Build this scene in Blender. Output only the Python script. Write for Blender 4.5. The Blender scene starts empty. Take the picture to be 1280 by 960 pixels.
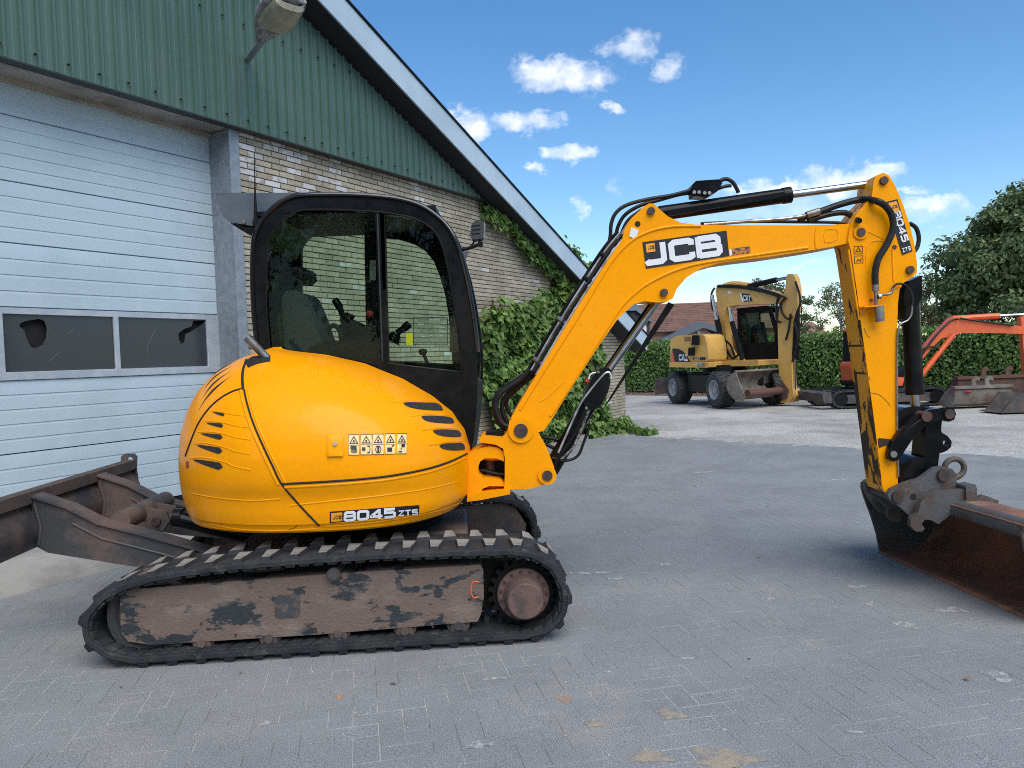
import bpy, bmesh, math, random
import numpy as np
from mathutils import Vector, Matrix
from mathutils.bvhtree import BVHTree
from mathutils.geometry import tessellate_polygon
random.seed(7); rng = np.random.default_rng(7)
SC = bpy.context.scene
COL = SC.collection

# ------------------------------------------------------------------ camera
FPX, CXP, CYP, EYE = 962.0, 640.0, 480.0, 1.52      # focal length and centre in photo pixels, eye height in metres
PITCH, ROLL = math.radians(1.85), 0.037
_f = np.array([0, math.cos(PITCH), -math.sin(PITCH)])
_r0 = np.array([1.0, 0, 0]); _u0 = np.array([0, math.sin(PITCH), math.cos(PITCH)])
_R = math.cos(ROLL)*_r0 - math.sin(ROLL)*_u0
_U = math.sin(ROLL)*_r0 + math.cos(ROLL)*_u0
_O = np.array([0, 0, EYE])
cd = bpy.data.cameras.new('camera'); cam = bpy.data.objects.new('camera', cd); COL.objects.link(cam)
cd.sensor_width = 36.0; cd.lens = 36.0*FPX/1280.0; cd.clip_start = 0.05; cd.clip_end = 3000
m = Matrix.Identity(4)
for i in range(3):
    m[i][0] = _R[i]; m[i][1] = _U[i]; m[i][2] = -_f[i]; m[i][3] = _O[i]
cam.matrix_world = m
SC.camera = cam

# ------------------------------------------------------------------ light
SUN_EL, SUN_AZ = math.radians(52), math.radians(158)     # hazy sun behind the camera: azimuth from +Y, positive = right
SC.view_settings.view_transform = 'Standard'; SC.view_settings.look = 'None'
SC.view_settings.exposure = 1.1; SC.view_settings.gamma = 1.0; SC.view_settings.use_curve_mapping = False
SC.cycles.max_bounces = 8; SC.cycles.transparent_max_bounces = 24; SC.cycles.use_denoising = False; SC.cycles.denoising_input_passes = 'RGB_ALBEDO_NORMAL'; SC.cycles.denoising_prefilter = 'ACCURATE'; SC.cycles.filter_width = 1.0
sd = bpy.data.lights.new('sun', 'SUN'); sd.energy = 1.5; sd.angle = math.radians(55); sd.color = (1.0, 0.94, 0.85)
so = bpy.data.objects.new('sun', sd); COL.objects.link(so)
sdir = Vector((math.sin(SUN_AZ)*math.cos(SUN_EL), math.cos(SUN_AZ)*math.cos(SUN_EL), math.sin(SUN_EL)))
so.rotation_euler = sdir.to_track_quat('Z', 'Y').to_euler()

# ------------------------------------------------------------------ sky
world = bpy.data.worlds.new('World'); SC.world = world; world.use_nodes = True
wt = world.node_tree; wt.nodes.clear()
def wn(t, **k):
    n = wt.nodes.new(t)
    for a, b in k.items(): setattr(n, a, b)
    return n
def wl(a, b): wt.links.new(a, b)
def wmath(op, a, b=None, c=None, clamp=False):
    n = wn('ShaderNodeMath', operation=op, use_clamp=clamp)
    for i, v in enumerate((a, b, c)):
        if v is None: continue
        if isinstance(v, (int, float)): n.inputs[i].default_value = v
        else: wl(v, n.inputs[i])
    return n.outputs[0]
sky = wn('ShaderNodeTexSky', sky_type='NISHITA'); sky.sun_disc = False
sky.sun_elevation = SUN_EL; sky.sun_rotation = SUN_AZ; sky.air_density = 1.0; sky.dust_density = 0.3; sky.ozone_density = 2.0
tc = wn('ShaderNodeTexCoord')
sep = wn('ShaderNodeSeparateXYZ'); wl(tc.outputs['Generated'], sep.inputs[0])
dx, dy, dz = sep.outputs
ysafe = wmath('MAXIMUM', dy, 0.05)
u0 = wmath('DIVIDE', dx, ysafe); v0 = wmath('DIVIDE', dz, ysafe)
nz = wn('ShaderNodeTexNoise', noise_dimensions='3D'); nz.inputs['Scale'].default_value = 22; nz.inputs['Detail'].default_value = 7; nz.inputs['Roughness'].default_value = 0.62
mp = wn('ShaderNodeMapping'); mp.inputs['Scale'].default_value = (1, 1, 1.5); wl(tc.outputs['Generated'], mp.inputs[0]); wl(mp.outputs[0], nz.inputs['Vector'])
nsep = wn('ShaderNodeSeparateColor'); wl(nz.outputs['Color'], nsep.inputs[0])
u = wmath('ADD', u0, wmath('MULTIPLY', wmath('SUBTRACT', nsep.outputs[0], 0.5), 0.11))
v = wmath('ADD', v0, wmath('MULTIPLY', wmath('SUBTRACT', nsep.outputs[1], 0.5), 0.075))
# (azimuth x/y, elevation z/y, half width, half height, density)
def _cl(px, py, w, h, k):
    d = _f + (px-CXP)/FPX*_R - (py-CYP)/FPX*_U
    return (d[0]/d[1], d[2]/d[1], w*.93/FPX/d[1], h*.93/FPX/d[1], k)
clouds = [_cl(*a) for a in (
    (706, 96, 66, 26, 1.0), (678, 92, 26, 24, .9), (790, 58, 34, 24, .7), (838, 84, 28, 20, .65), (655, 153, 46, 20, .9), (588, 160, 30, 28, .9),
    (717, 190, 34, 15, .95), (659, 206, 16, 13, .75), (773, 133, 17, 9, .7), (762, 228, 16, 9, .35), (728, 262, 13, 12, .55),
    (1060, 222, 70, 17, .95), (1010, 236, 80, 14, .95), (950, 246, 60, 12, .75), (1100, 210, 42, 12, .7), (1165, 257, 52, 15, .85), (1130, 238, 38, 8, .5), (1150, 268, 80, 12, .4),
    (980, 262, 130, 18, .42), (900, 280, 80, 20, .3), (860, 372, 60, 9, .3), (1000, 332, 50, 6, .35), (960, 350, 90, 6, .32), (1010, 372, 50, 7, .25), (1340, 230, 70, 25, .8), (1450, 120, 60, 26, .8), (890, 338, 34, 8, .5), (640, 300, 26, 9, .2))]
total = None
for (cu, cv, cw, ch, k) in clouds:
    a = wmath('DIVIDE', wmath('SUBTRACT', u, cu), cw); b = wmath('DIVIDE', wmath('SUBTRACT', v, cv), ch)
    e = wmath('ADD', wmath('MULTIPLY', a, a), wmath('MULTIPLY', b, b))
    g = wmath('MULTIPLY', wmath('SUBTRACT', 1.0, wmath('MULTIPLY', e, 0.85), clamp=True), k)
    total = g if total is None else wmath('MAXIMUM', total, g)
front = wmath('MULTIPLY', wmath('SUBTRACT', dy, 0.15), 4.0, clamp=True)
total = wmath('MULTIPLY', total, front)
# fair-weather clouds over the unseen sky, cover raised to whiten the ambient light
nb = wn('ShaderNodeTexNoise'); nb.inputs['Scale'].default_value = 5.5; nb.inputs['Detail'].default_value = 8; nb.inputs['Roughness'].default_value = 0.6
mb = wn('ShaderNodeMapping'); mb.inputs['Scale'].default_value = (1, 1, 2.2); wl(tc.outputs['Generated'], mb.inputs[0]); wl(mb.outputs[0], nb.inputs['Vector'])
rest = wmath('MULTIPLY', wmath('SUBTRACT', nb.outputs[0], 0.46), 5.0, clamp=True)
rest = wmath('MULTIPLY', rest, wmath('SUBTRACT', 1.0, wmath('MULTIPLY', wmath('SUBTRACT', dy, -0.05), 5.0, clamp=True)))
rest = wmath('MULTIPLY', rest, wmath('MULTIPLY', dz, 6.0, clamp=True))
nf = wn('ShaderNodeTexNoise'); nf.inputs['Scale'].default_value = 45; nf.inputs['Detail'].default_value = 6; wl(tc.outputs['Generated'], nf.inputs['Vector'])
soft = wmath('MULTIPLY', total, wmath('ADD', wmath('MULTIPLY', nf.outputs[0], 1.9), 0.05))
soft = wmath('MULTIPLY', wmath('POWER', wmath('MINIMUM', wmath('MAXIMUM', soft, 0.0), 1.0), 1.3), 0.80)
mask = wmath('MAXIMUM', soft, rest, clamp=True)
hs = wn('ShaderNodeHueSaturation'); hs.inputs['Saturation'].default_value = 1.26; hs.inputs['Value'].default_value = 0.84; wl(sky.outputs[0], hs.inputs['Color'])
mix = wn('ShaderNodeMix', data_type='RGBA'); wl(mask, mix.inputs['Factor']); wl(hs.outputs[0], mix.inputs[6])
mix.inputs[7].default_value = (5.9, 5.95, 6.1, 1)
bg = wn('ShaderNodeBackground'); bg.inputs['Strength'].default_value = 0.10; wl(mix.outputs[2], bg.inputs['Color'])
wo = wn('ShaderNodeOutputWorld'); wl(bg.outputs[0], wo.inputs[0])

# ------------------------------------------------------------------ materials
MATS = {}
def M(name, col, rough=0.6, metal=0.0, col2=None, scale=4.0, lo=0.45, hi=0.6, col3=None, scale3=1.5, lo3=.5, hi3=.65, bump=0.0, bscale=60, detail=6,
      coat=0.0, spec=0.5, grain=0.0, gscale=200, island=0.0, rough2=None, stretch=None, coord='Object', transl=0.0, alpha=None):
    if name in MATS: return MATS[name]
    mt = bpy.data.materials.new(name); mt.use_nodes = True; nt = mt.node_tree
    bs = nt.nodes['Principled BSDF']; L = nt.links.new
    c4 = lambda c: (c[0], c[1], c[2], 1)
    bs.inputs['Base Color'].default_value = c4(col); bs.inputs['Roughness'].default_value = rough
    bs.inputs['Metallic'].default_value = metal; bs.inputs['Specular IOR Level'].default_value = spec
    bs.inputs['Coat Weight'].default_value = coat; bs.inputs['Coat Roughness'].default_value = 0.08
    t = nt.nodes.new('ShaderNodeTexCoord'); vec = t.outputs[coord]
    if coord == 'World':
        pass
    if stretch:
        mpn = nt.nodes.new('ShaderNodeMapping'); mpn.inputs['Scale'].default_value = stretch; L(vec, mpn.inputs[0]); vec = mpn.outputs[0]
    cur = None
    def ramped(sc, l, h, det=detail, off=0):
        n = nt.nodes.new('ShaderNodeTexNoise'); n.inputs['Scale'].default_value = sc; n.inputs['Detail'].default_value = det; n.inputs['Roughness'].default_value = 0.62
        if off:
            ad = nt.nodes.new('ShaderNodeVectorMath'); ad.operation = 'ADD'; ad.inputs[1].default_value = (off, off*1.7, off*.3); L(vec, ad.inputs[0]); L(ad.outputs[0], n.inputs['Vector'])
        else: L(vec, n.inputs['Vector'])
        r = nt.nodes.new('ShaderNodeMapRange'); r.inputs['From Min'].default_value = l; r.inputs['From Max'].default_value = h; L(n.outputs[0], r.inputs['Value'])
        return r.outputs[0]
    def mixc(fac, a, b, mode='MIX'):
        x = nt.nodes.new('ShaderNodeMix'); x.data_type = 'RGBA'; x.blend_type = mode
        if isinstance(fac, float): x.inputs['Factor'].default_value = fac
        else: L(fac, x.inputs['Factor'])
        for i, q in ((6, a), (7, b)):
            if isinstance(q, tuple): x.inputs[i].default_value = c4(q)
            else: L(q, x.inputs[i])
        return x.outputs[2]
    cur = tuple(col)
    if col2:
        f2 = ramped(scale, lo, hi); cur = mixc(f2, cur, tuple(col2))
        if rough2 is not None:
            r = nt.nodes.new('ShaderNodeMix'); r.data_type = 'FLOAT'; L(f2, r.inputs[0]); r.inputs[2].default_value = rough; r.inputs[3].default_value = rough2; L(r.outputs[0], bs.inputs['Roughness'])
    if col3: cur = mixc(ramped(scale3, lo3, hi3, off=7.3), cur, tuple(col3))
    if grain:
        g = ramped(gscale, 0.33, 0.67, 3, off=2.1)
        mg = nt.nodes.new('ShaderNodeMapRange'); mg.inputs['To Min'].default_value = 1-grain; mg.inputs['To Max'].default_value = 1+grain; L(g, mg.inputs['Value'])
        cur = mixc(1.0, cur, (1., 1., 1.)) if isinstance(cur, tuple) and False else cur
        vm = nt.nodes.new('ShaderNodeVectorMath'); vm.operation = 'SCALE'
        if isinstance(cur, tuple): vm.inputs[0].default_value = cur
        else: L(cur, vm.inputs[0])
        L(mg.outputs[0], vm.inputs['Scale']); cur = vm.outputs[0]
    if island:
        ge = nt.nodes.new('ShaderNodeNewGeometry'); oi = nt.nodes.new('ShaderNodeObjectInfo')
        ad = nt.nodes.new('ShaderNodeMath'); ad.operation = 'ADD'; L(ge.outputs['Random Per Island'], ad.inputs[0]); L(oi.outputs['Random'], ad.inputs[1])
        fr = nt.nodes.new('ShaderNodeMath'); fr.operation = 'FRACT'; L(ad.outputs[0], fr.inputs[0])
        mg = nt.nodes.new('ShaderNodeMapRange'); mg.inputs['To Min'].default_value = 1-island; mg.inputs['To Max'].default_value = 1+island; L(fr.outputs[0], mg.inputs['Value'])
        vm = nt.nodes.new('ShaderNodeVectorMath'); vm.operation = 'SCALE'
        if isinstance(cur, tuple): vm.inputs[0].default_value = cur
        else: L(cur, vm.inputs[0])
        L(mg.outputs[0], vm.inputs['Scale']); cur = vm.outputs[0]
    if not isinstance(cur, tuple): L(cur, bs.inputs['Base Color'])
    if bump:
        n = nt.nodes.new('ShaderNodeTexNoise'); n.inputs['Scale'].default_value = bscale; n.inputs['Detail'].default_value = 5; L(vec, n.inputs['Vector'])
        b = nt.nodes.new('ShaderNodeBump'); b.inputs['Strength'].default_value = bump; b.inputs['Distance'].default_value = 0.01; L(n.outputs[0], b.inputs['Height']); L(b.outputs[0], bs.inputs['Normal'])
    if transl:
        tr = nt.nodes.new('ShaderNodeBsdfTranslucent'); ms = nt.nodes.new('ShaderNodeMixShader'); ms.inputs[0].default_value = transl
        if isinstance(cur, tuple): tr.inputs[0].default_value = c4(cur)
        else: L(cur, tr.inputs[0])
        L(bs.outputs[0], ms.inputs[1]); L(tr.outputs[0], ms.inputs[2]); L(ms.outputs[0], nt.nodes['Material Output'].inputs[0])
    MATS[name] = mt
    return mt
def glass_mat(name, tint, refl=0.12, rough=0.02):
    mt = bpy.data.materials.new(name); mt.use_nodes = True; nt = mt.node_tree; nt.nodes.clear(); L = nt.links.new
    tr = nt.nodes.new('ShaderNodeBsdfTransparent'); tr.inputs[0].default_value = (*tint, 1)
    gl = nt.nodes.new('ShaderNodeBsdfGlossy'); gl.inputs['Roughness'].default_value = rough
    fr = nt.nodes.new('ShaderNodeFresnel'); fr.inputs[0].default_value = 1.2
    ad = nt.nodes.new('ShaderNodeMath'); ad.operation = 'ADD'; ad.inputs[1].default_value = refl; L(fr.outputs[0], ad.inputs[0])
    ms = nt.nodes.new('ShaderNodeMixShader'); L(ad.outputs[0], ms.inputs[0]); L(tr.outputs[0], ms.inputs[1]); L(gl.outputs[0], ms.inputs[2])
    o = nt.nodes.new('ShaderNodeOutputMaterial'); L(ms.outputs[0], o.inputs[0]); MATS[name] = mt; return mt

YELLOW = M('yellow_paint', (0.94, 0.350, 0.0002), 0.30, coat=0.12, spec=.12, col3=(.16, .075, .02), scale3=34, lo3=.715, hi3=.73, col2=(0.90, 0.338, 0.0008), scale=2.5, grain=0.03, gscale=30, bump=0.02, bscale=9)
YELLOW_WORN = M('yellow_paint_worn', (0.86, 0.37, 0.002), 0.42, col2=(0.05, 0.025, 0.016), scale=11, lo=.57, hi=.60, detail=9, stretch=(1, 1, .45), rough2=.8, grain=.06)
YELLOW_CAST = M('yellow_casting', (0.94, 0.350, 0.0002), 0.36, coat=0.06, spec=.12, col2=(0.88, 0.33, 0.001), scale=5, bump=0.12, bscale=35)
BLACKP = M('black_paint', (0.004, 0.0045, 0.006), 0.2, spec=.16, col2=(0.010, 0.010, 0.012), scale=7, bump=0.03, bscale=20)
BLACKM = M('black_matt', (0.007, 0.0075, 0.009), 0.5, spec=.12, col2=(0.012, 0.012, 0.012), scale=6, bump=.05)
HOSE = M('hose_rubber', (0.007, 0.0075, 0.009), 0.42, spec=.3, col2=(0.014, 0.014, 0.014), scale=20, bump=.15, bscale=150)
RUBBER = M('track_rubber', (0.018, 0.021, 0.026), 0.7, spec=.3, col2=(0.045, 0.048, 0.05), col3=(.09, .085, .075), scale3=16, lo3=.6, hi3=.72, scale=7, lo=.4, hi=.75, bump=0.35, bscale=70, grain=.2, gscale=120)
DUST = M('dusty_rubber', (0.25, 0.24, 0.215), 0.95, col2=(0.12, 0.12, 0.115), scale=18, lo=.5, hi=.7, bump=0.3, bscale=120, grain=.12)
RUSTFRAME = M('rusty_track_frame', (0.150, 0.108, 0.090), 0.88, col2=(0.024, 0.030, 0.038), scale=5.5, lo=.53, hi=.56, detail=9, rough2=.5, col3=(0.20, 0.158, 0.138), scale3=3.5, lo3=.54, hi3=.7, bump=0.35, bscale=45, grain=.15, gscale=90, stretch=(1, 1, 1.9))
RUST = M('brown_rust', (0.115, 0.052, 0.036), 0.85, col2=(0.05, 0.036, 0.034), scale=6, lo=.4, hi=.62, col3=(0.19, 0.085, 0.05), scale3=4, lo3=.56, hi3=.7, bump=0.3, bscale=60, grain=.15)
BLADEM = M('worn_blade_paint', (0.042, 0.044, 0.050), 0.55, col2=(0.115, 0.080, 0.068), scale=3.2, lo=.44, hi=.60, rough2=.8, bump=0.2, bscale=50, grain=.12, gscale=60)
HUBM = M('hub_casting', (0.135, 0.082, 0.074), 0.85, col2=(0.075, 0.055, 0.048), scale=9, lo=.5, hi=.65, bump=.35, bscale=60)
STEEL = M('bare_steel', (0.33, 0.325, 0.32), 0.34, 0.9, col2=(0.20, 0.185, 0.17), scale=10, rough2=.5)
YELLOW_BARE = M('yellow_paint_rubbed_off', (0.045, 0.024, 0.016), 0.7, col2=(0.80, 0.33, 0.003), scale=10, lo=.52, hi=.545, detail=10, grain=.1, stretch=(1, 1, .5))
PIPEZ = M('zinc_pipe', (0.60, 0.60, 0.58), 0.28, 0.7, col2=(0.35, 0.34, 0.32), scale=12)
BLACKG = M('gloss_black', (0.004, 0.0045, 0.006), 0.15, spec=.4, coat=.5)
CHROME = M('chrome_rod', (0.46, 0.46, 0.47), 0.16, 1.0, col2=(0.34, 0.33, 0.31), scale=8, lo=.45, hi=.7)
GREYC = M('coupler_grey', (0.085, 0.092, 0.10), 0.6, 0.15, col2=(0.085, 0.064, 0.054), scale=7, lo=.47, hi=.6, rough2=.85, col3=(0.16, 0.16, 0.16), scale3=12, lo3=.6, hi3=.75, bump=.3, bscale=50)
PIN = M('pin_dark', (0.05, 0.04, 0.04), 0.5, 0.3, col2=(0.10, 0.055, 0.045), scale=15, bump=.2)
WHITE = M('white_vinyl', (0.74, 0.76, 0.80), 0.4)
BLACKV = M('black_vinyl', (0.010, 0.011, 0.018), 0.4)
ORANGEV = M('orange_vinyl', (0.86, 0.36, 0.02), 0.4)
CREAM = M('sticker_cream', (0.80, 0.60, 0.28), 0.5)
DARKIN = M('dark_interior', (0.010, 0.010, 0.011), 0.8)
GLASS = glass_mat('cab_glass', (0.86, 0.93, 0.87), 0.0)
GLASSD = glass_mat('dark_cab_glass', (0.45, 0.58, 0.55), 0.0)

# ------------------------------------------------------------------ geometry helpers
def dray(x, y): return _f + (x-CXP)/FPX*_R - (y-CYP)/FPX*_U
def on_y(x, y, Y):                                   # survey: the photo point on the upright plane y = Y
    d = dray(x, y); return _O + d*(Y/d[1])
def on_z(x, y, z=0.0):
    d = dray(x, y); return _O + d*((z-EYE)/d[2])
class Plane:
    """upright survey plane through p0 with horizontal axis at heading h; n points to the left of the axis"""
    def __init__(s, p0, h):
        s.p = np.array([p0[0], p0[1], 0.0]); s.u = np.array([math.cos(h), math.sin(h), 0]); s.n = np.array([-math.sin(h), math.cos(h), 0])
    def px(s, x, y):
        d = dray(x, y); t = ((s.p-_O) @ s.n)/(d @ s.n); P = _O+t*d
        return (float((P-s.p) @ s.u), float(P[2]))
    def at(s, a, z, off=0.0): return s.p + s.u*a + s.n*off + np.array([0, 0, z])
    def pts(s, pl): return [s.px(*q) for q in pl]
PLY = lambda Y: Plane((0, Y), 0.0)

class MB:
    def __init__(s): s.v = []; s.f = []; s.m = []; s.sm = []
    def add(s, vs, fs, mi=0, smooth=False):
        b = len(s.v); s.v += [tuple(map(float, p)) for p in vs]; s.f += [tuple(b+i for i in f) for f in fs]; s.m += [mi]*len(fs); s.sm += [smooth]*len(fs); return s
    def box(s, c, d, ax=None, mi=0):
        c = np.array(c, float); ax = np.eye(3) if ax is None else np.array(ax, float)
        vs = [c + ax[0]*d[0]/2*i + ax[1]*d[1]/2*j + ax[2]*d[2]/2*k for i in (-1, 1) for j in (-1, 1) for k in (-1, 1)]
        return s.add(vs, [(0, 1, 3, 2), (4, 6, 7, 5), (0, 4, 5, 1), (2, 3, 7, 6), (0, 2, 6, 4), (1, 5, 7, 3)], mi)
    def prism(s, pl, poly, o0, o1, mi=0, mside=None):
        """polygon (a, z) on the plane, extruded from offset o0 to o1"""
        n = len(poly); A = [pl.at(a, z, o0) for a, z in poly]; B = [pl.at(a, z, o1) for a, z in poly]
        s.add(A+B, [tuple(range(n)), tuple(range(2*n-1, n-1, -1))], mi)
        s.add(A+B, [(i, i+n, (i+1) % n+n, (i+1) % n) for i in range(n)], mi if mside is None else mside); return s
    def holed(s, pl, loops, o0, o1, mi=0):
        L3 = [[Vector((a, z, 0)) for a, z in l] for l in loops]; flat = [q for l in loops for q in l]; n = len(flat)
        tr = tessellate_polygon(L3)
        A = [pl.at(a, z, o0) for a, z in flat]; B = [pl.at(a, z, o1) for a, z in flat]
        fs = [tuple(t) for t in tr] + [tuple(i+n for i in reversed(t)) for t in tr]; b = 0
        for l in loops:
            k = len(l); fs += [(b+i, b+i+n, b+(i+1) % k+n, b+(i+1) % k) for i in range(k)]; b += k
        return s.add(A+B, fs, mi)
    def tube(s, path, r, n=8, mi=0, cap=True, closed=False):
        P = [np.array(p, float) for p in path]; k = len(P); rr = r if hasattr(r, '__len__') else [r]*k; vs = []; prev = None
        for i in range(k):
            a = P[(i-1) % k] if (closed or i > 0) else P[i]; b = P[(i+1) % k] if (closed or i < k-1) else P[i]
            t = b-a; t = t/(np.linalg.norm(t)+1e-9)
            if prev is None:
                ref = np.array([0, 0, 1.]) if abs(t[2]) < .9 else np.array([1., 0, 0]); x = np.cross(ref, t)
            else: x = prev - t*(prev @ t)
            x = x/(np.linalg.norm(x)+1e-9); prev = x; y = np.cross(t, x)
            vs += [P[i] + rr[i]*(math.cos(2*math.pi*j/n)*x + math.sin(2*math.pi*j/n)*y) for j in range(n)]
        fs = []
        for i in range(k if closed else k-1):
            for j in range(n):
                a = i*n+j; b = i*n+(j+1) % n; c = ((i+1) % k)*n; fs.append((a, b, c+(j+1) % n, c+j))
        s.add(vs, fs, mi, True)
        if cap and not closed: s.add(vs[:n][::-1], [tuple(range(n))], mi); s.add(vs[-n:], [tuple(range(n))], mi)
        return s
    def cyl(s, a, b, r, n=24, mi=0, r2=None): return s.tube([a, b], [r, r if r2 is None else r2], n, mi)
    def lathe(s, c, axis, prof, n=32, mi=0):
        """prof: (distance along axis, radius)"""
        ax = np.array(axis, float); ax /= np.linalg.norm(ax); ref = np.array([0, 0, 1.]) if abs(ax[2]) < .9 else np.array([1., 0, 0])
        x = np.cross(ref, ax); x /= np.linalg.norm(x); y = np.cross(ax, x); c = np.array(c, float)
        vs = [c+ax*d+r*(math.cos(2*math.pi*j/n)*x+math.sin(2*math.pi*j/n)*y) for d, r in prof for j in range(n)]
        fs = [(i*n+j, i*n+(j+1) % n, (i+1)*n+(j+1) % n, (i+1)*n+j) for i in range(len(prof)-1) for j in range(n)]
        return s.add(vs, fs, mi, True)
    def grid(s, G, mi=0, closeu=False):
        nu, nv = len(G), len(G[0]); vs = [p for row in G for p in row]
        fs = [(i*nv+j, i*nv+j+1, ((i+1) % nu)*nv+j+1, ((i+1) % nu)*nv+j) for i in range(nu if closeu else nu-1) for j in range(nv-1)]
        return s.add(vs, fs, mi, True)

def unit(a): a = np.array(a, float); return a/np.linalg.norm(a)
def wloc(o):
    p = Vector((0, 0, 0))
    while o is not None: p = p+Vector(o.location); o = o.parent
    return p
def part(name, mb, mat, parent=None, bevel=0.0, seg=2, kind=None, label=None, ang=32, loc=None, sub=0):
    """link a builder as ONE mesh object; vertices are given in world metres"""
    me = bpy.data.meshes.new(name)
    o = bpy.data.objects.new(name, me); COL.objects.link(o)
    if parent is not None: o.parent = parent
    if loc is not None: o.location = Vector(loc) - (wloc(parent) if parent is not None else Vector((0, 0, 0)))
    off = np.array(wloc(o)); V = np.array(mb.v, float).reshape(-1, 3)-off
    me.from_pydata([tuple(p) for p in V], [], mb.f)
    mats = mat if isinstance(mat, (list, tuple)) else [mat]
    for q in mats: me.materials.append(q)
    if len(mats) > 1: me.polygons.foreach_set('material_index', mb.m)
    bm = bmesh.new(); bm.from_mesh(me); bmesh.ops.recalc_face_normals(bm, faces=bm.faces) if len(bm.faces) < 60000 else None; bm.to_mesh(me); bm.free()
    me.polygons.foreach_set('use_smooth', [True]*len(me.polygons)); me.set_sharp_from_angle(angle=math.radians(ang)); me.update()
    if sub:
        sm = o.modifiers.new('sub', 'SUBSURF'); sm.levels = sub; sm.render_levels = sub
    if bevel:
        bv = o.modifiers.new('bevel', 'BEVEL'); bv.width = bevel; bv.segments = seg; bv.limit_method = 'ANGLE'; bv.angle_limit = math.radians(35); bv.harden_normals = False
    if kind: o['kind'] = kind
    if label: o['label'] = label
    return o
def thing(name, label, cat, loc, group=None):
    o = bpy.data.objects.new(name, None); COL.objects.link(o); o.location = Vector([float(q) for q in loc]); o.empty_display_size = .1
    o['label'] = label; o['category'] = cat
    if group: o['group'] = group
    return o
def tag(o, label=None, cat=None, group=None, kind=None):
    for k, q in (('label', label), ('category', cat), ('group', group), ('kind', kind)):
        if q: o[k] = q
    return o
def raw_mesh(name, V, Fc, mat, smooth=False):
    """numpy quads or tris -> mesh, fast"""
    me = bpy.data.meshes.new(name); V = np.asarray(V, np.float32); Fc = np.asarray(Fc, np.int32); k = Fc.shape[1]
    me.vertices.add(len(V)); me.vertices.foreach_set('co', V.ravel()); me.loops.add(Fc.size); me.loops.foreach_set('vertex_index', Fc.ravel())
    me.polygons.add(len(Fc)); me.polygons.foreach_set('loop_start', np.arange(0, Fc.size, k, dtype=np.int32))
    me.polygons.foreach_set('use_smooth', np.full(len(Fc), bool(smooth)))
    me.update(calc_edges=True); me.validate()
    for q in (mat if isinstance(mat, (list, tuple)) else [mat]): me.materials.append(q)
    return me
def link(name, me, parent=None, loc=(0, 0, 0), rot=None):
    o = bpy.data.objects.new(name, me); COL.objects.link(o); o.parent = parent; o.location = loc
    if rot is not None: o.rotation_euler = rot
    return o
LEAF6 = np.array([(0, 0, 0), (.42, .12, .10), (.50, .55, .13), (.18, .78, .05), (0, 1.0, -.04), (-.18, .78, .05), (-.50, .55, .13), (-.42, .12, .10)], float)
LEAF4 = np.array([(0, 0, 0), (.3, .45, .08), (0, 1.0, 0), (-.3, .45, .08)], float)
def leaf_cloud(P, Nn, size, shape, rg, spread=.6, droop=.4):
    """one small folded leaf at each P, facing roughly along Nn"""
    n = len(P); Nn = Nn+rg.normal(0, spread, (n, 3)); Nn /= np.linalg.norm(Nn, axis=1)[:, None]
    T = rg.normal(0, 1, (n, 3)); T[:, 2] -= droop*2; T -= Nn*(T*Nn).sum(1)[:, None]; T /= np.linalg.norm(T, axis=1)[:, None]; B = np.cross(Nn, T)
    sz = size*rg.uniform(.6, 1.25, n); k = len(shape)
    V = P[:, None, :] + sz[:, None, None]*(shape[None, :, 0:1]*B[:, None, :] + shape[None, :, 1:2]*T[:, None, :] + shape[None, :, 2:3]*Nn[:, None, :])
    if k == 4: F_ = np.array([(0, 1, 2, 3)])
    else: F_ = np.array([(0, 1, 2, 3), (0, 3, 4, 4), (0, 4, 5, 5), (0, 5, 6, 7)])
    if k != 4:
        F_ = np.array([(0, 1, 2), (0, 2, 3), (0, 3, 4), (0, 4, 5), (0, 5, 6), (0, 6, 7)])
    Fc = (np.arange(n)[:, None, None]*k + F_[None]).reshape(-1, F_.shape[1])
    return V.reshape(-1, 3), Fc
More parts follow.
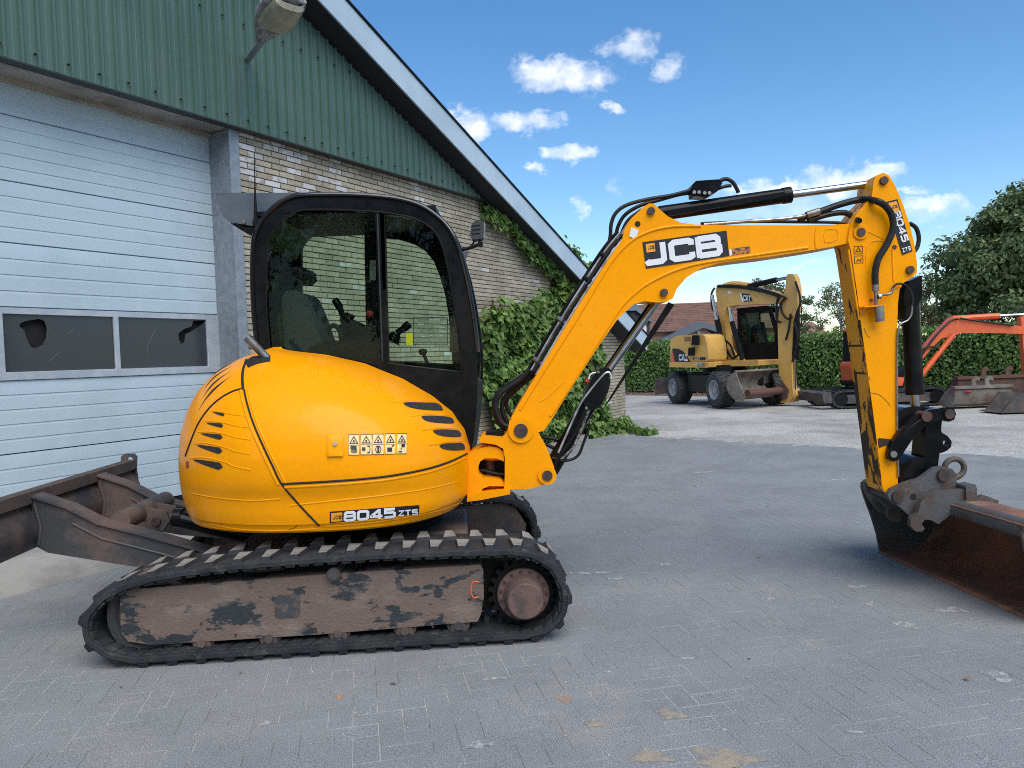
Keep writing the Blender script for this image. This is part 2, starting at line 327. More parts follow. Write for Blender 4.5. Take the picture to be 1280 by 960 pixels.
# stroke lettering on a wide grid: every glyph is a list of polylines in a w x 1 box
GL = {'J': (1.05, [[(0.0, .22), (.06, .10), (.2, .1), (.72, .1), (.86, .2), (.86, 1.0)]]),
      'C': (1.25, [[(1.12, .68), (1.12, .84), (1.0, .9), (.26, .9), (.12, .8), (.12, .2), (.26, .1), (1.0, .1), (1.12, .16), (1.12, .34)]]),
      'B': (1.25, [[(.12, 0.0), (.12, 1.0)], [(.12, .9), (1.0, .9), (1.1, .8), (1.1, .62), (1.0, .52), (.12, .52)], [(1.0, .52), (1.14, .42), (1.14, .2), (1.02, .1), (.12, .1)]]),
      '8': (1.15, [[(.25, .52), (.14, .62), (.14, .8), (.26, .9), (.9, .9), (1.02, .8), (1.02, .62), (.9, .52), (.25, .52), (.12, .42), (.12, .2), (.26, .1), (.9, .1), (1.04, .2), (1.04, .42), (.9, .52)]]),
      '0': (1.15, [[(.26, .1), (.12, .22), (.12, .78), (.26, .9), (.9, .9), (1.04, .78), (1.04, .22), (.9, .1), (.26, .1)]]),
      '4': (1.15, [[(.86, 0.0), (.86, 1.0)], [(.86, .93), (.10, .34), (.10, .28), (1.16, .28)]]),
      '5': (1.15, [[(1.06, .9), (.16, .9), (.16, .56), (.9, .56), (1.04, .46), (1.04, .2), (.9, .1), (.08, .1)]]),
      'Z': (1.1, [[(.08, .9), (1.0, .9), (.1, .1), (1.06, .1)]]),
      'T': (1.1, [[(.04, .9), (1.06, .9)], [(.55, .9), (.55, 0.0)]]),
      'S': (1.15, [[(1.06, .82), (.96, .9), (.22, .9), (.12, .82), (.12, .6), (.22, .52), (.94, .50), (1.04, .42), (1.04, .18), (.94, .1), (.2, .1), (.08, .18)]]),
      'A': (1.15, [[(.1, 0), (.46, .95), (.70, .95), (1.06, 0)], [(.25, .3), (.9, .3)]])}
def stroke(pts, w):
    """mitred ribbon around a polyline -> (verts2d, quads)"""
    P = [np.array(p, float) for p in pts]; closed = len(P) > 2 and np.allclose(P[0], P[-1]); n = len(P); V = []
    for i in range(n):
        if closed: a = P[i-1] if i > 0 else P[-2]; b = P[i+1] if i < n-1 else P[1]
        else: a = P[max(i-1, 0)]; b = P[min(i+1, n-1)]
        d1 = P[i]-a; d2 = b-P[i]
        if np.allclose(d1, 0): d1 = d2
        if np.allclose(d2, 0): d2 = d1
        d1 = d1/np.linalg.norm(d1); d2 = d2/np.linalg.norm(d2); n1 = np.array([-d1[1], d1[0]]); n2 = np.array([-d2[1], d2[0]])
        mt = n1+n2; mt = mt/max(np.linalg.norm(mt), 1e-6); k = min(1/max(mt @ n1, .35), 1.9)
        V += [P[i]+mt*w/2*k, P[i]-mt*w/2*k]
    return V, [(2*i, 2*i+1, 2*i+3, 2*i+2) for i in range(n-1)]
def lettering(text, f, w=.2, gap=.16, scale=1.0, x0=0.0, mb=None, y0=0.0):
    """f maps (x, y, lift) in letter heights to a world point; returns builder and advance"""
    mb = mb or MB(); x = x0; kk = 0
    for c in text:
        if c == ' ': x += .5*scale; continue
        adv, strokes = GL[c]
        for st in strokes:
            V, Q = stroke([(x+p[0]*scale, y0+p[1]*scale) for p in st], w*scale)
            kk += 1; mb.add([f(q[0], q[1], kk*0.00035) for q in V], Q)
        x += (adv+gap)*scale
    return mb, x
# ================================================================== ground
GRAVEL = M('pale_gravel_concrete', (0.36, 0.345, 0.315), 0.95, col2=(0.27, 0.26, 0.24), scale=.9, lo=.42, hi=.62, col3=(0.44, 0.425, 0.39), scale3=.35, lo3=.48, hi3=.62, bump=.5, bscale=28, grain=.45, gscale=38)
SOIL = M('leafy_soil', (0.10, 0.075, 0.055), 0.95, col2=(0.17, 0.12, 0.09), scale=3, bump=.6, bscale=14, grain=.3, gscale=22)
GRASSG = M('far_grass', (0.07, 0.10, 0.035), 0.95, col2=(0.05, 0.08, 0.03), scale=.4, bump=.4, bscale=12)
JOINT = M('joint_sand', (0.44, 0.435, 0.41), 0.95, col2=(0.15, 0.15, 0.145), scale=2.2, lo=.42, hi=.58, grain=.25, gscale=120, bump=.3, bscale=200)
PAVER = M('grey_concrete_paver', (0.240, 0.254, 0.260), 0.92, spec=.3, col2=(0.208, 0.220, 0.226), scale=1.3, lo=.42, hi=.62, col3=(0.29, 0.285, 0.27), scale3=1.6, lo3=.57, hi3=.75, bump=.3, bscale=260, grain=.62, gscale=230, island=.014, coord='Object')
CONC = M('apron_concrete', (0.30, 0.29, 0.265), 0.92, col2=(0.22, 0.215, 0.20), scale=2, bump=.3, bscale=60, grain=.12)
def sheet(name, pts, z, mat, kind='structure'):
    mb = MB(); mb.add([(p[0], p[1], z) for p in pts], [tuple(range(len(pts)))]); return part(name, mb, mat, kind=kind)
def world_tex(mt):                                   # make a surface pattern continuous over separately placed pieces
    for n in mt.node_tree.nodes:
        if n.type == 'TEX_COORD':
            g = mt.node_tree.nodes.new('ShaderNodeNewGeometry')
            for l in list(mt.node_tree.links):
                if l.from_node == n: mt.node_tree.links.new(g.outputs['Position'], l.to_socket)
world_tex(PAVER); world_tex(JOINT)
sheet('ground', [(-900, -900), (900, -900), (900, 900), (-900, 900)], -0.05, GRASSG)
sheet('yard', [(-40, 4), (-40, 48), (46, 48), (46, -30), (-40, -30)], -0.032, GRAVEL)
# paving ends along a line from the barn corner out to the right
E0 = on_z(783, 544); E1 = on_z(1230, 569); ed = unit(E1-E0); en = np.array([ed[1], -ed[0], 0])       # en points back to the camera
if en[1] > 0: en = -en
EL = E0-ed*22; ER = E0+ed*24
pav_poly = [EL, ER, ER+en*26, EL+en*26]
sheet('paving_bed', [tuple(p[:2]) for p in pav_poly], -0.0013, JOINT)
# herringbone pavers 0.21 x 0.105
PW = 0.105; pa = math.radians(-11.2); ca, sa = math.cos(pa), math.sin(pa)
ax_u = np.array([-sa*-1*-1, 0, 0])
AU = np.array([math.sin(pa), math.cos(pa), 0]); AV = np.array([math.cos(pa), -math.sin(pa), 0])      # long joints run along AU
cells = []
for k in range(-190, 190):
    for l in range(-95, 95):
        bx, by = k+2*l, k-2*l
        for (cx_, cy_, along) in ((bx+1.0, by+.5, 0), (bx+.5, by+2.0, 1)):
            P = (AV*cx_ + AU*cy_)*PW + np.array([0.013, 0.02, 0])
            if P[1] < .6 or P[1] > 17 or abs(P[0]) > 10: continue
            if (P-E0) @ en < 0.06: continue
            if P @ (-np.array([math.cos(math.radians(30.48)), -math.sin(math.radians(30.48)), 0])) > 6.33: continue
            cells.append((P[0], P[1], along))
cells = np.array(cells)
def paver_template(L_, W_, g=0.0017, ch=0.0012, dz=0.0014):
    a, b = L_/2-g, W_/2-g; r0 = [(-a, -b), (a, -b), (a, b), (-a, b)]
    V = [(x, y, -.03) for x, y in r0]+[(x, y, -dz*.6) for x, y in r0]+[(x*(a-ch)/a, y*(b-ch)/b, 0) for x, y in r0]
    Fq = [(i+4*r, (i+1) % 4+4*r, (i+1) % 4+4*(r+1), i+4*(r+1)) for r in (0, 1) for i in range(4)]+[(8, 9, 10, 11)]
    return np.array(V), np.array(Fq)
PV, PF = paver_template(PW*2, PW)
me_paver = raw_mesh('paver', PV, PF, PAVER)
ang_u = math.atan2(AU[1], AU[0]); ang_v = math.atan2(AV[1], AV[0])
d2 = (cells[:, 0])**2+(cells[:, 1])**2
pxx = CXP+FPX*cells[:, 0]/np.maximum(cells[:, 1], .1); pyy = 449+FPX*EYE/np.maximum(cells[:, 1], .1)
inview = (pxx > -10) & (pxx < 1290) & (pyy < 975) & ~((pxx > 95) & (pxx < 715) & (pyy < 825))
order = np.argsort(np.where(inview, d2, 1e6)+0.0); near = set(order[:290].tolist())
paving = part('paving', MB().add([(-.2, 1.2, -.02), (.2, 1.2, -.02), (.2, 1.6, -.02)], [(0, 1, 2)]), PAVER, kind='structure')
Vs = []; Fs = []; nb_ = 0
for i, (x, y, al) in enumerate(cells):
    a = (ang_u if al else ang_v); zz = random.gauss(0, .0003); tx, ty = random.gauss(0, .0004), random.gauss(0, .0004)
    if i in near:
        link('paver', me_paver, paving, (x, y, zz), (tx, ty, a))
    else:
        c, s_ = math.cos(a), math.sin(a); X = PV[:, 0]*c-PV[:, 1]*s_; Y = PV[:, 0]*s_+PV[:, 1]*c; Z = PV[:, 2]+zz+X*ty*.7+Y*tx*.7
        Vs.append(np.stack([X+x, Y+y, Z], 1)); Fs.append(PF+nb_*12); nb_ += 1
o = link('laid_pavers', raw_mesh('laid_pavers', np.concatenate(Vs), np.concatenate(Fs), PAVER), paving); o['kind'] = 'stuff'
# edging kerb between pavers and yard, flush
mb = MB(); Lk = 46
for i in range(46):
    mb.box(E0+ed*(-22+i+.5)+en*(.0)+np.array([0, 0, -.05]), (.994, .1, .094), [ed, en, (0, 0, 1)])
part('edge_kerb', mb, M('kerb_concrete', (.24, .235, .22), .9, col2=(.17, .17, .165), scale=4, grain=.15), bevel=.004, kind='structure')
# sand and mortar spills on the paving
SPILL = M('mortar_spill', (0.33, 0.28, 0.21), .95, col2=(.215, .22, .22), scale=16, lo=.46, hi=.60, grain=.2, bump=.4, bscale=120)
SPILLW = M('lime_spill', (0.40, 0.40, 0.38), .95, col2=(.215, .225, .23), scale=24, lo=.42, hi=.56, grain=.2, bump=.4, bscale=120)
SPILLO = M('orange_clay_spill', (0.42, 0.22, 0.10), .95, col2=(.22, .22, .215), scale=30, lo=.45, hi=.58)
def blot(px, py, rx, ry, mat, name, n=54, seed=0):
    rr = random.Random(seed+px); c = on_z(px, py); mb = MB(); V = [(c[0], c[1], .0012+.003)]
    ph = [rr.uniform(0, 6.28) for _ in range(6)]
    for i in range(n):
        t = 2*math.pi*i/n; k = 1+.25*math.sin(2*t+ph[0])+.2*math.sin(3*t+ph[1])+.14*math.sin(5*t+ph[2])+.12*math.sin(8*t+ph[3])+.08*math.sin(13*t+ph[4])+.06*math.sin(19*t+ph[5])+rr.uniform(-.05, .05)
        V.append((c[0]+rx*k*math.cos(t), c[1]+ry*k*math.sin(t), .0010))
    mb.add(V, [(0, i+1, (i+1) % n+1) for i in range(n)]); return part(name, mb, mat, kind='structure')
for i, (x, y, a, b) in enumerate([(905, 948, .13, .06), (810, 946, .09, .035), (742, 905, .035, .03), (838, 893, .05, .045)]): blot(x, y, a, b, SPILL, 'mortar_spill')
blot(706, 874, .036, .028, SPILLO, 'clay_spill'); blot(424, 871, .022, .02, SPILLO, 'clay_spill')
for i, (x, y, a, b) in enumerate([(832, 706, .06, .03), (960, 748, .03, .05), (1086, 755, .03, .03), (1132, 781, .05, .05), (1070, 733, .05, .03), (1186, 762, .07, .06), (735, 716, .16, .03), (770, 723, .05, .03), (600, 930, .05, .03), (449, 893, .03, .02), (1247, 845, .06, .05), (860, 822, .03, .02), (1150, 640, .12, .04), (620, 848, .05, .02), (1180, 700, .04, .05), (330, 905, .03, .02), (1068, 915, .03, .015), (760, 840, .012, .012), (905, 912, .012, .01), (1040, 600, .12, .04), (880, 590, .16, .05)]):
    blot(x, y, a, b, SPILLW, 'lime_spill')
# loose grit scattered over paving
gp = []
for i in range(1500):
    Y = 2.4+14*random.random()**1.6; X = random.uniform(-.72, .72)*Y
    gp.append((X, Y, .001))
gp = np.array(gp); tet = np.array([(1, 0, 0), (-.5, .87, 0), (-.5, -.87, 0), (0, 0, .9)]); 
gs = rng.uniform(.0012, .0038, len(gp))*(1+gp[:, 1]*.10)
V = gp[:, None, :]+tet[None]*gs[:, None, None]; Fc = (np.arange(len(gp))[:, None, None]*4+np.array([(0, 1, 3), (1, 2, 3), (2, 0, 3)])[None]).reshape(-1, 3)
o = link('loose_grit', raw_mesh('loose_grit', V.reshape(-1, 3), Fc, M('pale_grit', (.42, .41, .38), .9, island=.35))); tag(o, 'pale grit scattered loose over the grey paving', 'grit', kind='stuff')

# ================================================================== barn
AW = math.radians(30.48); WDIR = math.pi/2-AW
Nn_ = np.array([math.cos(AW), -math.sin(AW), 0])
WP = Plane(-6.35*Nn_, WDIR)                                # brick face; offset > 0 goes into the building
BARN = thing('barn', 'brick and green clad gabled barn with white roller door, left behind the yellow excavator', 'barn', WP.at(5.4, 0))
z_top = lambda s, q=0.0: 5.63-0.4005*(s-6.70)+q            # upper edge of the rake
SA = 3.4                                                    # apex
def rake(s, q=0.0): return z_top(s, q) if s >= SA else z_top(2*SA-s, q)
S0, S1 = 2*SA-15.75, 15.62
MORTAR = M('wall_mortar', (0.17, 0.155, 0.13), .95, col2=(.12, .11, .095), scale=8, grain=.2, bump=.4, bscale=90)
BRICK = M('buff_brick', (0.40, 0.355, 0.275), .88, col2=(0.32, 0.28, 0.215), scale=1.6, lo=.42, hi=.6, col3=(0.46, 0.44, 0.41), scale3=1.1, lo3=.63, hi3=.72, bump=.35, bscale=110, grain=.2, gscale=50, island=.17)
BRICK_PALE = M('limewashed_brick', (0.56, 0.55, 0.55), .9, col2=(0.36, 0.32, 0.26), scale=9, lo=.5, hi=.62, bump=.35, bscale=110, grain=.15, island=.12)
world_tex(BRICK); world_tex(MORTAR); world_tex(BRICK_PALE)
ZCL = 3.95                                                  # underside of the cladding
# mortar backing wall right of the door with its small window
mb = MB()
mb.prism(WP, [(5.45, -.04), (S1, -.04), (S1, rake(S1)-.32), (9.8, rake(9.8)-.32), (9.8, 4.05), (5.45, 4.05)], .010, .24)
bw = part('brick_wall', mb, MORTAR, BARN)
BL, BH, JT = .205, .053, .011
bt = MB(); bt.box((0, 0, 0), (BL, .02, BH))
tv = np.array(bt.v); tv[:, 1] *= 1.0
ch = .003
def brick_tmpl(L_):
    a, b = L_/2, BH/2; r = [(-a, -b), (a, -b), (a, b), (-a, b)]
    V = [(x, .012, z) for x, z in r]+[(x, .003, z) for x, z in r]+[(x*(a-ch)/a, 0, z*(b-ch)/b) for x, z in r]
    Fq = [((i+1) % 4+4*q, i+4*q, i+4*(q+1), (i+1) % 4+4*(q+1)) for q in (0, 1) for i in range(4)]+[(11, 10, 9, 8)]
    return np.array(V), np.array(Fq)
BT, BF = brick_tmpl(BL); BTH, _ = brick_tmpl(BL/2-JT/2)
me_brick = raw_mesh('brick', BT, BF, BRICK); me_brick_p = raw_mesh('brick_pale', BT, BF, BRICK_PALE)
bricks = []
for r in range(int(4.3/(BH+JT))):
    z = .03+r*(BH+JT); s = 5.47+BL/2+(0 if r % 2 else -(BL+JT)/2)
    while s < S1:
        half = None
        if s-BL/2 < 5.46: half = (5.47+(BL/2-JT/2)/2)
        if s+BL/2 > S1: 
            break
        top = min(4.02 if s < 9.7 else 99, rake(s)-.31)
        if z+BH/2 < top and not (11.9 < s < 12.55 and 1.35 < z < 2.35): bricks.append((half if half else s, z, half is not None))
        s += BL+JT
    # corner closer
    if s-BL/2 < S1-.06 and z < rake(15.5)-.31: bricks.append((S1-(BL/2-JT/2)/2, z, True))
def approx_px(P):
    v = P-_O; d = v @ _f; return CXP+FPX*(v @ _R)/d, CYP-FPX*(v @ _U)/d
score = []
for i, (s, z, hf) in enumerate(bricks):
    P = WP.at(s, z); x, y = approx_px(P); vis = (x < 1290) and (y < 260 or x > 600 or (300 < x < 318)) and y < 560 and x > 290 or (372 < x < 545 and 300 < y < 440)
    score.append((0 if vis and not hf else 1e6)+np.linalg.norm(P-_O))
nearb = set(np.argsort(score)[:290].tolist())
Vs = [[], []]; Fs = [[], []]
wu, wn_ = WP.u, WP.n
pale = lambda s, z: random.random() < (.34 if (z > 3.05+.1*math.sin(s*5) and s < 7.0) else .14 if (z > 3.5 and s < 9) else .018)
for i, (s, z, hf) in enumerate(bricks):
    out = random.gauss(0, .0016); P = WP.at(s, z, out-.004); p_ = pale(s, z)
    if i in nearb and not hf:
        o = link('brick', me_brick_p if p_ else me_brick, bw, Vector(P)-Vector(BARN.location), (random.gauss(0, .006), random.gauss(0, .006), WDIR))
    else:
        T = BTH if hf else BT; V = P+T[:, 0:1]*wu+T[:, 1:2]*wn_+T[:, 2:3]*np.array([0, 0, 1.])
        k = 1 if p_ else 0; Vs[k].append(V); Fs[k].append(BF+12*len(Fs[k]))
off0 = np.array(BARN.location)
for k, mt in ((0, BRICK), (1, BRICK_PALE)):
    o = link('brickwork', raw_mesh('brickwork', np.concatenate(Vs[k])-off0, np.concatenate(Fs[k]), mt), bw); o['kind'] = 'stuff'
# small white framed window far down the wall
UPVC = M('white_frame', (.72, .73, .74), .45)
mb = MB(); mb.holed(WP, [[(11.92, 1.38), (12.52, 1.38), (12.52, 2.32), (11.92, 2.32)], [(11.99, 1.45), (12.45, 1.45), (12.45, 2.25), (11.99, 2.25)]], -.004, .05)
wnd = part('window_frame', mb, UPVC, BARN, bevel=.004)
part('pane', MB().prism(WP, [(11.99, 1.45), (12.45, 1.45), (12.45, 2.25), (11.99, 2.25)], .02, .026), M('dark_pane', (.02, .03, .035), .08), wnd)
# galvanised steel column
GALV = M('galvanised_steel', (0.30, 0.335, 0.375), .5, .35, col2=(0.24, 0.27, 0.30), scale=14, lo=.4, hi=.6, bump=.15, bscale=120, grain=.15, gscale=70)
mb = MB(); mb.prism(WP, [(5.335, -.05), (5.455, -.05), (5.455, ZCL-.01), (5.335, ZCL-.01)], -.02, -.006)
mb.prism(WP, [(5.345, -.05), (5.45, -.05), (5.45, ZCL-.012), (5.345, ZCL-.012)], -.006, .30)
colm = part('steel_column', mb, GALV, BARN, bevel=.003)
mb = MB()
for z in (3.78, 3.3, 2.3, 1.75): mb.tube([WP.at(5.475, z, -.012), WP.at(5.475, z, .0)], .011, 8)
part('anchor_bolt', mb, STEEL, colm)
# sectional door
DPL = Plane(-6.65*Nn_, WDIR)
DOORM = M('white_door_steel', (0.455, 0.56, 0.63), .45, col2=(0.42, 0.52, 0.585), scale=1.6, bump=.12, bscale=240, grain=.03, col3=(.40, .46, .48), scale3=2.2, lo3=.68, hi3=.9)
DALU = M('window_aluminium', (0.42, 0.47, 0.53), .42, .3, col2=(0.50, .54, .58), scale=6)
DR0, DR1 = .2, 5.52
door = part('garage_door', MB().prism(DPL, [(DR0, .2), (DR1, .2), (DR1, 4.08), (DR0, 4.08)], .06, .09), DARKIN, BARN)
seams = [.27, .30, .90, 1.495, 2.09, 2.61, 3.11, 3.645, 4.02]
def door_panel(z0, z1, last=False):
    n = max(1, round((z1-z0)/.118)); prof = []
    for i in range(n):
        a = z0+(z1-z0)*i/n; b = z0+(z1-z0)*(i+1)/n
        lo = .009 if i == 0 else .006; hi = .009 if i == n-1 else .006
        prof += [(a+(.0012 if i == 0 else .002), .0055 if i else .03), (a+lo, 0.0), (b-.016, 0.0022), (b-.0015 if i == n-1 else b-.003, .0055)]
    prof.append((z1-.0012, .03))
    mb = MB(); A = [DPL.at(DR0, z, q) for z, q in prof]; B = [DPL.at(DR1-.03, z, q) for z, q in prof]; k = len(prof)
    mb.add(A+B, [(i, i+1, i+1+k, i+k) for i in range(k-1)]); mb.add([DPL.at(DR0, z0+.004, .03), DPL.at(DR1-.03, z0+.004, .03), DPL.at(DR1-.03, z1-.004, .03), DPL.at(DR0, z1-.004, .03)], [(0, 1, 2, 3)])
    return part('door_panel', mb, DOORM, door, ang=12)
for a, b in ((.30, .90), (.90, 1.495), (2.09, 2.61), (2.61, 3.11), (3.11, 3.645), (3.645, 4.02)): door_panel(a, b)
w0, w1 = 1.565, 2.035
pane_edges = [(DPL.px(149, 430)[0], DPL.px(258.5, 430)[0]), (DPL.px(4.5, 430)[0], DPL.px(142.5, 430)[0])]
pw_ = pane_edges[1][1]-pane_edges[1][0]+.07
pane_edges += [(pane_edges[1][0]-pw_*k, pane_edges[1][1]-pw_*k) for k in (1, 2)]
loops = [[(DR0, 1.497), (DR1-.03, 1.497), (DR1-.03, 2.088), (DR0, 2.088)]] + [[(a, w0), (b, w0), (b, w1), (a, w1)] for a, b in pane_edges]
part('window_frame', MB().holed(DPL, loops, -.012, .03), DALU, door, bevel=.004)
SMOKE = M('smoked_pane', (0.030, 0.037, 0.046), .16, col2=(0.045, 0.052, 0.06), scale=2.5, lo=.4, hi=.65, rough2=.3)
HOLEM = M('dark_hole', (0.006, 0.007, 0.008), .9)
jag1 = [DPL.px(*q) for q in [(24, 405), (33, 401), (49, 398.5), (56, 401), (59, 410), (58, 422), (54, 431), (45, 435), (39, 434), (34, 424), (31, 413), (25, 408)]]
jag2 = [DPL.px(*q) for q in [(231, 411), (240, 408), (242, 401), (257, 401), (251, 407), (240, 414), (232, 418), (231, 427), (227, 430), (224, 424), (223.5, 417)]]
for i, (a, b) in enumerate(pane_edges):
    Lp = [[(a-.008, w0-.008), (b+.008, w0-.008), (b+.008, w1+.008), (a-.008, w1+.008)]]
    if i == 1: Lp.append(jag1)
    if i == 0: Lp.append(jag2)
    part('pane', MB().holed(DPL, Lp, .006, .010), SMOKE, door, label=('smoked pane with a jagged hole broken in it' if i < 2 else None))
CRACK = M('crack_line', (.12, .14, .16), .5)
mb = MB()
for ln in ([(196, 411), (190, 420), (185, 432), (184, 446), (187, 456)], [(196, 411), (208, 415), (220, 417)], [(210, 434), (212, 445), (208, 458)], [(38, 434), (38.5, 443)], [(59, 402), (63, 400)], [(60, 415), (65, 410), (66, 417)], [(60, 452), (75, 441)], [(84, 418), (94, 411)], [(24, 400), (25, 406)]):
    part('crack', MB().tube([DPL.at(*DPL.px(*q), .004) for q in ln], .0016, 4), CRACK, door)
part('door_seal', MB().prism(DPL, [(DR1-.028, .25), (DR1+.012, .25), (DR1+.012, 4.0), (DR1-.028, 4.0)], -.02, .03), BLACKM, BARN, bevel=.004)
part('bottom_seal', MB().prism(DPL, [(DR0, .235), (DR1-.03, .235), (DR1-.03, .298), (DR0, .298)], -.02, .03), BLACKM, BARN, bevel=.01)
# reveal and timber soffit over the door
TIMBER = M('weathered_timber', (0.40, 0.36, 0.315), .85, col2=(0.28, 0.25, 0.22), scale=3, stretch=(1, 1, 8), bump=.2, bscale=30, grain=.12)
part('door_soffit', MB().prism(WP, [(DR0, ZCL+.0), (5.46, ZCL+.0), (5.46, ZCL+.03), (DR0, ZCL+.03)], -.085, .31), TIMBER, BARN, bevel=.003)
part('door_lintel', MB().prism(DPL, [(DR0, 3.90), (DR1, 3.90), (DR1, 4.0), (DR0, 4.0)], -.03, .02), TIMBER, BARN, bevel=.003)
part('left_pier', MB().prism(WP, [(S0, -.04), (DR0, -.04), (DR0, 4.0), (S0, 3.0)], 0, .35), BRICK, BARN)
# green profiled cladding: one sheet every 0.9 m
GREEN = M('green_coated_steel', (0.070, 0.132, 0.108), .45, col2=(0.060, 0.118, 0.096), scale=1.1, col3=(.09, .145, .122), scale3=.8, lo3=.5, hi3=.75, bump=.04, bscale=12, grain=.04)
CPL = Plane(-6.25*Nn_, WDIR); RP = .130; SH = RP*7
def clad_top(s): return rake(s)-.38
s = 3.382+.035-SH*4
while s < 11.6:
    e = s+SH; prof = []
    for k in range(7):
        c = s+k*RP; prof += [(c+.0, 0.), (c+.030, 0.), (c+.040, .018-.036), (c+.052, -.018), (c+.064, 0.0)] if False else [(c, 0.), (c+.022, 0.), (c+.029, -.026), (c+.047, -.026), (c+.055, 0.), (c+.066, .0), (c+.070, .002), (c+.110, .002), (c+.114, 0.)]
    prof.append((e+.02, 0.0)); prof = [(a-.0, q) for a, q in prof]
    lift = 0.0 if int(round((s)/SH)) % 2 else .0015
    mb = MB(); A = []; B = []; keep = []
    for a, q in prof:
        zt = clad_top(a)
        A.append(CPL.at(a, ZCL, q+lift)); B.append(CPL.at(a, max(zt, ZCL+.001), q+lift))
    k = len(prof)
    mb.add(A+B, [(i, i+1, i+1+k, i+k) for i in range(k-1)]); 
    if clad_top(s) > ZCL+.02: part('cladding_sheet', mb, GREEN, BARN, ang=25)
    s = e
mb = MB()
for row in (ZCL+.09, ZCL+1.05, ZCL+2.0):
    a = 3.382+.0385-SH*2
    while a < 11:
        if clad_top(a) > row+.05: mb.tube([CPL.at(a, row, -.018), CPL.at(a, row, -.026)], .011, 6)
        a += RP*2
o = part('screw', mb, BLACKM, BARN); o['kind'] = 'stuff'
part('drip_flashing', MB().prism(CPL, [(DR0-1, ZCL-.012), (11.1, ZCL-.012), (11.1, ZCL), (DR0-1, ZCL)], -.024, .09), M('dark_flashing', (.03, .035, .034), .5), BARN)
part('cladding_backing', MB().prism(CPL, [(S0+.5, 3.0), (S0+.5, ZCL+.03), (DR0, ZCL+.031), (11.0, ZCL+.031), (15.4, 2.2), (SA, rake(SA)-.40)][1:] , .012, .09), DARKIN, BARN)
# roof: white rake fascia, dark soffit, fibre cement sheets
FPL = Plane(-5.95*Nn_, WDIR)
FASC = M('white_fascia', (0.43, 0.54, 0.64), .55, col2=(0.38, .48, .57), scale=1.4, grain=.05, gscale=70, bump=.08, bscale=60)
SOFF = M('dark_soffit', (0.020, 0.020, 0.026), .8)
ROOFM = M('fibre_cement_roof', (.10, .10, .10), .9, col2=(.07, .075, .07), scale=2, bump=.3, bscale=20)
SE = 15.95
cuts = [SA, 6.1, 9.32, 12.6, SE]
for a, b in zip(cuts[:-1], cuts[1:]):
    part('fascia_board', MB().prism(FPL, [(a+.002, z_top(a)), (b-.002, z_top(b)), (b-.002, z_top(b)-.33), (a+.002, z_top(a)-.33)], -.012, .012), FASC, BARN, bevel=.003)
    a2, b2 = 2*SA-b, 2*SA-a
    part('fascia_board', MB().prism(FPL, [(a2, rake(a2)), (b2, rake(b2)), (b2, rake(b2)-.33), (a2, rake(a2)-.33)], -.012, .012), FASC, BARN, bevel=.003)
part('roof_edge_trim', MB().prism(FPL, [(SA, z_top(SA)+.03), (SE+.03, z_top(SE+.03)+.03), (SE+.03, z_top(SE+.03)), (SA, z_top(SA))], -.03, .03), BLACKM, BARN, bevel=.003)
part('soffit', MB().prism(FPL, [(SA, z_top(SA)-.30), (SE, z_top(SE)-.30), (SE, z_top(SE)-.33), (SA, z_top(SA)-.33)], .013, .36), SOFF, BARN)
mb = MB()
mb.prism(FPL, [(SA, z_top(SA)-.02), (SE+.05, z_top(SE+.05)-.02), (SE+.05, z_top(SE+.05)-.10), (SA, z_top(SA)-.10)], .013, 16)
mb.prism(FPL, [(2*SA-SE-.05, z_top(SE+.05)-.02), (SA-.001, z_top(SA)-.02), (SA-.001, z_top(SA)-.10), (2*SA-SE-.05, z_top(SE+.05)-.10)], .013, 16)
part('roof', mb, ROOFM, BARN)
mb = MB(); c1 = WP.at(S1-.12, 0, .25); 
mb.prism(WP, [(S1-.24, -.04), (S1-.002, -.04), (S1-.002, 2.05), (S1-.24, 2.1)], .241, 15.5); mb.prism(WP, [(S0, -.04), (S0+.24, -.04), (S0+.24, 2.2), (S0, 2.1)], .351, 15.5)
mb.prism(WP, [(S0+.1, -.04), (S1-.3, -.04), (S1-.3, 2.2), (SA, 6.4), (S0+.1, 2.2)], 15.2, 15.45)
part('side_wall', mb, BRICK, BARN)
part('floor_slab', MB().prism(WP, [(DR0-.5, -.02), (15.3, -.02), (15.3, .2), (DR0-.5, .2)], .36, 15), CONC, BARN)
# concrete ramp up to the door
mb = MB(); prof = [(-.62, -.02), (-.62, .004), (-.02, .19), (.36, .235), (.36, -.02)]
A = [WP.at(DR0-.1, z, q) for q, z in prof]; B = [WP.at(5.33, z, q) for q, z in prof]; k = 5
mb.add(A+B, [tuple(range(5)), tuple(range(9, 4, -1))]+[(i, (i+1) % k, (i+1) % k+k, i+k) for i in range(k)])
part('concrete_ramp', mb, CONC, bevel=.004, kind='structure')
# low plinth slab along the wall foot under the vine
part('plinth_slab', MB().prism(WP, [(9.0, -.02), (15.3, -.02), (15.3, .07), (9.0, .07)], -.35, .0), CONC, bevel=.01, kind='structure')

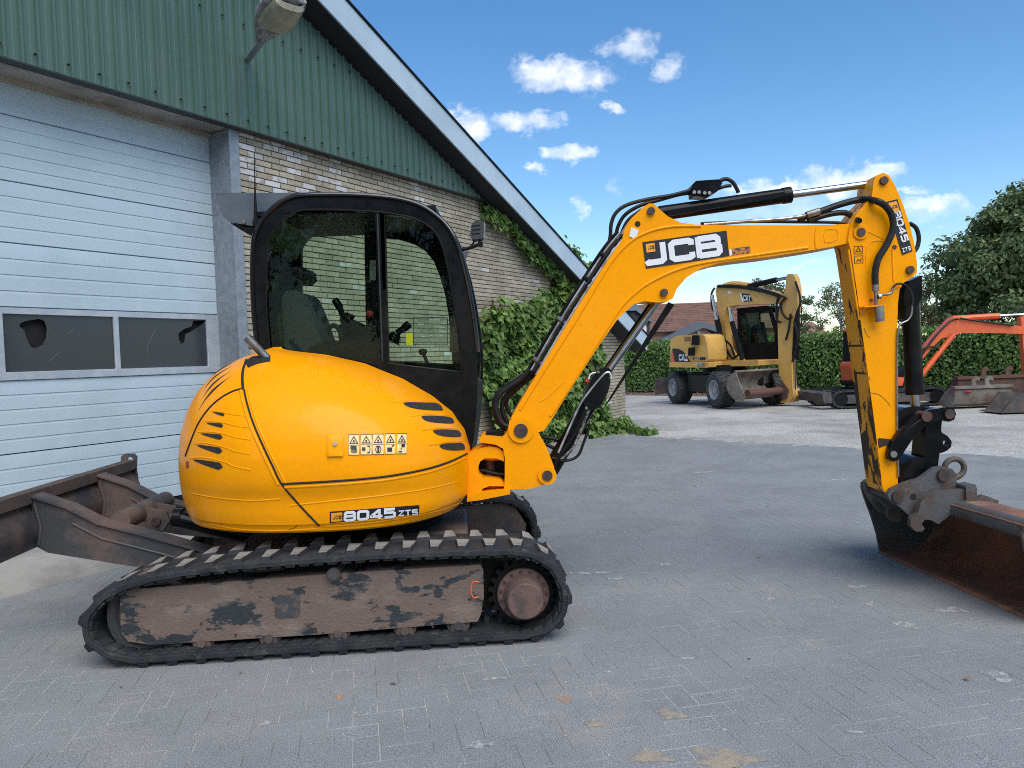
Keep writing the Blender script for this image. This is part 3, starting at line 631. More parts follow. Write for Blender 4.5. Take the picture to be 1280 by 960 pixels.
# ------------------------------------------------------------------ yard lamp on the gable
Lroot = CPL.at(*CPL.px(309, 76), -.02)
LAMP = thing('wall_lamp', 'old street lamp head on a galvanised tube sticking out of the green gable cladding', 'lamp', Lroot)
def lampP(x, y, k):                                    # points step out from the gable by k metres
    pl = Plane(-(6.25-k)*Nn_, WDIR); return pl.at(*pl.px(x, y))
p0_, p1_ = lampP(310, 74, 0.02), lampP(326, 53, .42)
part('arm_tube', MB().tube([p0_, p0_*.5+p1_*.5, p1_], .034, 14), GALV, LAMP)
hx = unit(lampP(361, 2, 1.0)-lampP(325, 54, .42)); hl = float(np.linalg.norm(lampP(361, 2, 1.0)-lampP(325, 54, .42)))*1.06
hy = unit(np.cross((0, 0, 1.), hx)); hz = np.cross(hx, hy)
def head(prof, zc, name, mat, par, close=True):
    G = []
    for t, wd, up, dn in prof:
        c = p1_+hx*hl*t; row = []
        for j in range(17):
            a = 2*math.pi*j/16; yy = math.cos(a); zz = math.sin(a); yy = math.copysign(abs(yy)**.75, yy); zz = math.copysign(abs(zz)**.75, zz)
            row.append(c+hy*wd*1.3*yy+hz*((up if zz > 0 else dn)*1.15*zz+zc))
        G.append(row)
    return part(name, MB().grid(G), mat, par, ang=40)
lh = head([(-.02, .03, .03, .03), (.06, .05, .05, .04), (.25, .105, .085, .035), (.5, .145, .10, .035), (.8, .155, .095, .035), (.97, .13, .06, .03), (1.02, .02, .01, .01)], .03, 'lamp_housing', M('weathered_aluminium', (.34, .34, .33), .6, .1, col2=(.17, .17, .18), scale=20, lo=.4, hi=.6, grain=.3, gscale=90), LAMP)
head([(.40, .10, .02, .03), (.44, .122, .02, .075), (.7, .13, .02, .085), (.93, .11, .02, .075), (.965, .09, .02, .03)], -.012, 'lens', M('yellowed_lens', (.30, .28, .19), .3, col2=(.22, .20, .14), scale=8, coat=.3), lh)

# ------------------------------------------------------------------ vine on the wall
LEAFM = M('vine_leaf', (0.155, 0.255, 0.068), .5, spec=.3, col2=(0.11, 0.20, 0.055), scale=1.5, island=.48, transl=.3, col3=(0.27, 0.36, 0.10), scale3=1.0, lo3=.56, hi3=.68)
world_tex(LEAFM)
def wall_px_poly(poly): return [WP.px(*q) for q in poly]
VINE = thing('vine', 'dense leafy vine climbing the brick wall and hanging below the gable soffit', 'vine', WP.at(11.5, 0, -.2))
stm = MB()
for pth in ([(700, 535), (690, 480), (700, 420), (712, 360), (690, 330), (655, 300), (625, 268)], [(640, 545), (635, 480), (645, 400)], [(612, 540), (608, 470), (618, 400), (612, 375)], [(745, 532), (740, 470), (728, 400), (720, 350)]):
    stm.tube([WP.at(*WP.px(*q), -.05) for q in pth], .018, 6)
part('stem', stm, M('vine_stem', (.07, .05, .035), .9), VINE)
def in_poly(x, y, poly):
    c = False; n = len(poly); j = n-1
    for i in range(n):
        if (poly[i][1] > y) != (poly[j][1] > y) and x < (poly[j][0]-poly[i][0])*(y-poly[i][1])/(poly[j][1]-poly[i][1]+1e-9)+poly[i][0]: c = not c
        j = i
    return c
patches = [([(590, 400), (603, 382), (625, 384), (650, 376), (672, 378), (690, 350), (708, 330), (722, 322), (736, 345), (730, 380), (736, 408), (746, 436), (750, 466), (744, 498), (744, 530), (700, 545), (655, 552), (600, 520), (592, 470)], 1.0, .38, 12500),
           ([(598, 258), (610, 256), (640, 270), (655, 285), (690, 300), (715, 322), (728, 345), (720, 372), (700, 368), (690, 345), (672, 335), (650, 318), (640, 300), (622, 280), (604, 274)], 1.0, .20, 2600),
           ([(715, 530), (757, 520), (775, 540), (745, 556), (715, 552)], .8, .45, 900)]
Pv = []
for poly, dens, bulge, n in patches:
    W2 = [WP.px(*q) for q in poly]; a0 = min(q[0] for q in W2); a1 = max(q[0] for q in W2); b0 = min(q[1] for q in W2); b1 = max(q[1] for q in W2); cnt = 0
    clump = [(random.uniform(a0, a1), random.uniform(b0, b1), random.uniform(.2, .5)) for _ in range(60)]
    while cnt < n:
        a = random.uniform(a0, a1); b = random.uniform(b0, b1)
        if not in_poly(a+random.gauss(0, .06), b+random.gauss(0, .06), W2): continue
        dmin = min(((a-c)**2+(b-d)**2)/(r*r) for c, d, r in clump)
        depth = bulge*(.35+.65*max(0, 1-dmin))*random.uniform(.25, 1)**.5
        Pv.append(WP.at(a, max(b, .04), -depth)); cnt += 1
for i in range(250):                                   # shoot trailing on the ground round the corner
    t = random.random(); c = on_z(752+55*t, 530+13*t); Pv.append(c+np.array([random.gauss(0, .10), random.gauss(0, .07), .03+.11*random.random()*(1-.4*t)]))
Pv = np.array(Pv); vdir = -WP.n*1.0+np.array([0, 0, .55]); vdir /= np.linalg.norm(vdir)
VV, VF = leaf_cloud(Pv, np.tile(vdir, (len(Pv), 1)), .118, LEAF6, rng, spread=.5, droop=.9)
nearest = np.argsort(np.linalg.norm(Pv-_O, axis=1)+np.where(((Pv-WP.p) @ WP.n) < -.22, 0, 50))[:260]; isn = np.zeros(len(Pv), bool); isn[nearest] = True
vo = np.array(VINE.location); VVr = VV.reshape(len(Pv), 8, 3); base = VF.reshape(len(Pv), 6, 3)[0]
rest_i = np.where(~isn)[0]
o = link('foliage', raw_mesh('foliage', VVr[rest_i].reshape(-1, 3)-vo, (np.arange(len(rest_i))[:, None, None]*8+base[None]).reshape(-1, 3), LEAFM), VINE); o['kind'] = 'stuff'
lf = raw_mesh('leaf', LEAF6*.11, base, LEAFM)
for i in nearest:
    q = Vector(vdir+rng.normal(0, .45, 3)).to_track_quat('Z', 'Y'); e = q.to_euler(); e.rotate_axis('Z', math.pi+random.gauss(0, .7)); link('leaf', lf, VINE, Vector(Pv[i])-VINE.location, e)

Pd = []
for i in range(260):
    t = random.random(); c = on_z(640+150*t, 566-26*t); Pd.append(c+np.array([random.gauss(0, .35), random.gauss(0, .25), .006]))
for i in range(60): Pd.append(np.array([random.uniform(-4, 5), random.uniform(3.2, 12), .006]))
Pd = np.array(Pd); Pd = Pd[((Pd-WP.p) @ WP.n) < -.05]
VV, VF = leaf_cloud(Pd, np.tile(np.array([0, 0, 1.]), (len(Pd), 1)), .035, LEAF4, rng, spread=.25)
o = link('leaf_litter', raw_mesh('leaf_litter', VV, VF, M('withered_leaf', (.24, .17, .09), .9, island=.5))); tag(o, 'small withered leaves blown onto the grey paving below the vine', 'leaves', kind='stuff')

# ------------------------------------------------------------------ hedge, trees, far buildings
HEDGEM = M('hedge_leaf', (0.155, 0.265, 0.070), .55, spec=.3, col2=(0.115, 0.215, 0.056), scale=.8, island=.5, transl=.25)
world_tex(HEDGEM)
H0 = on_z(800, 490); H1 = on_z(1000, 492.5); hd = unit((H1-H0)*np.array([1, 1, 0])); hn = np.array([hd[1], -hd[0], 0]); hn = hn if hn[1] < 0 else -hn
HL0, HL1 = -5.5, 25.0; HH = 1.97
HEDGE = thing('hedge', 'clipped dark green laurel hedge along the back of the yard', 'hedge', H0+hd*8)
part('dark_filler', MB().box(H0+hd*(HL0+HL1)/2-hn*.62+np.array([0, 0, HH/2-.06]), (HL1-HL0-.2, .95, HH-.3), [hd, hn, (0, 0, 1)]), M('hedge_inside', (.012, .018, .008), .9), HEDGE)  # solid dark box, no real branches; stops the view through the leaves
n = 42000; t = rng.uniform(HL0, HL1, n); topm = rng.random(n) < .22
zf = rng.uniform(.10, HH, n); fo = rng.uniform(-.12, .06, n)+.05*np.sin(t*2.3+zf*3)
Ph = H0[None]+hd[None]*t[:, None]+hn[None]*fo[:, None]; Ph[:, 2] = zf
Pt = H0[None]+hd[None]*t[:, None]-hn[None]*rng.uniform(0, 1.2, n)[:, None]; Pt[:, 2] = HH+rng.uniform(-.12, .05, n)+.04*np.sin(t*1.7)
Ph[topm] = Pt[topm]; Nh = np.where(topm[:, None], np.array([0, 0, 1.]), hn+np.array([0, 0, .25]))
VV, VF = leaf_cloud(Ph, Nh, .115, LEAF4, rng, spread=.55, droop=.2)
ho = np.array(HEDGE.location); o = link('foliage', raw_mesh('hedge_foliage', VV-ho, VF, HEDGEM), HEDGE); o['kind'] = 'stuff'
tr = MB()
for k in range(40):
    c = H0+hd*(HL0+.5+k*.72)-hn*.3; part('stem', MB().tube([c+np.array([0, 0, -.05]), c+np.array([.03, 0, .3])], .03, 6), M('hedge_stem', (.06, .045, .03), .9), HEDGE)
sb = [H0+hd*HL0+hn*1.6, H0+hd*HL1+hn*1.2, H0+hd*HL1-hn*3, H0+hd*HL0-hn*3]
sheet('planting_bed', [tuple(p[:2]) for p in sb], -.022, SOIL)
nl = 2600; tl = rng.uniform(HL0, HL1, nl); Pl = H0[None]+hd[None]*tl[:, None]+hn[None]*(rng.random(nl)**1.3*1.5-.2)[:, None]; Pl[:, 2] = rng.uniform(-.01, .03, nl)
VV, VF = leaf_cloud(Pl, np.tile(np.array([0, 0, 1.]), (nl, 1)), .09, LEAF4, rng, spread=.4)
o = link('fallen_leaves', raw_mesh('fallen_leaves', VV, VF, M('dry_leaf', (.20, .12, .065), .9, island=.5))); tag(o, 'dry brown fallen leaves on the soil under the hedge', 'leaves', kind='stuff')

def tree(label, base, height, crown, nleaf, lsize, mat, seed, name='broadleaf_tree', trunk_r=.18, density=1.0, clumps=60, shape=LEAF4, hollow=.55, barkc=(.07, .055, .04)):
    """crown: list of (dx, dy, z, rx, ry, rz) lobes"""
    rg = np.random.default_rng(seed); rr = random.Random(seed)
    T = thing(name, label, 'tree', base); mb = MB(); B = np.array(base, float)
    zc = np.mean([c[2] for c in crown]); tip = B+np.array([crown[0][0]*.4, crown[0][1]*.4, height*.8])
    mb.tube([B+np.array([0, 0, -.1]), B*.6+tip*.4, tip], [trunk_r, trunk_r*.75, trunk_r*.25], 10)
    cl = []
    for c in crown:
        for _ in range(max(3, int(clumps*c[3]*c[5]/sum(q[3]*q[5] for q in crown)))):
            d = rg.normal(0, 1, 3); d /= np.linalg.norm(d); rad = rr.uniform(hollow, 1.0); ctr = B+np.array([c[0]+d[0]*c[3]*rad, c[1]+d[1]*c[4]*rad, c[2]+d[2]*c[5]*rad])
            cl.append((ctr, rr.uniform(.16, .34)*min(c[3], c[5])))
    for k in range(min(len(cl), 26)):
        ctr = cl[k*len(cl)//26][0] if len(cl) >= 26 else cl[k][0]; st = B+(tip-B)*rr.uniform(.45, .95); mid = st*.5+ctr*.5+np.array([0, 0, .1*height*.3])
        mb.tube([st, mid, ctr], [trunk_r*.32, trunk_r*.2, trunk_r*.07], 6)
    part('trunk', mb, M('bark_%d' % seed, barkc, .9, col2=tuple(.6*q for q in barkc), scale=6, bump=.5, bscale=20), T)
    w = np.array([q[1]**2 for q in cl]); w /= w.sum(); idx = rg.choice(len(cl), nleaf, p=w); C_ = np.array([q[0] for q in cl])[idx]; R_ = np.array([q[1] for q in cl])[idx]
    d = rg.normal(0, 1, (nleaf, 3)); d /= np.linalg.norm(d, axis=1)[:, None]; P = C_+d*(R_*rg.random(nleaf)**.45)[:, None]*np.array([1.15, 1.15, .72])
    VV, VF = leaf_cloud(P, d*.6+np.array([0, 0, .5]), lsize, shape, rg, spread=.6, droop=.5)
    o = link('crown', raw_mesh('crown', VV-B, VF, mat), T); o['kind'] = 'stuff'; return T
TREED = M('dark_tree_leaf', (0.115, 0.160, 0.070), .6, spec=.25, col2=(0.14, 0.19, 0.08), scale=.5, island=.4, transl=.2); world_tex(TREED)
TREEO = M('olive_tree_leaf', (0.115, 0.125, 0.04), .55, col2=(0.16, 0.145, 0.055), scale=.6, island=.35, transl=.35); world_tex(TREEO)
TREEB = M('birch_leaf', (0.12, 0.15, 0.06), .55, col2=(0.17, 0.17, 0.075), scale=.6, island=.35, transl=.35); world_tex(TREEB)
def base_at(px, Y): p = on_y(px, 440, Y); return (float(p[0]), float(Y), 0.0)
tree('huge dark leafy tree filling the right edge above the hedge', base_at(1335, 34), 9.5, [(0, 0, 5.3, 5.0, 4.2, 3.4), (-2.6, -.6, 4.2, 3.2, 3.0, 2.4), (2.5, 0, 6.6, 3.6, 3.4, 2.9), (-.9, 0, 6.5, 3.3, 3.0, 2.1), (-4.7, 0, 3.2, 1.9, 2.0, 1.5), (-3.7, 0, 4.7, 2.0, 2.0, 1.6), (-1.8, 0, 6.4, 2.2, 2.0, 1.5)], 125000, .25, TREED, 11, trunk_r=.32, clumps=560, hollow=.15)
tree('olive yellow tree between the digger arm and the dark tree', base_at(1172, 44), 6.5, [(0, 0, 3.6, 2.4, 2.0, 2.0), (.8, 0, 2.4, 2.3, 1.6, 1.4), (-1.6, 0, 2.6, 1.6, 1.6, 1.3)], 13000, .15, TREEO, 12, trunk_r=.14, clumps=90)
tree('feathery pale birch just left of the yellow dipper arm', base_at(1052, 42), 6.0, [(0, 0, 3.6, 1.5, 1.3, 1.4), (-.4, 0, 4.5, .8, .8, .6), (.5, 0, 2.3, 1.4, 1.2, .9)], 3600, .13, TREEB, 13, name='birch_tree', trunk_r=.08, clumps=60, barkc=(.35, .34, .32))
tree('thin see-through tree right of the wheeled digger', base_at(1003, 46), 5.5, [(0, 0, 3.9, 1.2, 1, .9), (.2, 0, 3.0, 1.3, 1.1, .9)], 1900, .14, TREEB, 14, trunk_r=.07, clumps=40)
tree('light green treetop rising behind the wheeled digger boom', base_at(948, 60), 8.0, [(0, 0, 5.6, 2.6, 2, 1.5), (1.2, 0, 4.8, 2, 2, 1.5)], 5200, .19, TREEB, 15, trunk_r=.15, clumps=70)
# unseen half of the yard: a row of trees behind the camera keeps the reflections honest
for k, (x, y) in enumerate(((-9, -11), (-3, -13), (4, -12), (11, -10))):
    tree('tall tree in the row behind the camera, seen only mirrored in the cab glass', (x, y, 0), 8, [(0, 0, 5.2, 3, 2.6, 2.9)], 5000, .3, TREED, 20+k, trunk_r=.2, clumps=50)['group'] = 'trees behind the camera'

TILE = M('brown_roof_tile', (0.20, 0.105, 0.075), .85, col2=(0.14, 0.08, 0.06), scale=1.2, grain=.25, gscale=7, stretch=(1, 1, 1))
PINKB = M('pink_house_brick', (0.36, 0.20, 0.155), .9, col2=(0.30, .17, .13), scale=2, grain=.12, gscale=9)
SLATE = M('slate_trim', (.10, .12, .14), .6)
def tiled_roof(pl, quad, off0, slope_run, parent, rows, mat=TILE):
    """roof plane from eaves (a0, z0)-(a1, z0) rising to the ridge, laid in stepped tile courses; each course is its own piece"""
    (a0, z0), (a1, z1) = quad
    for r in range(rows):
        t0, t1 = r/rows, (r+1)/rows; b0 = off0+slope_run*t0; b1 = off0+slope_run*t1; za = z0+(z1-z0)*t0; zb = z0+(z1-z0)*t1
        mb = MB(); n = max(1, int((a1-a0)/.9)); k = (a1-a0)/n
        A = [pl.at(a0, za+.05, b0), pl.at(a1, za+.05, b0), pl.at(a1, zb, b1+.02), pl.at(a0, zb, b1+.02), pl.at(a0, za-.02, b0), pl.at(a1, za-.02, b0)]
        mb.add(A, [(0, 1, 2, 3), (4, 5, 1, 0)]); part('tile_course', mb, mat, parent)
HP = PLY(52.0); hb = HP.px(870, 430)
HOUSE = thing('farmhouse', 'brick farmhouse with brown tiled roof beyond the hedge, behind the wheeled digger', 'house', HP.at(HP.px(870, 440)[0], 0))
xa, xb = HP.px(800, 430)[0], HP.px(986, 430)[0]; ze = 3.0; zr = HP.px(880, 378)[1]+.3
mb = MB(); mb.prism(HP, [(xa+.3, 0), (xb-.3, 0), (xb-.3, ze), (xa+.3, ze)], .3, 9.0); mb.prism(Plane(HP.at(xb-.31, 0, .3), math.pi/2), [(0, ze), (8.6, ze), (4.3, zr-.2)], 0, .25)
hw = part('wall', mb, PINKB, HOUSE)
rf = part('roof', MB().prism(Plane(HP.at(xb-.01, 0, 0), math.pi/2), [(-.1, ze), (9.3, ze), (4.6, zr-.03)], 0, xb-xa-.02), TILE, HOUSE)
tiled_roof(HP, ((xa, ze), (xb, zr)), -.15, 4.75, rf, 16)
ga, gb, gt = HP.px(818, 427), HP.px(903, 424), HP.px(868, 404)
part('gable_wall', MB().prism(HP, [(ga[0]+.3, 0), (gb[0]-.3, 0), (gb[0]-.3, gb[1]-.4), (gt[0], gt[1]-.3), (ga[0]+.3, ga[1]-.3)], -2.0, .29), PINKB, HOUSE)
part('gable_trim', MB().prism(HP, [(ga[0], ga[1]), (gt[0], gt[1]), (gt[0]+2.9, gt[1]-1.0), (gt[0]+2.9, gt[1]-1.4), (gt[0], gt[1]-.4), (ga[0], ga[1]-.4)], -2.3, -2.05), SLATE, HOUSE)
part('gable_roof', MB().prism(HP, [(ga[0], ga[1]+.02), (gt[0], gt[1]+.02), (gt[0]+2.9, gt[1]-.98), (gt[0]+2.9, gt[1]-1.1), (gt[0], gt[1]-.1), (ga[0], ga[1]-.1)], -2.04, 3.0), SLATE, HOUSE)
part('downpipe', MB().tube([HP.at(HP.px(862, 420)[0], HP.px(862, 412)[1], -2.1), HP.at(HP.px(866, 420)[0], HP.px(864, 425)[1], -2.1)], .10, 8), GALV, HOUSE)
HP2 = PLY(60.0); a_, b_, t_ = HP2.px(992, 430), HP2.px(1042, 430), HP2.px(1015, 402)
HOUSE2 = thing('outbuilding', 'low pink roofed outbuilding peeping over the hedge right of the wheeled digger', 'building', HP2.at(a_[0], 0))
part('wall', MB().prism(HP2, [(a_[0], 0), (b_[0], 0), (b_[0], 2.3), (a_[0], 2.3)], .2, 5), PINKB, HOUSE2)
part('roof', MB().prism(Plane(HP2.at(a_[0]-.2, 0, 0), 0), [(0, 2.2), (b_[0]-a_[0]+.4, 2.2), (t_[0]-a_[0]+.2, t_[1])], 0, 5.4), M('faded_tile', (.33, .22, .17), .9, col2=(.27, .17, .13), scale=3, grain=.15, gscale=12), HOUSE2)
# dark shed beyond the barn corner
SP = PLY(37.0); q = lambda x, y: SP.px(x, y)
SHED = thing('shed', 'small charcoal clad shed with slate roof just past the barn corner', 'shed', SP.at(q(790, 440)[0], 0))
a0, a1 = q(760, 430)[0], q(813, 430)[0]; zt, zl = q(790, 389)[1], q(813, 404)[1]
CHAR = M('charcoal_board', (.035, .036, .042), .7, grain=.1)
mb = MB(); mb.prism(SP, [(a0, 0), (a1, 0), (a1, zl), (a1-.66, zt), (a0, zt)], .06, 5); sw = part('wall', mb, CHAR, SHED)
nb = 9
for k in range(nb):
    x0 = a0+(a1-a0)*k/nb; x1 = a0+(a1-a0)*(k+1)/nb-.012; zk = min(zt, zl+(a1-x1)*(zt-zl)/.66)
    part('board', MB().prism(SP, [(x0, .05), (x1, .05), (x1, zk-.02), (x0, zk-.02)], .03, .058), CHAR, sw)
part('roof', MB().prism(SP, [(a0-.2, zt+.02), (a1-.66, zt+.02), (a1+.1, zl+.0), (a1+.1, zl+.07), (a1-.64, zt+.35), (a0-.2, zt+.35)], -.15, 5.2), M('slate_roof', (.13, .17, .22), .5), SHED)
sg = q(801, 415)
part('round_sign', MB().add([SP.at(sg[0]+.27*math.cos(2*math.pi*k/20)+.10*math.sin(2*math.pi*k/20), sg[1]+.42*math.sin(2*math.pi*k/20), .02) for k in range(20)], [tuple(range(20))]), M('sign_white', (.6, .63, .66), .5), SHED)
part('sign_emblem', MB().add([SP.at(q(797, 421)[0]+.09*math.cos(2*math.pi*k/12), q(797, 421)[1]+.09*math.sin(2*math.pi*k/12), .01) for k in range(12)], [tuple(range(12))]), M('sign_blue', (.06, .12, .45), .5), SHED)
# ================================================================== main excavator
EX = thing('tracked_excavator', 'big yellow tracked excavator with black cab, dozer blade and ditching bucket in the foreground', 'excavator', (-0.95, 5.0, 0))
def smooth_path(P, n=6, closed=False):
    P = [np.array(p, float) for p in P]; out = []; k = len(P)
    for i in range(k if closed else k-1):
        p0 = P[(i-1) % k] if closed or i > 0 else P[0]; p1 = P[i]; p2 = P[(i+1) % k]; p3 = P[(i+2) % k] if closed or i < k-2 else P[-1]
        for j in range(n):
            t = j/n; out.append(.5*((2*p1)+(-p0+p2)*t+(2*p0-5*p1+4*p2-p3)*t*t+(-p0+3*p1-3*p2+p3)*t**3))
    if not closed: out.append(P[-1])
    return out
def hosepx(mb, pts, Y, r, n=8, sm=5):
    """hose through surveyed points; Y may be one depth or one per point"""
    Ys = Y if hasattr(Y, '__len__') else [Y]*len(pts)
    return mb.tube(smooth_path([on_y(x, y, q) for (x, y), q in zip(pts, Ys)], sm), r, n)
def prism_px(pts, Y0, Y1, ref=None, mb=None, mi=0, mside=None):
    pl = PLY(ref if ref else Y0); return (mb or MB()).prism(PLY(0), [pl.px(*q) for q in pts], Y0, Y1, mi, mside)
def disc_px(x, y, r, Y0, Y1, mb=None, n=24, ref=None, mi=0):
    c = on_y(x, y, ref if ref else Y0); a = np.array([c[0], Y0, c[2]]); b = np.array([c[0], Y1, c[2]]); rad = r*(ref if ref else Y0)/FPX
    return (mb or MB()).cyl(a, b, rad, n, mi)

# ------------------------------------------------------------------ undercarriage
TP = Plane((-0.93, 3.98), math.radians(4.0))
tpath = [(205, 829), (300, 824), (450, 815), (600, 805), (655, 801), (688, 791), (705, 774), (711, 752), (707, 728), (695, 707), (676, 694), (650, 687), (600, 687), (500, 690), (400, 696), (300, 704), (225, 713), (172, 724), (134, 739), (111, 758), (101, 781), (106, 805), (128, 822), (165, 830)]
tp = [np.array(TP.px(*q)) for q in tpath]
for i in (0, 1, 2, 3, 4, 23): tp[i][1] = .024
tp[5][1] = max(tp[5][1], .035); tp[22][1] = max(tp[22][1], .035)
cp = np.array(smooth_path(tp, 14, True)); seg = np.linalg.norm(np.roll(cp, -1, 0)-cp, axis=1); cum = np.concatenate([[0], np.cumsum(seg)]); LT = cum[-1]
cpc = np.vstack([cp, cp[:1]])
def tr_at(s):
    s = s % LT; return np.array([np.interp(s, cum, cpc[:, 0]), np.interp(s, cum, cpc[:, 1])])
def tr_frame(s):
    p = tr_at(s); t = tr_at(s+.02)-tr_at(s-.02); t /= np.linalg.norm(t); return p, t, np.array([t[1], -t[0]])   # path runs counter-clockwise: outward normal
cen = cp.mean(0)
if (tr_frame(0)[2]) @ (tr_at(0)-cen) < 0: SG = -1
else: SG = 1
NL = int(round(LT/.147)); PT = LT/NL
def T3(a, z, off): return TP.at(a, z, off)
def lug_mesh(name, m):
    # x along the belt, y across (0 = belt edge), z outward; wide at the middle of the belt, narrow at its edge
    b = [(-.034, 0.004), (.022, 0.004), (.050, .175), (-.046, .19)]; t = [(-.026, .012), (.014, .012), (.036, .160), (-.036, .172)]
    V = [(x, m*y, -.006) for x, y in b]+[(x, m*y, .020) for x, y in t]
    Fq = [(4, 5, 6, 7)]+[(i, (i+1) % 4, (i+1) % 4+4, i+4) for i in range(4)]
    if m < 0: Fq = [tuple(reversed(f)) for f in Fq]
    me = bpy.data.meshes.new(name); me.from_pydata(V, [], Fq); me.materials.append(DUST); me.materials.append(RUBBER)
    me.polygons.foreach_set('material_index', [0, 1, 1, 1, 1]); me.polygons.foreach_set('use_smooth', [False]*5); me.update(); return me
lugA, lugB = lug_mesh('lug', 1), lug_mesh('lug', -1)
def make_track(o0, near):
    mb = MB(); ns = 190; G = []
    prof = [(0.0, -.010), (.012, .0), (.388, .0), (.400, -.010), (.400, -.032), (.37, -.042), (.03, -.042), (.0, -.032), (0.0, -.010)]
    for i in range(ns):
        p, t, nn = tr_frame(i*LT/ns); nn = nn*SG
        wob = .002*math.sin(i*1.3)
        G.append([T3(*(p+nn*(h+wob)), o0+o) for o, h in prof])
    mb.grid(G, closeu=True); bt_ = part('track', mb, RUBBER, EX, ang=40)
    for k in range(NL):
        for row in (0, 1):
            p, t, nn = tr_frame(k*PT+(PT/2 if row else 0)+.03); nn = nn*SG
            t3 = TP.u*t[0]+np.array([0, 0, t[1]]); n3 = TP.u*nn[0]+np.array([0, 0, nn[1]]); y3 = np.cross(n3, t3)
            flip = (y3 @ TP.n) < 0
            if flip: t3 = -t3; y3 = -y3
            m4 = Matrix([[t3[i], y3[i], n3[i]] for i in range(3)]).to_euler()
            pos = T3(*p, o0+(0.0 if row == 0 else .40))
            link('lug', lugA if row == 0 else lugB, bt_, Vector(pos)-Vector(EX.location), m4)
    gm = MB()
    for k in range(NL*2):
        p, t, nn = tr_frame(k*PT/2); nn = nn*SG; t3 = TP.u*t[0]+np.array([0, 0, t[1]]); n3 = TP.u*nn[0]+np.array([0, 0, nn[1]]); y3 = TP.n
        for oc, w in ((.062, .105), (.338, .105)):
            gm.box(T3(*(p-nn*.040), o0+oc), (.052, w, .018), [unit(t3+.0*y3), unit(y3+t3*.25), n3])
        gm.box(T3(*(p-nn*.055), o0+.2), (.03, .05, .05), [t3, y3, n3])
    o = part('inner_tooth', gm, RUBBER, bt_, bevel=.003, seg=1); o['kind'] = 'stuff'
    # frame with rollers, idler and sprocket
    sg_ = 1 if near else -1
    fo = Plane(TP.at(0, 0, .07), math.radians(4.0)); fp = [fo.px(*q) for q in [(150, 742), (158, 737), (200, 734), (420, 717), (600, 706), (604, 712), (605, 745), (601, 768), (597, 777), (400, 793), (190, 806), (160, 802), (151, 790)]]
    a0, a1 = (o0+.07, o0+.33)
    fb = MB(); fb.prism(TP, fp, a0, a1); fr_ = part('track_frame', fb, RUSTFRAME, EX, bevel=.006)
    fm = lambda x, y: fo.px(x, y)
    cy = MB(); q = [fm(*z) for z in [(344, 748), (348, 744), (372, 743), (375, 746), (375, 767), (371, 771), (348, 772), (344, 769)]]
    oo = (a0-.006, a0+.002) if near else (a1+.006, a1-.002)
    part('inspection_cover', cy.prism(TP, q, *oo), M('dark_plate', (.045, .048, .055), .7, col2=(.11, .08, .07), scale=20, lo=.5, hi=.6), fr_, bevel=.003)
    mk = MB()
    if near:
        mk.tube(smooth_path([TP.at(*fm(*z), a0-.001) for z in [(599, 728), (592, 727), (589, 733), (589, 742), (593, 747), (598, 746)]], 4), .004, 5)
        part('orange_paint_mark', mk, M('orange_mark', (.75, .13, .04), .6), fr_)
    rl = []
    for x in (252, 336, 423, 506, 573):
        b = MB(); c = fm(x, {252: 803, 336: 797, 423: 791, 506: 787, 573: 781}[x]); b.cyl(TP.at(c[0], c[1]-.005, a0-.012), TP.at(c[0], c[1]-.005, a0+.02), .022, 12); b.cyl(TP.at(c[0], .105, a0+.02), TP.at(c[0], .105, a1-.02), .062, 20)
        b.cyl(TP.at(c[0], .078, a0+.004), TP.at(c[0], .078, a0+.05), .045, 16)
        part('roller', b, BLADEM, fr_, bevel=.003)
    hl_ = MB()
    for x, y in ((172, 799), (192, 797), (212, 795), (252, 779), (300, 765), (404, 791), (295, 793), (476, 785), (541, 783)):
        c = fm(x, y); hl_.tube([TP.at(c[0], c[1], oo[0]+.0035), TP.at(c[0], c[1], oo[0]-.003)], .006, 8)
    o = part('bolt', hl_, PIN, fr_); o['kind'] = 'stuff'
    c = fm(418, 716); b = MB(); b.cyl(TP.at(c[0], c[1]+.0, o0+.03), TP.at(c[0], c[1], o0+.30), .035, 20); b.cyl(TP.at(c[0], c[1], o0+.022), TP.at(c[0], c[1], o0+.03), .026, 16)
    part('carrier_roller', b, BLADEM, EX, bevel=.003)
    ic = fm(186, 771); R0 = .225
    part('idler_wheel', MB().lathe(TP.at(*ic, o0), TP.n, [(.10, .0), (.10, .07), (.12, .08), (.12, R0-.05), (.10, R0-.03), (.10, R0), (.30, R0), (.30, R0-.03), (.28, R0-.05), (.28, .07), (.30, 0)], 48), BLADEM, EX, ang=25)
    sc = fm(655, 745); b = MB(); k = 21; pr = []
    for i in range(k):
        for dt, rr_ in ((-.30, .165), (-.17, .192), (.17, .192), (.30, .165)):
            a = 2*math.pi*(i+dt)/k; pr.append((sc[0]+rr_*math.cos(a), sc[1]+rr_*math.sin(a)))
    part('frame_end', MB().prism(TP, [(sc[0]-.30, .14), (sc[0]-.05, .12), (sc[0]-.02, .40), (sc[0]-.30, .42)], o0+.20, o0+.32), BLACKM, fr_, bevel=.01)
    b.prism(TP, pr, o0+.13, o0+.19); spk = part('sprocket', b, BLACKM, EX, bevel=.003)
    b = MB()
    if near: b.lathe(TP.at(*sc, o0), TP.n, [(.12, .0), (.12, .142), (.098, .142), (.092, .137), (.088, .112), (.06, .108), (.02, .101), (-.026, .096), (-.032, .090), (-.032, 0)], 48)
    else: b.lathe(TP.at(*sc, o0), TP.n, [(.16, 0), (.16, .15), (.30, .15), (.42, .1), (.436, .094), (.436, 0)], 40)
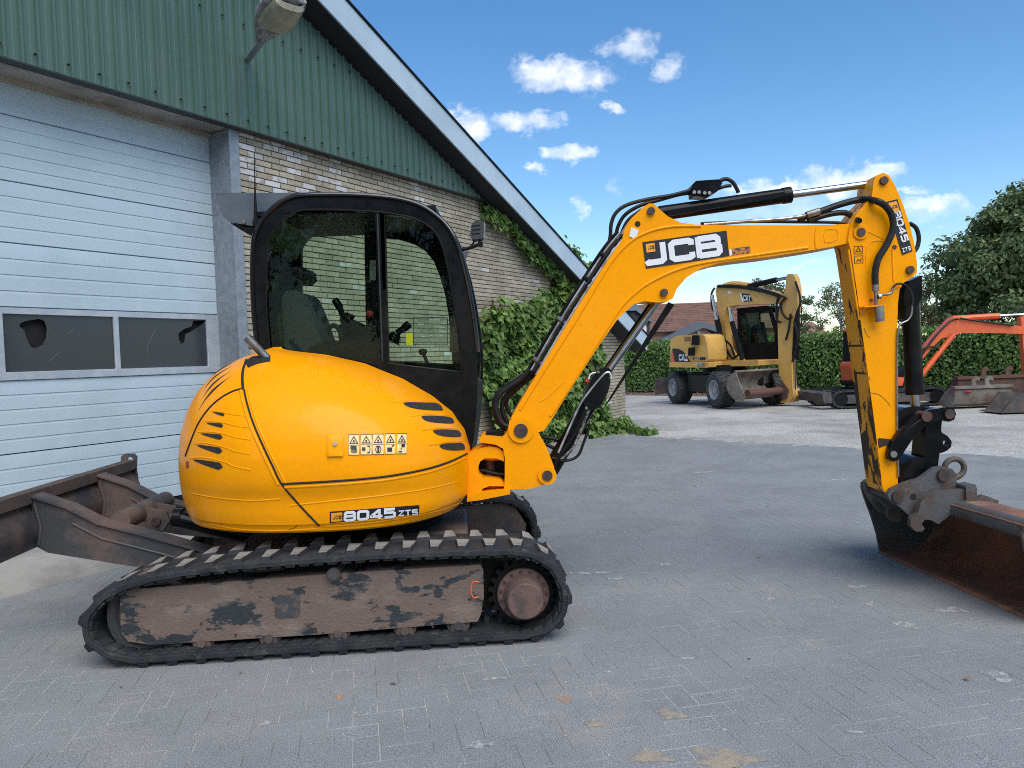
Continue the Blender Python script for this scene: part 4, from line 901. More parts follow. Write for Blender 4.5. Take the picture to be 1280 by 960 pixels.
    if not near: part('inner_guard', MB().prism(TP, [(sc[0]-.5, .13), (sc[0]+.02, .10), (sc[0]+.13, .18), (sc[0]+.15, .30), (sc[0]+.08, .42), (sc[0]-.02, .47), (sc[0]-.5, .45)], o0+.03, o0+.055), BLADEM, EX, bevel=.01)
    hb_ = part('final_drive_hub', b, HUBM, spk, ang=28)
    b = MB(); 
    for i in range(15):
        a = 2*math.pi*i/15; q0 = (sc[0]+.126*math.cos(a), sc[1]+.126*math.sin(a)); b.cyl(TP.at(*q0, o0+.084), TP.at(*q0, o0+.10), .009, 6)
    o = part('hub_bolt', b, PIN, spk); o['kind'] = 'stuff'
    return bt_
make_track(0.0, True); make_track(1.55, False)
# centre frame and slew ring
b = MB(); b.box(TP.at(0.0, .36, .975), (1.35, .72, .26), [TP.u, TP.n, (0, 0, 1)]); b.box(TP.at(-.45, .33, .975), (.22, 1.5, .2), [TP.u, TP.n, (0, 0, 1)]); b.box(TP.at(.45, .33, .975), (.22, 1.5, .2), [TP.u, TP.n, (0, 0, 1)])
part('centre_frame', b, BLADEM, EX, bevel=.02)
part('slew_ring', MB().lathe((-.95, 5.0, .48), (0, 0, 1), [(0, .30), (0, .46), (.05, .47), (.05, .44), (.10, .44), (.11, .50), (.17, .50), (.17, .1)], 48), BLACKM, EX)
# ------------------------------------------------------------------ dozer blade
BX = -1.82
bp = [(BX-.05, .862), (BX+.012, .858), (BX+.018, .795), (BX-.012, .785), (BX+.012, .75), (BX+.045, .69), (BX+.05, .63), (BX+.03, .57), (BX-.02, .525), (BX-.05, .522), (BX-.005, .575), (BX+.018, .64), (BX+.012, .70), (BX-.02, .76), (BX-.05, .81)]
bld = part('dozer_blade', MB().prism(TP, bp, .012, 1.938), BLADEM, EX, bevel=.005)
part('blade_top_strip', MB().prism(TP, [(BX-.044, .872), (BX+.022, .868), (BX+.028, .80), (BX+.020, .80), (BX+.014, .860), (BX-.044, .864)], .013, 1.937), M('rusty_strip', (.085, .060, .052), .8, col2=(.045, .04, .04), scale=5, bump=.3, grain=.15), bld, bevel=.002)
for o_ in (0.0, 1.939):
    ep = [(BX-.09, .80), (BX-.085, .895), (BX-.06, .915), (BX+.012, .912), (BX+.030, .89), (BX+.022, .80), (BX+.03, .70), (BX-.0, .53), (BX-.07, .50), (BX-.09, .60)]
    hole = [(BX-.02+.022*math.cos(2*math.pi*k/14), .868+.022*math.sin(2*math.pi*k/14)) for k in range(14)]
    part('end_plate', MB().holed(TP, [ep, hole], o_, o_+.018), BLADEM, bld, bevel=.003)
armpl = Plane(TP.at(0, 0, .52), math.radians(4))
ap = [armpl.px(*q) for q in [(52, 617), (85, 633), (122, 652), (185, 668), (262, 689), (285, 700), (280, 716), (165, 708), (110, 699), (60, 691), (38, 680), (30, 655)]]
ap[0] = (BX+.01, ap[0][1]); ap[-1] = (BX+.02, ap[-1][1]); ap[-2] = (BX+.0, ap[-2][1])
for o_ in (.52, 1.32):
    arm = part('push_arm', MB().prism(TP, ap, o_, o_+.11), BLADEM, EX, bevel=.012)
    tb = MB(); tp_ = [np.array(q) for q in ap[:6]]; lo_ = [q-np.array([0, .012]) for q in tp_]
    tb.prism(TP, [tuple(q) for q in tp_]+[tuple(q) for q in reversed(lo_)], o_-.022, o_+.0); 
    part('arm_flange', tb, BLADEM, arm, bevel=.002)
    rb = MB(); rb.tube([TP.at(q[0]+.02, q[1]-.10, o_+.0) for q in ap[1:5]], .008, 6); rb.tube([TP.at(BX+.03, .80, o_-.0), TP.at(BX+.06, .66, o_), TP.at(BX+.04, .56, o_)], .012, 6)
    part('weld_bead', rb, BLADEM, arm)
ml = Plane(TP.at(0, 0, .95), math.radians(4)); cm = ml.px(158, 640); cA, cB = ml.px(203, 648), ml.px(300, 672)
part('cross_tube', MB().cyl(TP.at(cm[0]+.10, cm[1]+.0, .62), TP.at(cm[0]+.10, cm[1], 1.33), .06, 24), BLADEM, EX)
b = MB()
for o_ in (.86, 1.02): b.prism(TP, [(cm[0]+.05, cm[1]+.06), (cA[0]+.05, cA[1]+.06), (cA[0]+.08, cA[1]), (cA[0]+.03, cA[1]-.06), (cm[0]+.1, cm[1]-.03)], o_, o_+.03)
part('cylinder_bracket', b, BLADEM, EX, bevel=.006)
b = MB(); b.cyl(TP.at(*cA, .955), TP.at(cA[0]+.10, cA[1]-.01, .955), .032, 18)
bc = part('blade_cylinder_eye', b, PIN, EX, bevel=.003)
b = MB(); b.cyl(TP.at(cA[0]+.07, cA[1]-.0, .955), TP.at(cB[0]+.25, cB[1]-.05, .955), .052, 28); b.cyl(TP.at(cA[0]+.07, cA[1], .955), TP.at(cA[0]+.12, cA[1]-.005, .955), .060, 28)
part('blade_cylinder', b, BLACKP, EX, bevel=.004)
b = MB(); b.cyl(TP.at(*cA, .84), TP.at(*cA, 1.07), .028, 16); part('pivot_pin', b, PIN, EX, bevel=.003)

# ------------------------------------------------------------------ rounded engine body
L_ = [(240, 656), (232, 630), (228, 600), (227, 570), (229, 540), (236, 513), (247, 489), (262, 470), (282, 454), (305, 443), (328, 437)]
R_ = [(581, 648), (585, 630), (587, 608), (588, 585), (586, 562), (579, 539), (563, 516), (538, 496), (500, 474), (450, 454), (400, 443), (345, 437)]
Lw = sorted([(float(on_y(x, y, 4.72)[2]), float(on_y(x, y, 4.72)[0])) for x, y in L_]); Rw = sorted([(float(on_y(x, y, 4.80)[2]), float(on_y(x, y, 4.80)[0])) for x, y in R_])
YB = 4.925; ZT = 1.652; ZB = .637
def body_levels():
    zs = [ZB, ZB+.003, ZB+.012, ZB+.03, ZB+.05, ZB+.052, ZB+.07]+list(np.linspace(.74, 1.50, 46))+list(1.50+(ZT-1.50)*np.sin(np.linspace(0.05, math.pi/2, 14))); return zs
def depth(z):
    t = [(ZB, .845), (ZB+.012, .865), (ZB+.045, .873), (ZB+.052, .888), (.74, .900), (.80, .905), (.862, .918), (.872, .932), (.95, .945), (1.05, .945), (1.15, .925), (1.25, .885), (1.35, .815), (1.45, .70), (1.52, .575), (1.57, .45), (1.61, .32), (1.64, .17), (ZT, .03)]
    return float(np.interp(z, [q[0] for q in t], [q[1] for q in t]))
def body_point(z, th):
    """th 0 = rear end, pi = front end; bulges to the camera side"""
    xr = float(np.interp(z, [q[0] for q in Lw], [q[1] for q in Lw])); xf = float(np.interp(z, [q[0] for q in Rw], [q[1] for q in Rw]))
    if z < .80: xr += (0.80-z)*.15; xf -= max(0, .70-z)*.6
    xm = xr+(xf-xr)*.52; e = depth(z); c, s = math.cos(th), math.sin(th)
    if c > 0: x = xm-(xm-xr)*abs(c)**(2/2.05); y = YB-e*abs(s)**(2/2.3)
    else: x = xm+(xf-xm)*abs(c)**(2/2.9); y = YB-e*abs(s)**(2/2.2)
    return np.array([x, y, z])
zs = body_levels(); NT = 150; BG = [[body_point(z, math.pi*j/NT) for j in range(NT+1)] for z in zs]
# light smoothing over the height so that table knots leave no bands, sharp hem kept
A_ = np.array(BG)
for _ in range(3): A_[8:-1] = A_[8:-1]*.5+(A_[7:-2]+A_[9:])*.25
BG = [list(r) for r in A_]
bvV = [Vector(p) for r in BG for p in r]; nv = NT+1
bvF = [(i*nv+j, i*nv+j+1, (i+1)*nv+j+1, (i+1)*nv+j) for i in range(len(zs)-1) for j in range(NT)]
BVH = BVHTree.FromPolygons(bvV, bvF)
def hit(x, y, lift=0.0):
    d = Vector(dray(x, y)).normalized(); loc, nrm, idx, dist = BVH.ray_cast(Vector(_O), d)
    if loc is None:
        loc, nrm, idx, dist = BVH.find_nearest(Vector(on_y(x, y, 4.6)))
    if nrm.dot(d) > 0: nrm = -nrm
    return np.array(loc+nrm*lift)
cwP = [(304, 486), (285, 492), (262, 510), (245, 535), (231, 572), (150, 572), (150, 760), (408, 760), (403, 664), (375, 632), (352, 606), (330, 560), (313, 515)]
rcP = [(150, 572), (231, 572), (245, 535), (262, 510), (285, 492), (304, 486), (303, 470), (309, 452), (312, 400), (150, 400)]
lpP = [(352, 605), (450, 599), (520, 589.5), (590, 565), (700, 560), (700, 760), (408, 760), (403, 664), (375, 632)]
groups = {'counterweight': [], 'rear_cover': [], 'lower_side_panel': [], 'engine_cover': []}
for f in bvF:
    c = sum((np.array(bvV[i]) for i in f), np.zeros(3))/4; x, y = approx_px(c)
    g = 'counterweight' if in_poly(x, y, cwP) else 'rear_cover' if in_poly(x, y, rcP) else 'lower_side_panel' if in_poly(x, y, lpP) else 'engine_cover'
    groups[g].append(f)
BODY = {}
for g, fs in groups.items():
    used = sorted({i for f in fs for i in f}); mp_ = {k: i for i, k in enumerate(used)}
    mb = MB(); mb.add([bvV[i] for i in used], [tuple(mp_[i] for i in f) for f in fs], 0, True)
    if g == 'counterweight':   # far half of the tail and the flat underside
        zl = [z for z in zs if z < 1.14]; mb.grid([[np.array([p[0], 2*YB-p[1], p[2]]) for p in [body_point(z, math.pi*j/40) for j in range(41)]] for z in zl])
        r0 = [body_point(zl[-1], math.pi*j/40) for j in range(41)]; mb.add([np.array([p[0], 2*YB-p[1], p[2]]) for p in r0]+[r0[40], r0[0]], [tuple(range(43))])
        r0 = BG[0]; mb.add(list(r0), [tuple(range(len(r0)))])
        mb.add([(p[0], YB, p[2]) for p in [body_point(z, 0) for z in zs]]+[(p[0], YB, p[2]) for p in [body_point(z, math.pi) for z in reversed(zs)]], [tuple(range(2*len(zs)))])
    BODY[g] = part(g, mb, YELLOW, EX, ang=28)
def seam(pts, r, lift, mat, name, par, sm=6):
    P2 = smooth_path([np.array(q, float) for q in pts], sm*2); P = [hit(float(q[0]), float(q[1]), lift) for q in P2]
    for _ in range(2): P = [P[0]]+[P[i]*.5+(P[i-1]+P[i+1])*.25 for i in range(1, len(P)-1)]+[P[-1]]
    return part(name, MB().tube(P, r, 8), mat, par)
cv = BODY['engine_cover']; cw = BODY['counterweight']; rc = BODY['rear_cover']; lp = BODY['lower_side_panel']
sideline = [(305, 487), (309, 505), (317, 530), (330, 560), (341, 583), (352, 605), (375, 632), (390, 648), (399, 657)]
seam(sideline, .0055, .0, DARKIN, 'panel_gap', cw)
seam([(x-4.2, y+1) for x, y in sideline[:6]], .010, -.003, YELLOW, 'panel_lip', cw)
seam([(x+5, y) for x, y in sideline[:6]], .009, -.005, YELLOW, 'panel_lip', cv)
seam([(304, 486), (293, 488.5), (277, 497), (262, 510), (249, 528), (240, 548), (232, 570)], .0065, .0, DARKIN, 'panel_gap', rc)
seam([(308, 450), (304, 462), (303, 474), (304, 486)], .008, .0, DARKIN, 'panel_gap', rc)
seam([(352, 605), (400, 602.5), (450, 599), (490, 594.5), (530, 587), (560, 578), (584, 567)], .0060, .0, DARKIN, 'panel_gap', lp)
seam([(355, 609.5), (400, 607), (450, 603.5), (490, 599), (530, 591.5), (560, 582.5), (583, 572)], .008, -.003, YELLOW, 'panel_lip', lp)
seam([(362, 632), (400, 628), (470, 620.5), (530, 612), (575, 602)], .006, -.0030, YELLOW, 'pressed_crease', lp)
seam([(408, 658.5), (460, 654), (510, 646.5), (550, 638), (574, 629)], .006, -.0030, YELLOW, 'pressed_crease', lp)
seam([(240, 617), (275, 623), (314, 626), (350, 624)], .006, -.0030, YELLOW, 'pressed_crease', cw)
seam([(262, 655), (300, 662), (350, 663.5), (396, 661)], .006, -.0030, YELLOW, 'pressed_crease', cw)
def surf_patch(poly, lift, name, mat, par, rings=4, dome=0.0):
    if len(poly) < 14 and name == 'vent_slot': poly = [tuple(p) for p in smooth_path(poly, 4, True)]
    cx_ = sum(p[0] for p in poly)/len(poly); cy_ = sum(p[1] for p in poly)/len(poly); n = len(poly); V = [hit(cx_, cy_, lift+dome)]
    for r in range(1, rings+1):
        t = r/rings
        for p in poly: V.append(hit(cx_+(p[0]-cx_)*t, cy_+(p[1]-cy_)*t, lift+dome*(1-t**6)-(0.004 if (dome and r == rings) else 0)))
    F_ = [(0, 1+i, 1+(i+1) % n) for i in range(n)]
    for r in range(rings-1):
        F_ += [(1+r*n+i, 1+(r+1)*n+i, 1+(r+1)*n+(i+1) % n, 1+r*n+(i+1) % n) for i in range(n)]
    return part(name, MB().add(V, F_, 0, True), mat, par, ang=50)
def teardrop(x0, y0, x1, y1, w):
    P = []; dx_, dy_ = x1-x0, y1-y0; L = math.hypot(dx_, dy_); ux, uy = dx_/L, dy_/L
    for t in np.linspace(0, 1, 9): hw = w/2*(t**.6)*min(1, math.sqrt(max(0, 1-((t-.86)/.14)**2)) if t > .86 else 1); P.append((x0+dx_*t-uy*-hw, y0+dy_*t-ux*hw))
    for t in np.linspace(1, 0, 9)[1:-1]: hw = w/2*(t**.6)*min(1, math.sqrt(max(0, 1-((t-.86)/.14)**2)) if t > .86 else 1); P.append((x0+dx_*t-uy*hw, y0+dy_*t+ux*hw))
    return P
VENT = M('vent_mesh', (.010, .010, .012), .7, col2=(.05, .05, .05), scale=160, lo=.5, hi=.6)
for (a, b_, c, d, w) in ((266, 515.3, 281, 519, 4.2), (258, 528.8, 279.5, 532.5, 6), (251, 542, 278.8, 547, 7.4), (246, 556.5, 278.5, 564.5, 9.0), (241, 574.5, 279, 584, 10.2)):
    v_ = surf_patch(teardrop(a, b_, c, d, w), .0025, 'vent_slot', VENT, cw)
    seam([(a-3, b_-2.0), (a+(c-a)*.4, b_+(d-b_)*.4-w*.62), (c+1, d-w*.66), (c+14, d-w*.1), (c+34, d+w*.35)], [.002, .0045, .005, .004, .001][2], -.002, YELLOW, 'vent_lip', cw)
for P_, lipx in (([(504, 504.5), (511, 503), (530, 503.4), (547, 504.6), (553.5, 512.5), (545, 513.3), (525, 512), (511, 509)], (488, 503.0)), ([(526.5, 521), (533, 519.8), (548, 520), (563, 522), (567.5, 528), (562, 529.5), (545, 528.6), (532, 526)], (512, 521)),
                 ([(541, 538.6), (547, 537), (560, 537), (572.5, 538.2), (576.5, 544), (573, 546.2), (560, 546.2), (547, 543.8)], (527, 538)), ([(549, 557.2), (555, 554.6), (566, 554), (577.5, 554), (581, 560), (579, 562.4), (566, 563.2), (554, 561.2)], (536, 556))):
    surf_patch(P_, .0025, 'vent_slot', VENT, cv)
    seam([lipx, (P_[0][0]-2, P_[0][1]-2), (P_[1][0]+2, P_[1][1]-2.2), (P_[3][0], P_[3][1]-2.4)], .0045, -.001, YELLOW, 'vent_lip', cv)
for pts, w in (([(295, 446), (280, 456), (264, 470)], .004), ([(293, 451), (272, 464), (254, 485)], .0055), ([(291, 457), (268, 472), (250, 495)], .007), ([(290.5, 463), (267, 480), (248, 506)], .008), ([(289.5, 470), (266, 489), (247, 515)], .0095)):
    P = smooth_path([hit(*q, -.0005) for q in pts], 8); k = len(P); rad = [w*max(.12, math.sin(math.pi*(i+.4)/(k-.2))) for i in range(k)]
    part('louvre_slit', MB().tube(P, rad, 6), DARKIN, rc)
surf_patch([(406, 543), (409, 541.5), (429, 541), (432, 543), (432, 570), (429, 573), (409, 573.5), (406, 571)], .001, 'lock_recess', YELLOW, cv, dome=.009)
part('lock_button', MB().cyl(hit(419, 555.5, .006), hit(419, 555.5, .018), .011, 14), STEEL, cv, bevel=.002)
surf_patch([(409, 564), (429, 564), (429.5, 571), (409, 571.5)], .011, 'lock_flap', YELLOW, cv, dome=.004)
surf_patch([(232.5, 577), (236, 576), (236.5, 584), (233, 585)], .003, 'red_reflector', M('red_lens', (.35, .02, .02), .3), cw)
cr = seam([(358, 664), (362, 662), (367, 660), (372, 656)], .0016, .0, BLACKM, 'paint_chip', cw)
# dirt hem and exhaust
b = MB(); ep0 = on_y(338, 452, 4.55); ep1 = on_y(308, 421, 4.50); b.tube([ep0, ep1], .024, 24, cap=False); b.tube([ep1, ep0*.2+ep1*.8], .020, 20)
part('exhaust_pipe', b, STEEL, EX)
surf_patch([(306, 452), (316, 446), (338, 444), (338, 452), (322, 455), (310, 460)], .003, 'exhaust_cutout', DARKIN, cv)
# model sticker on the hem and warning stickers on the cover
def surf_quad(c, lift, name, mat, par, nx=16, ny=3):
    TL, TR, BR, BL_ = [np.array(q, float) for q in c]; G = [[hit(*((TL*(1-i/nx)+TR*i/nx)*(1-j/ny)+(BL_*(1-i/nx)+BR*i/nx)*j/ny), lift) for j in range(ny+1)] for i in range(nx+1)]
    return part(name, MB().grid(G), mat, par)
st = surf_quad([(412.3, 639.5), (524, 631.2), (523.6, 642.4), (412.3, 653.8)], .002, 'model_sticker', BLACKV, lp)
surf_quad([(414, 641.3), (427.8, 640.2), (427.8, 651), (414, 652.3)], .0032, 'maker_emblem', ORANGEV, lp, 4, 3)
mb = MB()
def fS(x0, y0, ex, ey, h0=.0042): return lambda x, y, k=0: hit(x0+ex[0]*x+ey[0]*y, y0+ex[1]*x+ey[1]*y, h0+k)
lettering('8045', fS(429.8, 651.6, (12.9, -1.05), (0, -12.0)), .27, .13, 1.0, 0, mb)
lettering('ZTS', fS(497.5, 644.8, (6.6, -.55), (0, -6.8)), .26, .16, 1.0, 0, mb)
part('model_lettering', mb, WHITE, lp)
mb = MB(); lettering('JCB', fS(416.3, 648.8, (2.7, -.22), (0.2, -4.4)), .22, .2, 1.0, 0, mb); part('emblem_lettering', mb, BLACKV, lp)
sx = [(435.5, 449), (450.8, 464.6), (465.6, 479.5), (481.2, 494.2), (496, 508)]
for i, (a, b_) in enumerate(sx):
    y0, y1 = 543.5-i*.35, 568.8-i*.4
    sk = surf_quad([(a, y0), (b_, y0-.4), (b_, y1-.4), (a, y1)], .002, 'warning_sticker', CREAM, cv, 4, 4)
    mb = MB(); f = lambda x, y, k=0, a=a, b_=b_, y0=y0, y1=y1: hit(a+(b_-a)*x, y1+(y0-y1)*y, .0036+k)
    def strk(pts, w, kk):
        V, Q = stroke(pts, w); mb.add([f(q[0], q[1], kk*.0003) for q in V], Q)
    strk([(.5, .90), (.14, .58), (.86, .58), (.5, .90), (.14, .58)][:4], .07, 1); strk([(.02, .49), (.98, .49)], .02, 2)
    strk([(.0, .0), (1, .0), (1, 1), (0, 1), (0, 0)], .025, 3); strk([(.42, .68), (.58, .68)], .09, 4)
    pic = [[[(.2, .38), (.75, .36)], [(.3, .15), (.75, .15), (.75, .25), (.3, .25), (.3, .15)]], [[(.12, .28), (.42, .28)], [(.6, .1), (.8, .12), (.85, .28), (.8, .42), (.6, .42)]], [[(.5, .38), (.5, .12)], [(.25, .25), (.35, .40), (.65, .40), (.75, .25), (.65, .1), (.35, .1), (.25, .25)]], [[(.2, .22), (.65, .22)], [(.65, .38), (.85, .44)]], [[(.45, .42), (.8, .40)], [(.5, .3), (.35, .2)], [(.15, .1), (.5, .1)]]][i]
    for n_, p in enumerate(pic): strk(p, (.16 if n_ == 0 else .05) if i != 3 else (.2, .06)[n_], 5+n_)
    part('pictogram', mb, BLACKV, cv)

# ------------------------------------------------------------------ cab
CY0, CY1 = 4.945, 5.93
CW = PLY(CY0)
outer = [(330, 560), (323, 500), (322, 436), (317, 385), (315.5, 340), (317, 302), (322, 286), (331, 271), (346, 256), (362, 247.5), (380, 244), (429, 243.2), (470, 245.2), (500, 249), (525, 256.5), (545, 269), (560, 284), (572, 305), (581, 336), (588, 370), (594, 408), (597, 440), (597, 480), (594, 530), (588, 575)]
winL = [(338, 445), (336, 430), (333, 379), (334.5, 309), (338, 296), (345, 284), (359, 270), (370, 265), (384, 262.5), (430, 262.7), (466, 265), (469, 268), (476, 455), (400, 452)]
winR = [(481, 268.5), (500, 270), (515, 273), (530, 279), (542, 288), (550, 300), (556, 318), (563, 352), (570, 395), (575, 435), (576, 464), (530, 459), (486, 454)]
OW, WL, WR = CW.pts(outer), CW.pts(winL), CW.pts(winR); Z0 = PLY(0)
fr = part('cab_frame', MB().holed(Z0, [OW, WL, WR], CY0, CY0+.045), BLACKP, EX, bevel=.008)
ftrim = MB(); ftrim.tube(smooth_path([np.array([a*1.0, CY0-.002, z]) for a, z in OW[2:-3]], 4), .016, 10); part('frame_edge', ftrim, BLACKG, fr)
itr = MB(); 
ins = [(337, 436), (333, 379), (334.5, 309), (338, 296), (345, 284), (359, 270), (370, 265), (384, 262.5), (430, 262.7), (475, 265.5), (500, 269), (515, 272.5), (530, 279), (542, 288), (550, 300), (556, 318), (563, 352), (570, 395), (575, 435), (576.5, 466)]
itr.tube(smooth_path([np.array([CW.px(*q)[0], CY0-.004, CW.px(*q)[1]]) for q in ins], 4), .007, 8); part('glass_seal', itr, BLACKM, fr)
gl = part('side_glass', MB().prism(Z0, WL, CY0+.012, CY0+.016), GLASS, fr); gr_ = part('sliding_glass', MB().prism(Z0, WR, CY0+.016, CY0+.020), GLASS, fr)
part('slider_rail', MB().prism(Z0, CW.pts([(471, 266), (472.8, 266), (479.3, 452), (477.5, 452)]), CY0-.006, CY0+.0), M('rail_grey', (.035, .042, .045), .35, .3), fr, bevel=.002)
# far side
FW = PLY(CY1-.02); Lf = FW.pts([(379, 424), (378, 302), (384, 296), (396, 291.5), (410, 290.5), (456, 292), (458.5, 427)]); Rf = FW.pts([(480.5, 450), (480.5, 298.5), (500, 300), (519, 306), (533, 315), (543, 328), (550, 345), (557, 370), (561, 394), (566, 455)])
fb_ = part('cab_frame', MB().holed(Z0, [OW, Lf, Rf], CY1-.05, CY1), BLACKP, EX, bevel=.008)
part('side_glass', MB().prism(Z0, Lf, CY1-.026, CY1-.022), GLASS, fb_); part('side_glass', MB().prism(Z0, Rf, CY1-.026, CY1-.022), GLASS, fb_)
# roof shell, floor, front and rear glass
def band(idx, name, mat, par, y0=CY0+.03, y1=CY1-.045, th=.03, inset=0.0):
    c = np.array([-.95, 2.0]); P = [np.array(OW[i]) for i in idx]; P = smooth_path(P, 5); P = [p+(c-p)/np.linalg.norm(c-p)*inset for p in P]; I = [p+(c-p)/np.linalg.norm(c-p)*th for p in P]
    k = len(P); V = [(p[0], y0, p[1]) for p in P]+[(p[0], y1, p[1]) for p in P]+[(p[0], y0, p[1]) for p in I]+[(p[0], y1, p[1]) for p in I]
    F_ = [(i, i+1, k+i+1, k+i) for i in range(k-1)]+[(2*k+i, 3*k+i, 3*k+i+1, 2*k+i+1) for i in range(k-1)]+[(0, k, 3*k, 2*k), (k-1, 3*k-1, 4*k-1, 2*k-1)]
    return part(name, MB().add(V, F_), mat, par)
band(range(5, 18), 'roof', BLACKP, EX); band(range(2, 6), 'rear_glass', GLASSD, EX, th=.006, inset=.012); band(range(17, 23), 'windscreen', GLASS, EX, th=.006, inset=.012)
band(range(0, 3), 'rear_panel', BLACKM, EX); band(range(22, 25), 'front_panel', BLACKM, EX)
part('roof_lining', MB().prism(Z0, [(-1.62, 2.50), (-.45, 2.50), (-.45, 2.53), (-1.62, 2.53)], CY0+.05, CY1-.06), BLACKM, EX)
part('cab_floor', MB().prism(Z0, [(-1.60, 1.12), (-.25, 1.12), (-.25, 1.18), (-1.60, 1.18)], CY0+.05, CY1-.055), BLACKM, EX)
# seat
SEATM = M('charcoal_seat', (.032, .040, .042), .85, bump=.2, bscale=200)
SP_ = PLY(5.25)
part('seat_back', MB().prism(Z0, SP_.pts([(354, 372), (359, 364), (372, 363), (381, 370), (392, 395), (404, 430), (404, 445), (358, 445)]), 5.22, 5.66), SEATM, EX, bevel=.03)
part('headrest', MB().prism(Z0, SP_.pts([(362, 333), (374, 331), (380, 336), (381, 346), (374, 352), (363, 352)]), 5.30, 5.58), BLACKM, EX, bevel=.02)
part('seat_base', MB().prism(Z0, [(-1.55, 1.40), (-1.0, 1.40), (-.95, 1.30), (-1.0, 1.2), (-1.55, 1.2)], 5.2, 5.68), SEATM, EX, bevel=.03)
part('right_console', MB().prism(Z0, PLY(5.08).pts([(385, 436), (402, 428), (450, 425), (480, 421), (480, 462), (385, 462)]), 5.06, 5.2), BLACKM, EX, bevel=.01)
part('left_console', MB().prism(Z0, PLY(5.7).pts([(422, 407), (438, 398), (462, 410), (474, 425), (474, 450), (425, 445)]), 5.7, 5.82), BLACKM, EX, bevel=.01)
def joystick(base, mid, top, Y, r):
    b = MB(); P = [on_y(*base, Y), on_y(*mid, Y), on_y(*top, Y)]; b.tube([P[0], P[0]*.5+P[1]*.5, P[1]], [r*2.4, r*1.9, r*1.3], 12); b.tube(smooth_path([P[1], P[1]*.5+P[2]*.5+np.array([.008, 0, 0]), P[2]], 4), [r*1.0]*4+[r*1.25]*4+[r*1.05], 12)
    for k in range(4): t = k/4; b.tube([P[0]*(1-t)+P[1]*t, P[0]*(1-t-.08)+P[1]*(t+.08)], [r*(2.9-t*1.2)]*2, 12)
    return part('joystick', b, BLACKP, EX)
joystick((436, 402), (428, 394), (418, 374), 5.55, .022); joystick((490, 427), (496, 416), (512, 404), 5.1, .021)
b = MB(); hosepx(b, [(406, 430), (409, 413), (417, 407), (424, 412), (428, 424)], 5.5, .018); part('armrest_loop', b, BLACKM, EX)
b = MB(); hosepx(b, [(535, 456), (531, 446), (529, 441)], 5.2, .012); c = on_y(528.5, 440, 5.2); b.lathe(c, (0, 0, 1), [(-.02, 0), (-.02, .02), (0, .03), (.015, .028), (.025, 0)], 14); part('travel_lever', b, BLACKM, EX)
b = MB(); b.lathe(on_y(539, 455, 5.15), (0, 0, 1), [(-.1, .10), (-.03, .09), (0, .04), (.01, 0)], 20); part('foot_pedal_boot', b, BLACKM, EX)
part('red_knob', MB().lathe(on_y(462, 392, 5.7), (0, -1, 0), [(-.02, .015), (0, .028), (.02, .02), (.025, 0)], 14), M('red_plastic', (.5, .02, .02), .4), EX)
part('yellow_label', MB().prism(Z0, CW.pts([(507, 416), (515.5, 416), (515.5, 431), (507, 431)]), CY0+.021, CY0+.0225), M('fluo_label', (.80, .72, .01), .5), gr_)
part('white_label', MB().prism(Z0, FW.pts([(463, 326), (470.5, 326), (470.5, 351), (463, 351)]), CY1-.054, CY1-.052), M('grey_label', (.5, .55, .55), .5), fb_)
b = MB(); b.holed(Z0, [CW.pts([(516, 396), (559.5, 396.5), (559.5, 431.5), (516, 431)]), CW.pts([(516.7, 396.7), (558.8, 397.2), (558.8, 430.8), (516.7, 430.3)])], CY0+.021, CY0+.0225); part('document_pouch', b, BLACKM, gr_)
part('pouch_sheet', MB().prism(Z0, CW.pts([(517, 397), (559, 397), (559, 431), (517, 431)]), CY0+.0226, CY0+.0236), glass_mat('pouch_film', (.80, .82, .80), .10, .25), gr_)
b = MB()
for k, (x0, x1, y) in enumerate(((536, 550, 399.5), (523, 530, 405), (526, 533, 420), (536, 540, 419), (552, 557, 404), (550, 556, 409), (551, 557, 414), (549, 554, 419))):
    V, Q = stroke([(x0, y), (x1, y)], 1.3); b.add([np.array([CW.px(*q)[0], CY0+.0205, CW.px(*q)[1]]) for q in V], Q)
part('pouch_print', b, M('print_grey', (.5, .55, .55), .5), gr_)
b = MB(); b.prism(Z0, PLY(5.3).pts([(562, 397), (568, 394), (574, 400), (576, 440), (562, 440)]), 5.3, 5.55); part('storage_bin', b, M('brown_bin', (.07, .045, .03), .7), EX, bevel=.01)
# grab handle, door lower skin
part('lower_skin', MB().prism(Z0, CW.pts([(500, 458), (578, 468), (578, 560), (500, 560)]), CY0-.008, CY0-.001), BLACKP, fr, bevel=.004)
b = MB(); hosepx(b, [(592, 470), (597, 470), (599, 455), (599, 430), (596, 418)], 5.0, .008); part('grab_handle', b, BLACKM, EX)
# rear spoiler plate, antenna, work lamp
RH = M('grey_blue_sheet', (.085, .105, .13), .38, .2, col2=(.11, .125, .145), scale=5)
RP_ = PLY(5.05)
part('rear_hood', MB().prism(Z0, RP_.pts([(269, 241), (275, 262), (279, 271), (287, 277.5), (322, 283.5), (345, 262), (390, 246), (440, 243), (440, 241)]), 5.05, 5.86), RH, EX, bevel=.004)
part('hood_underside', MB().prism(Z0, RP_.pts([(287, 278.5), (300, 287), (318, 297.5), (326, 286)]), 5.06, 5.85), BLACKM, EX)
part('hood_bolt', MB().lathe(on_y(305, 278, 5.045), (0, -1, 0), [(0, .012), (.01, .012), (.012, 0)], 10), STEEL, EX)
b = MB(); P = [on_y(319.5, 282, 4.98), on_y(319.3, 262, 4.98), on_y(318.7, 235, 4.98), on_y(318, 190, 4.98)]; b.tube(P, [.014, .011, .005, .002], 8); b.cyl(on_y(319.7, 283, 4.98), on_y(319.6, 276, 4.98), .02, 12); part('antenna', b, BLACKM, EX)
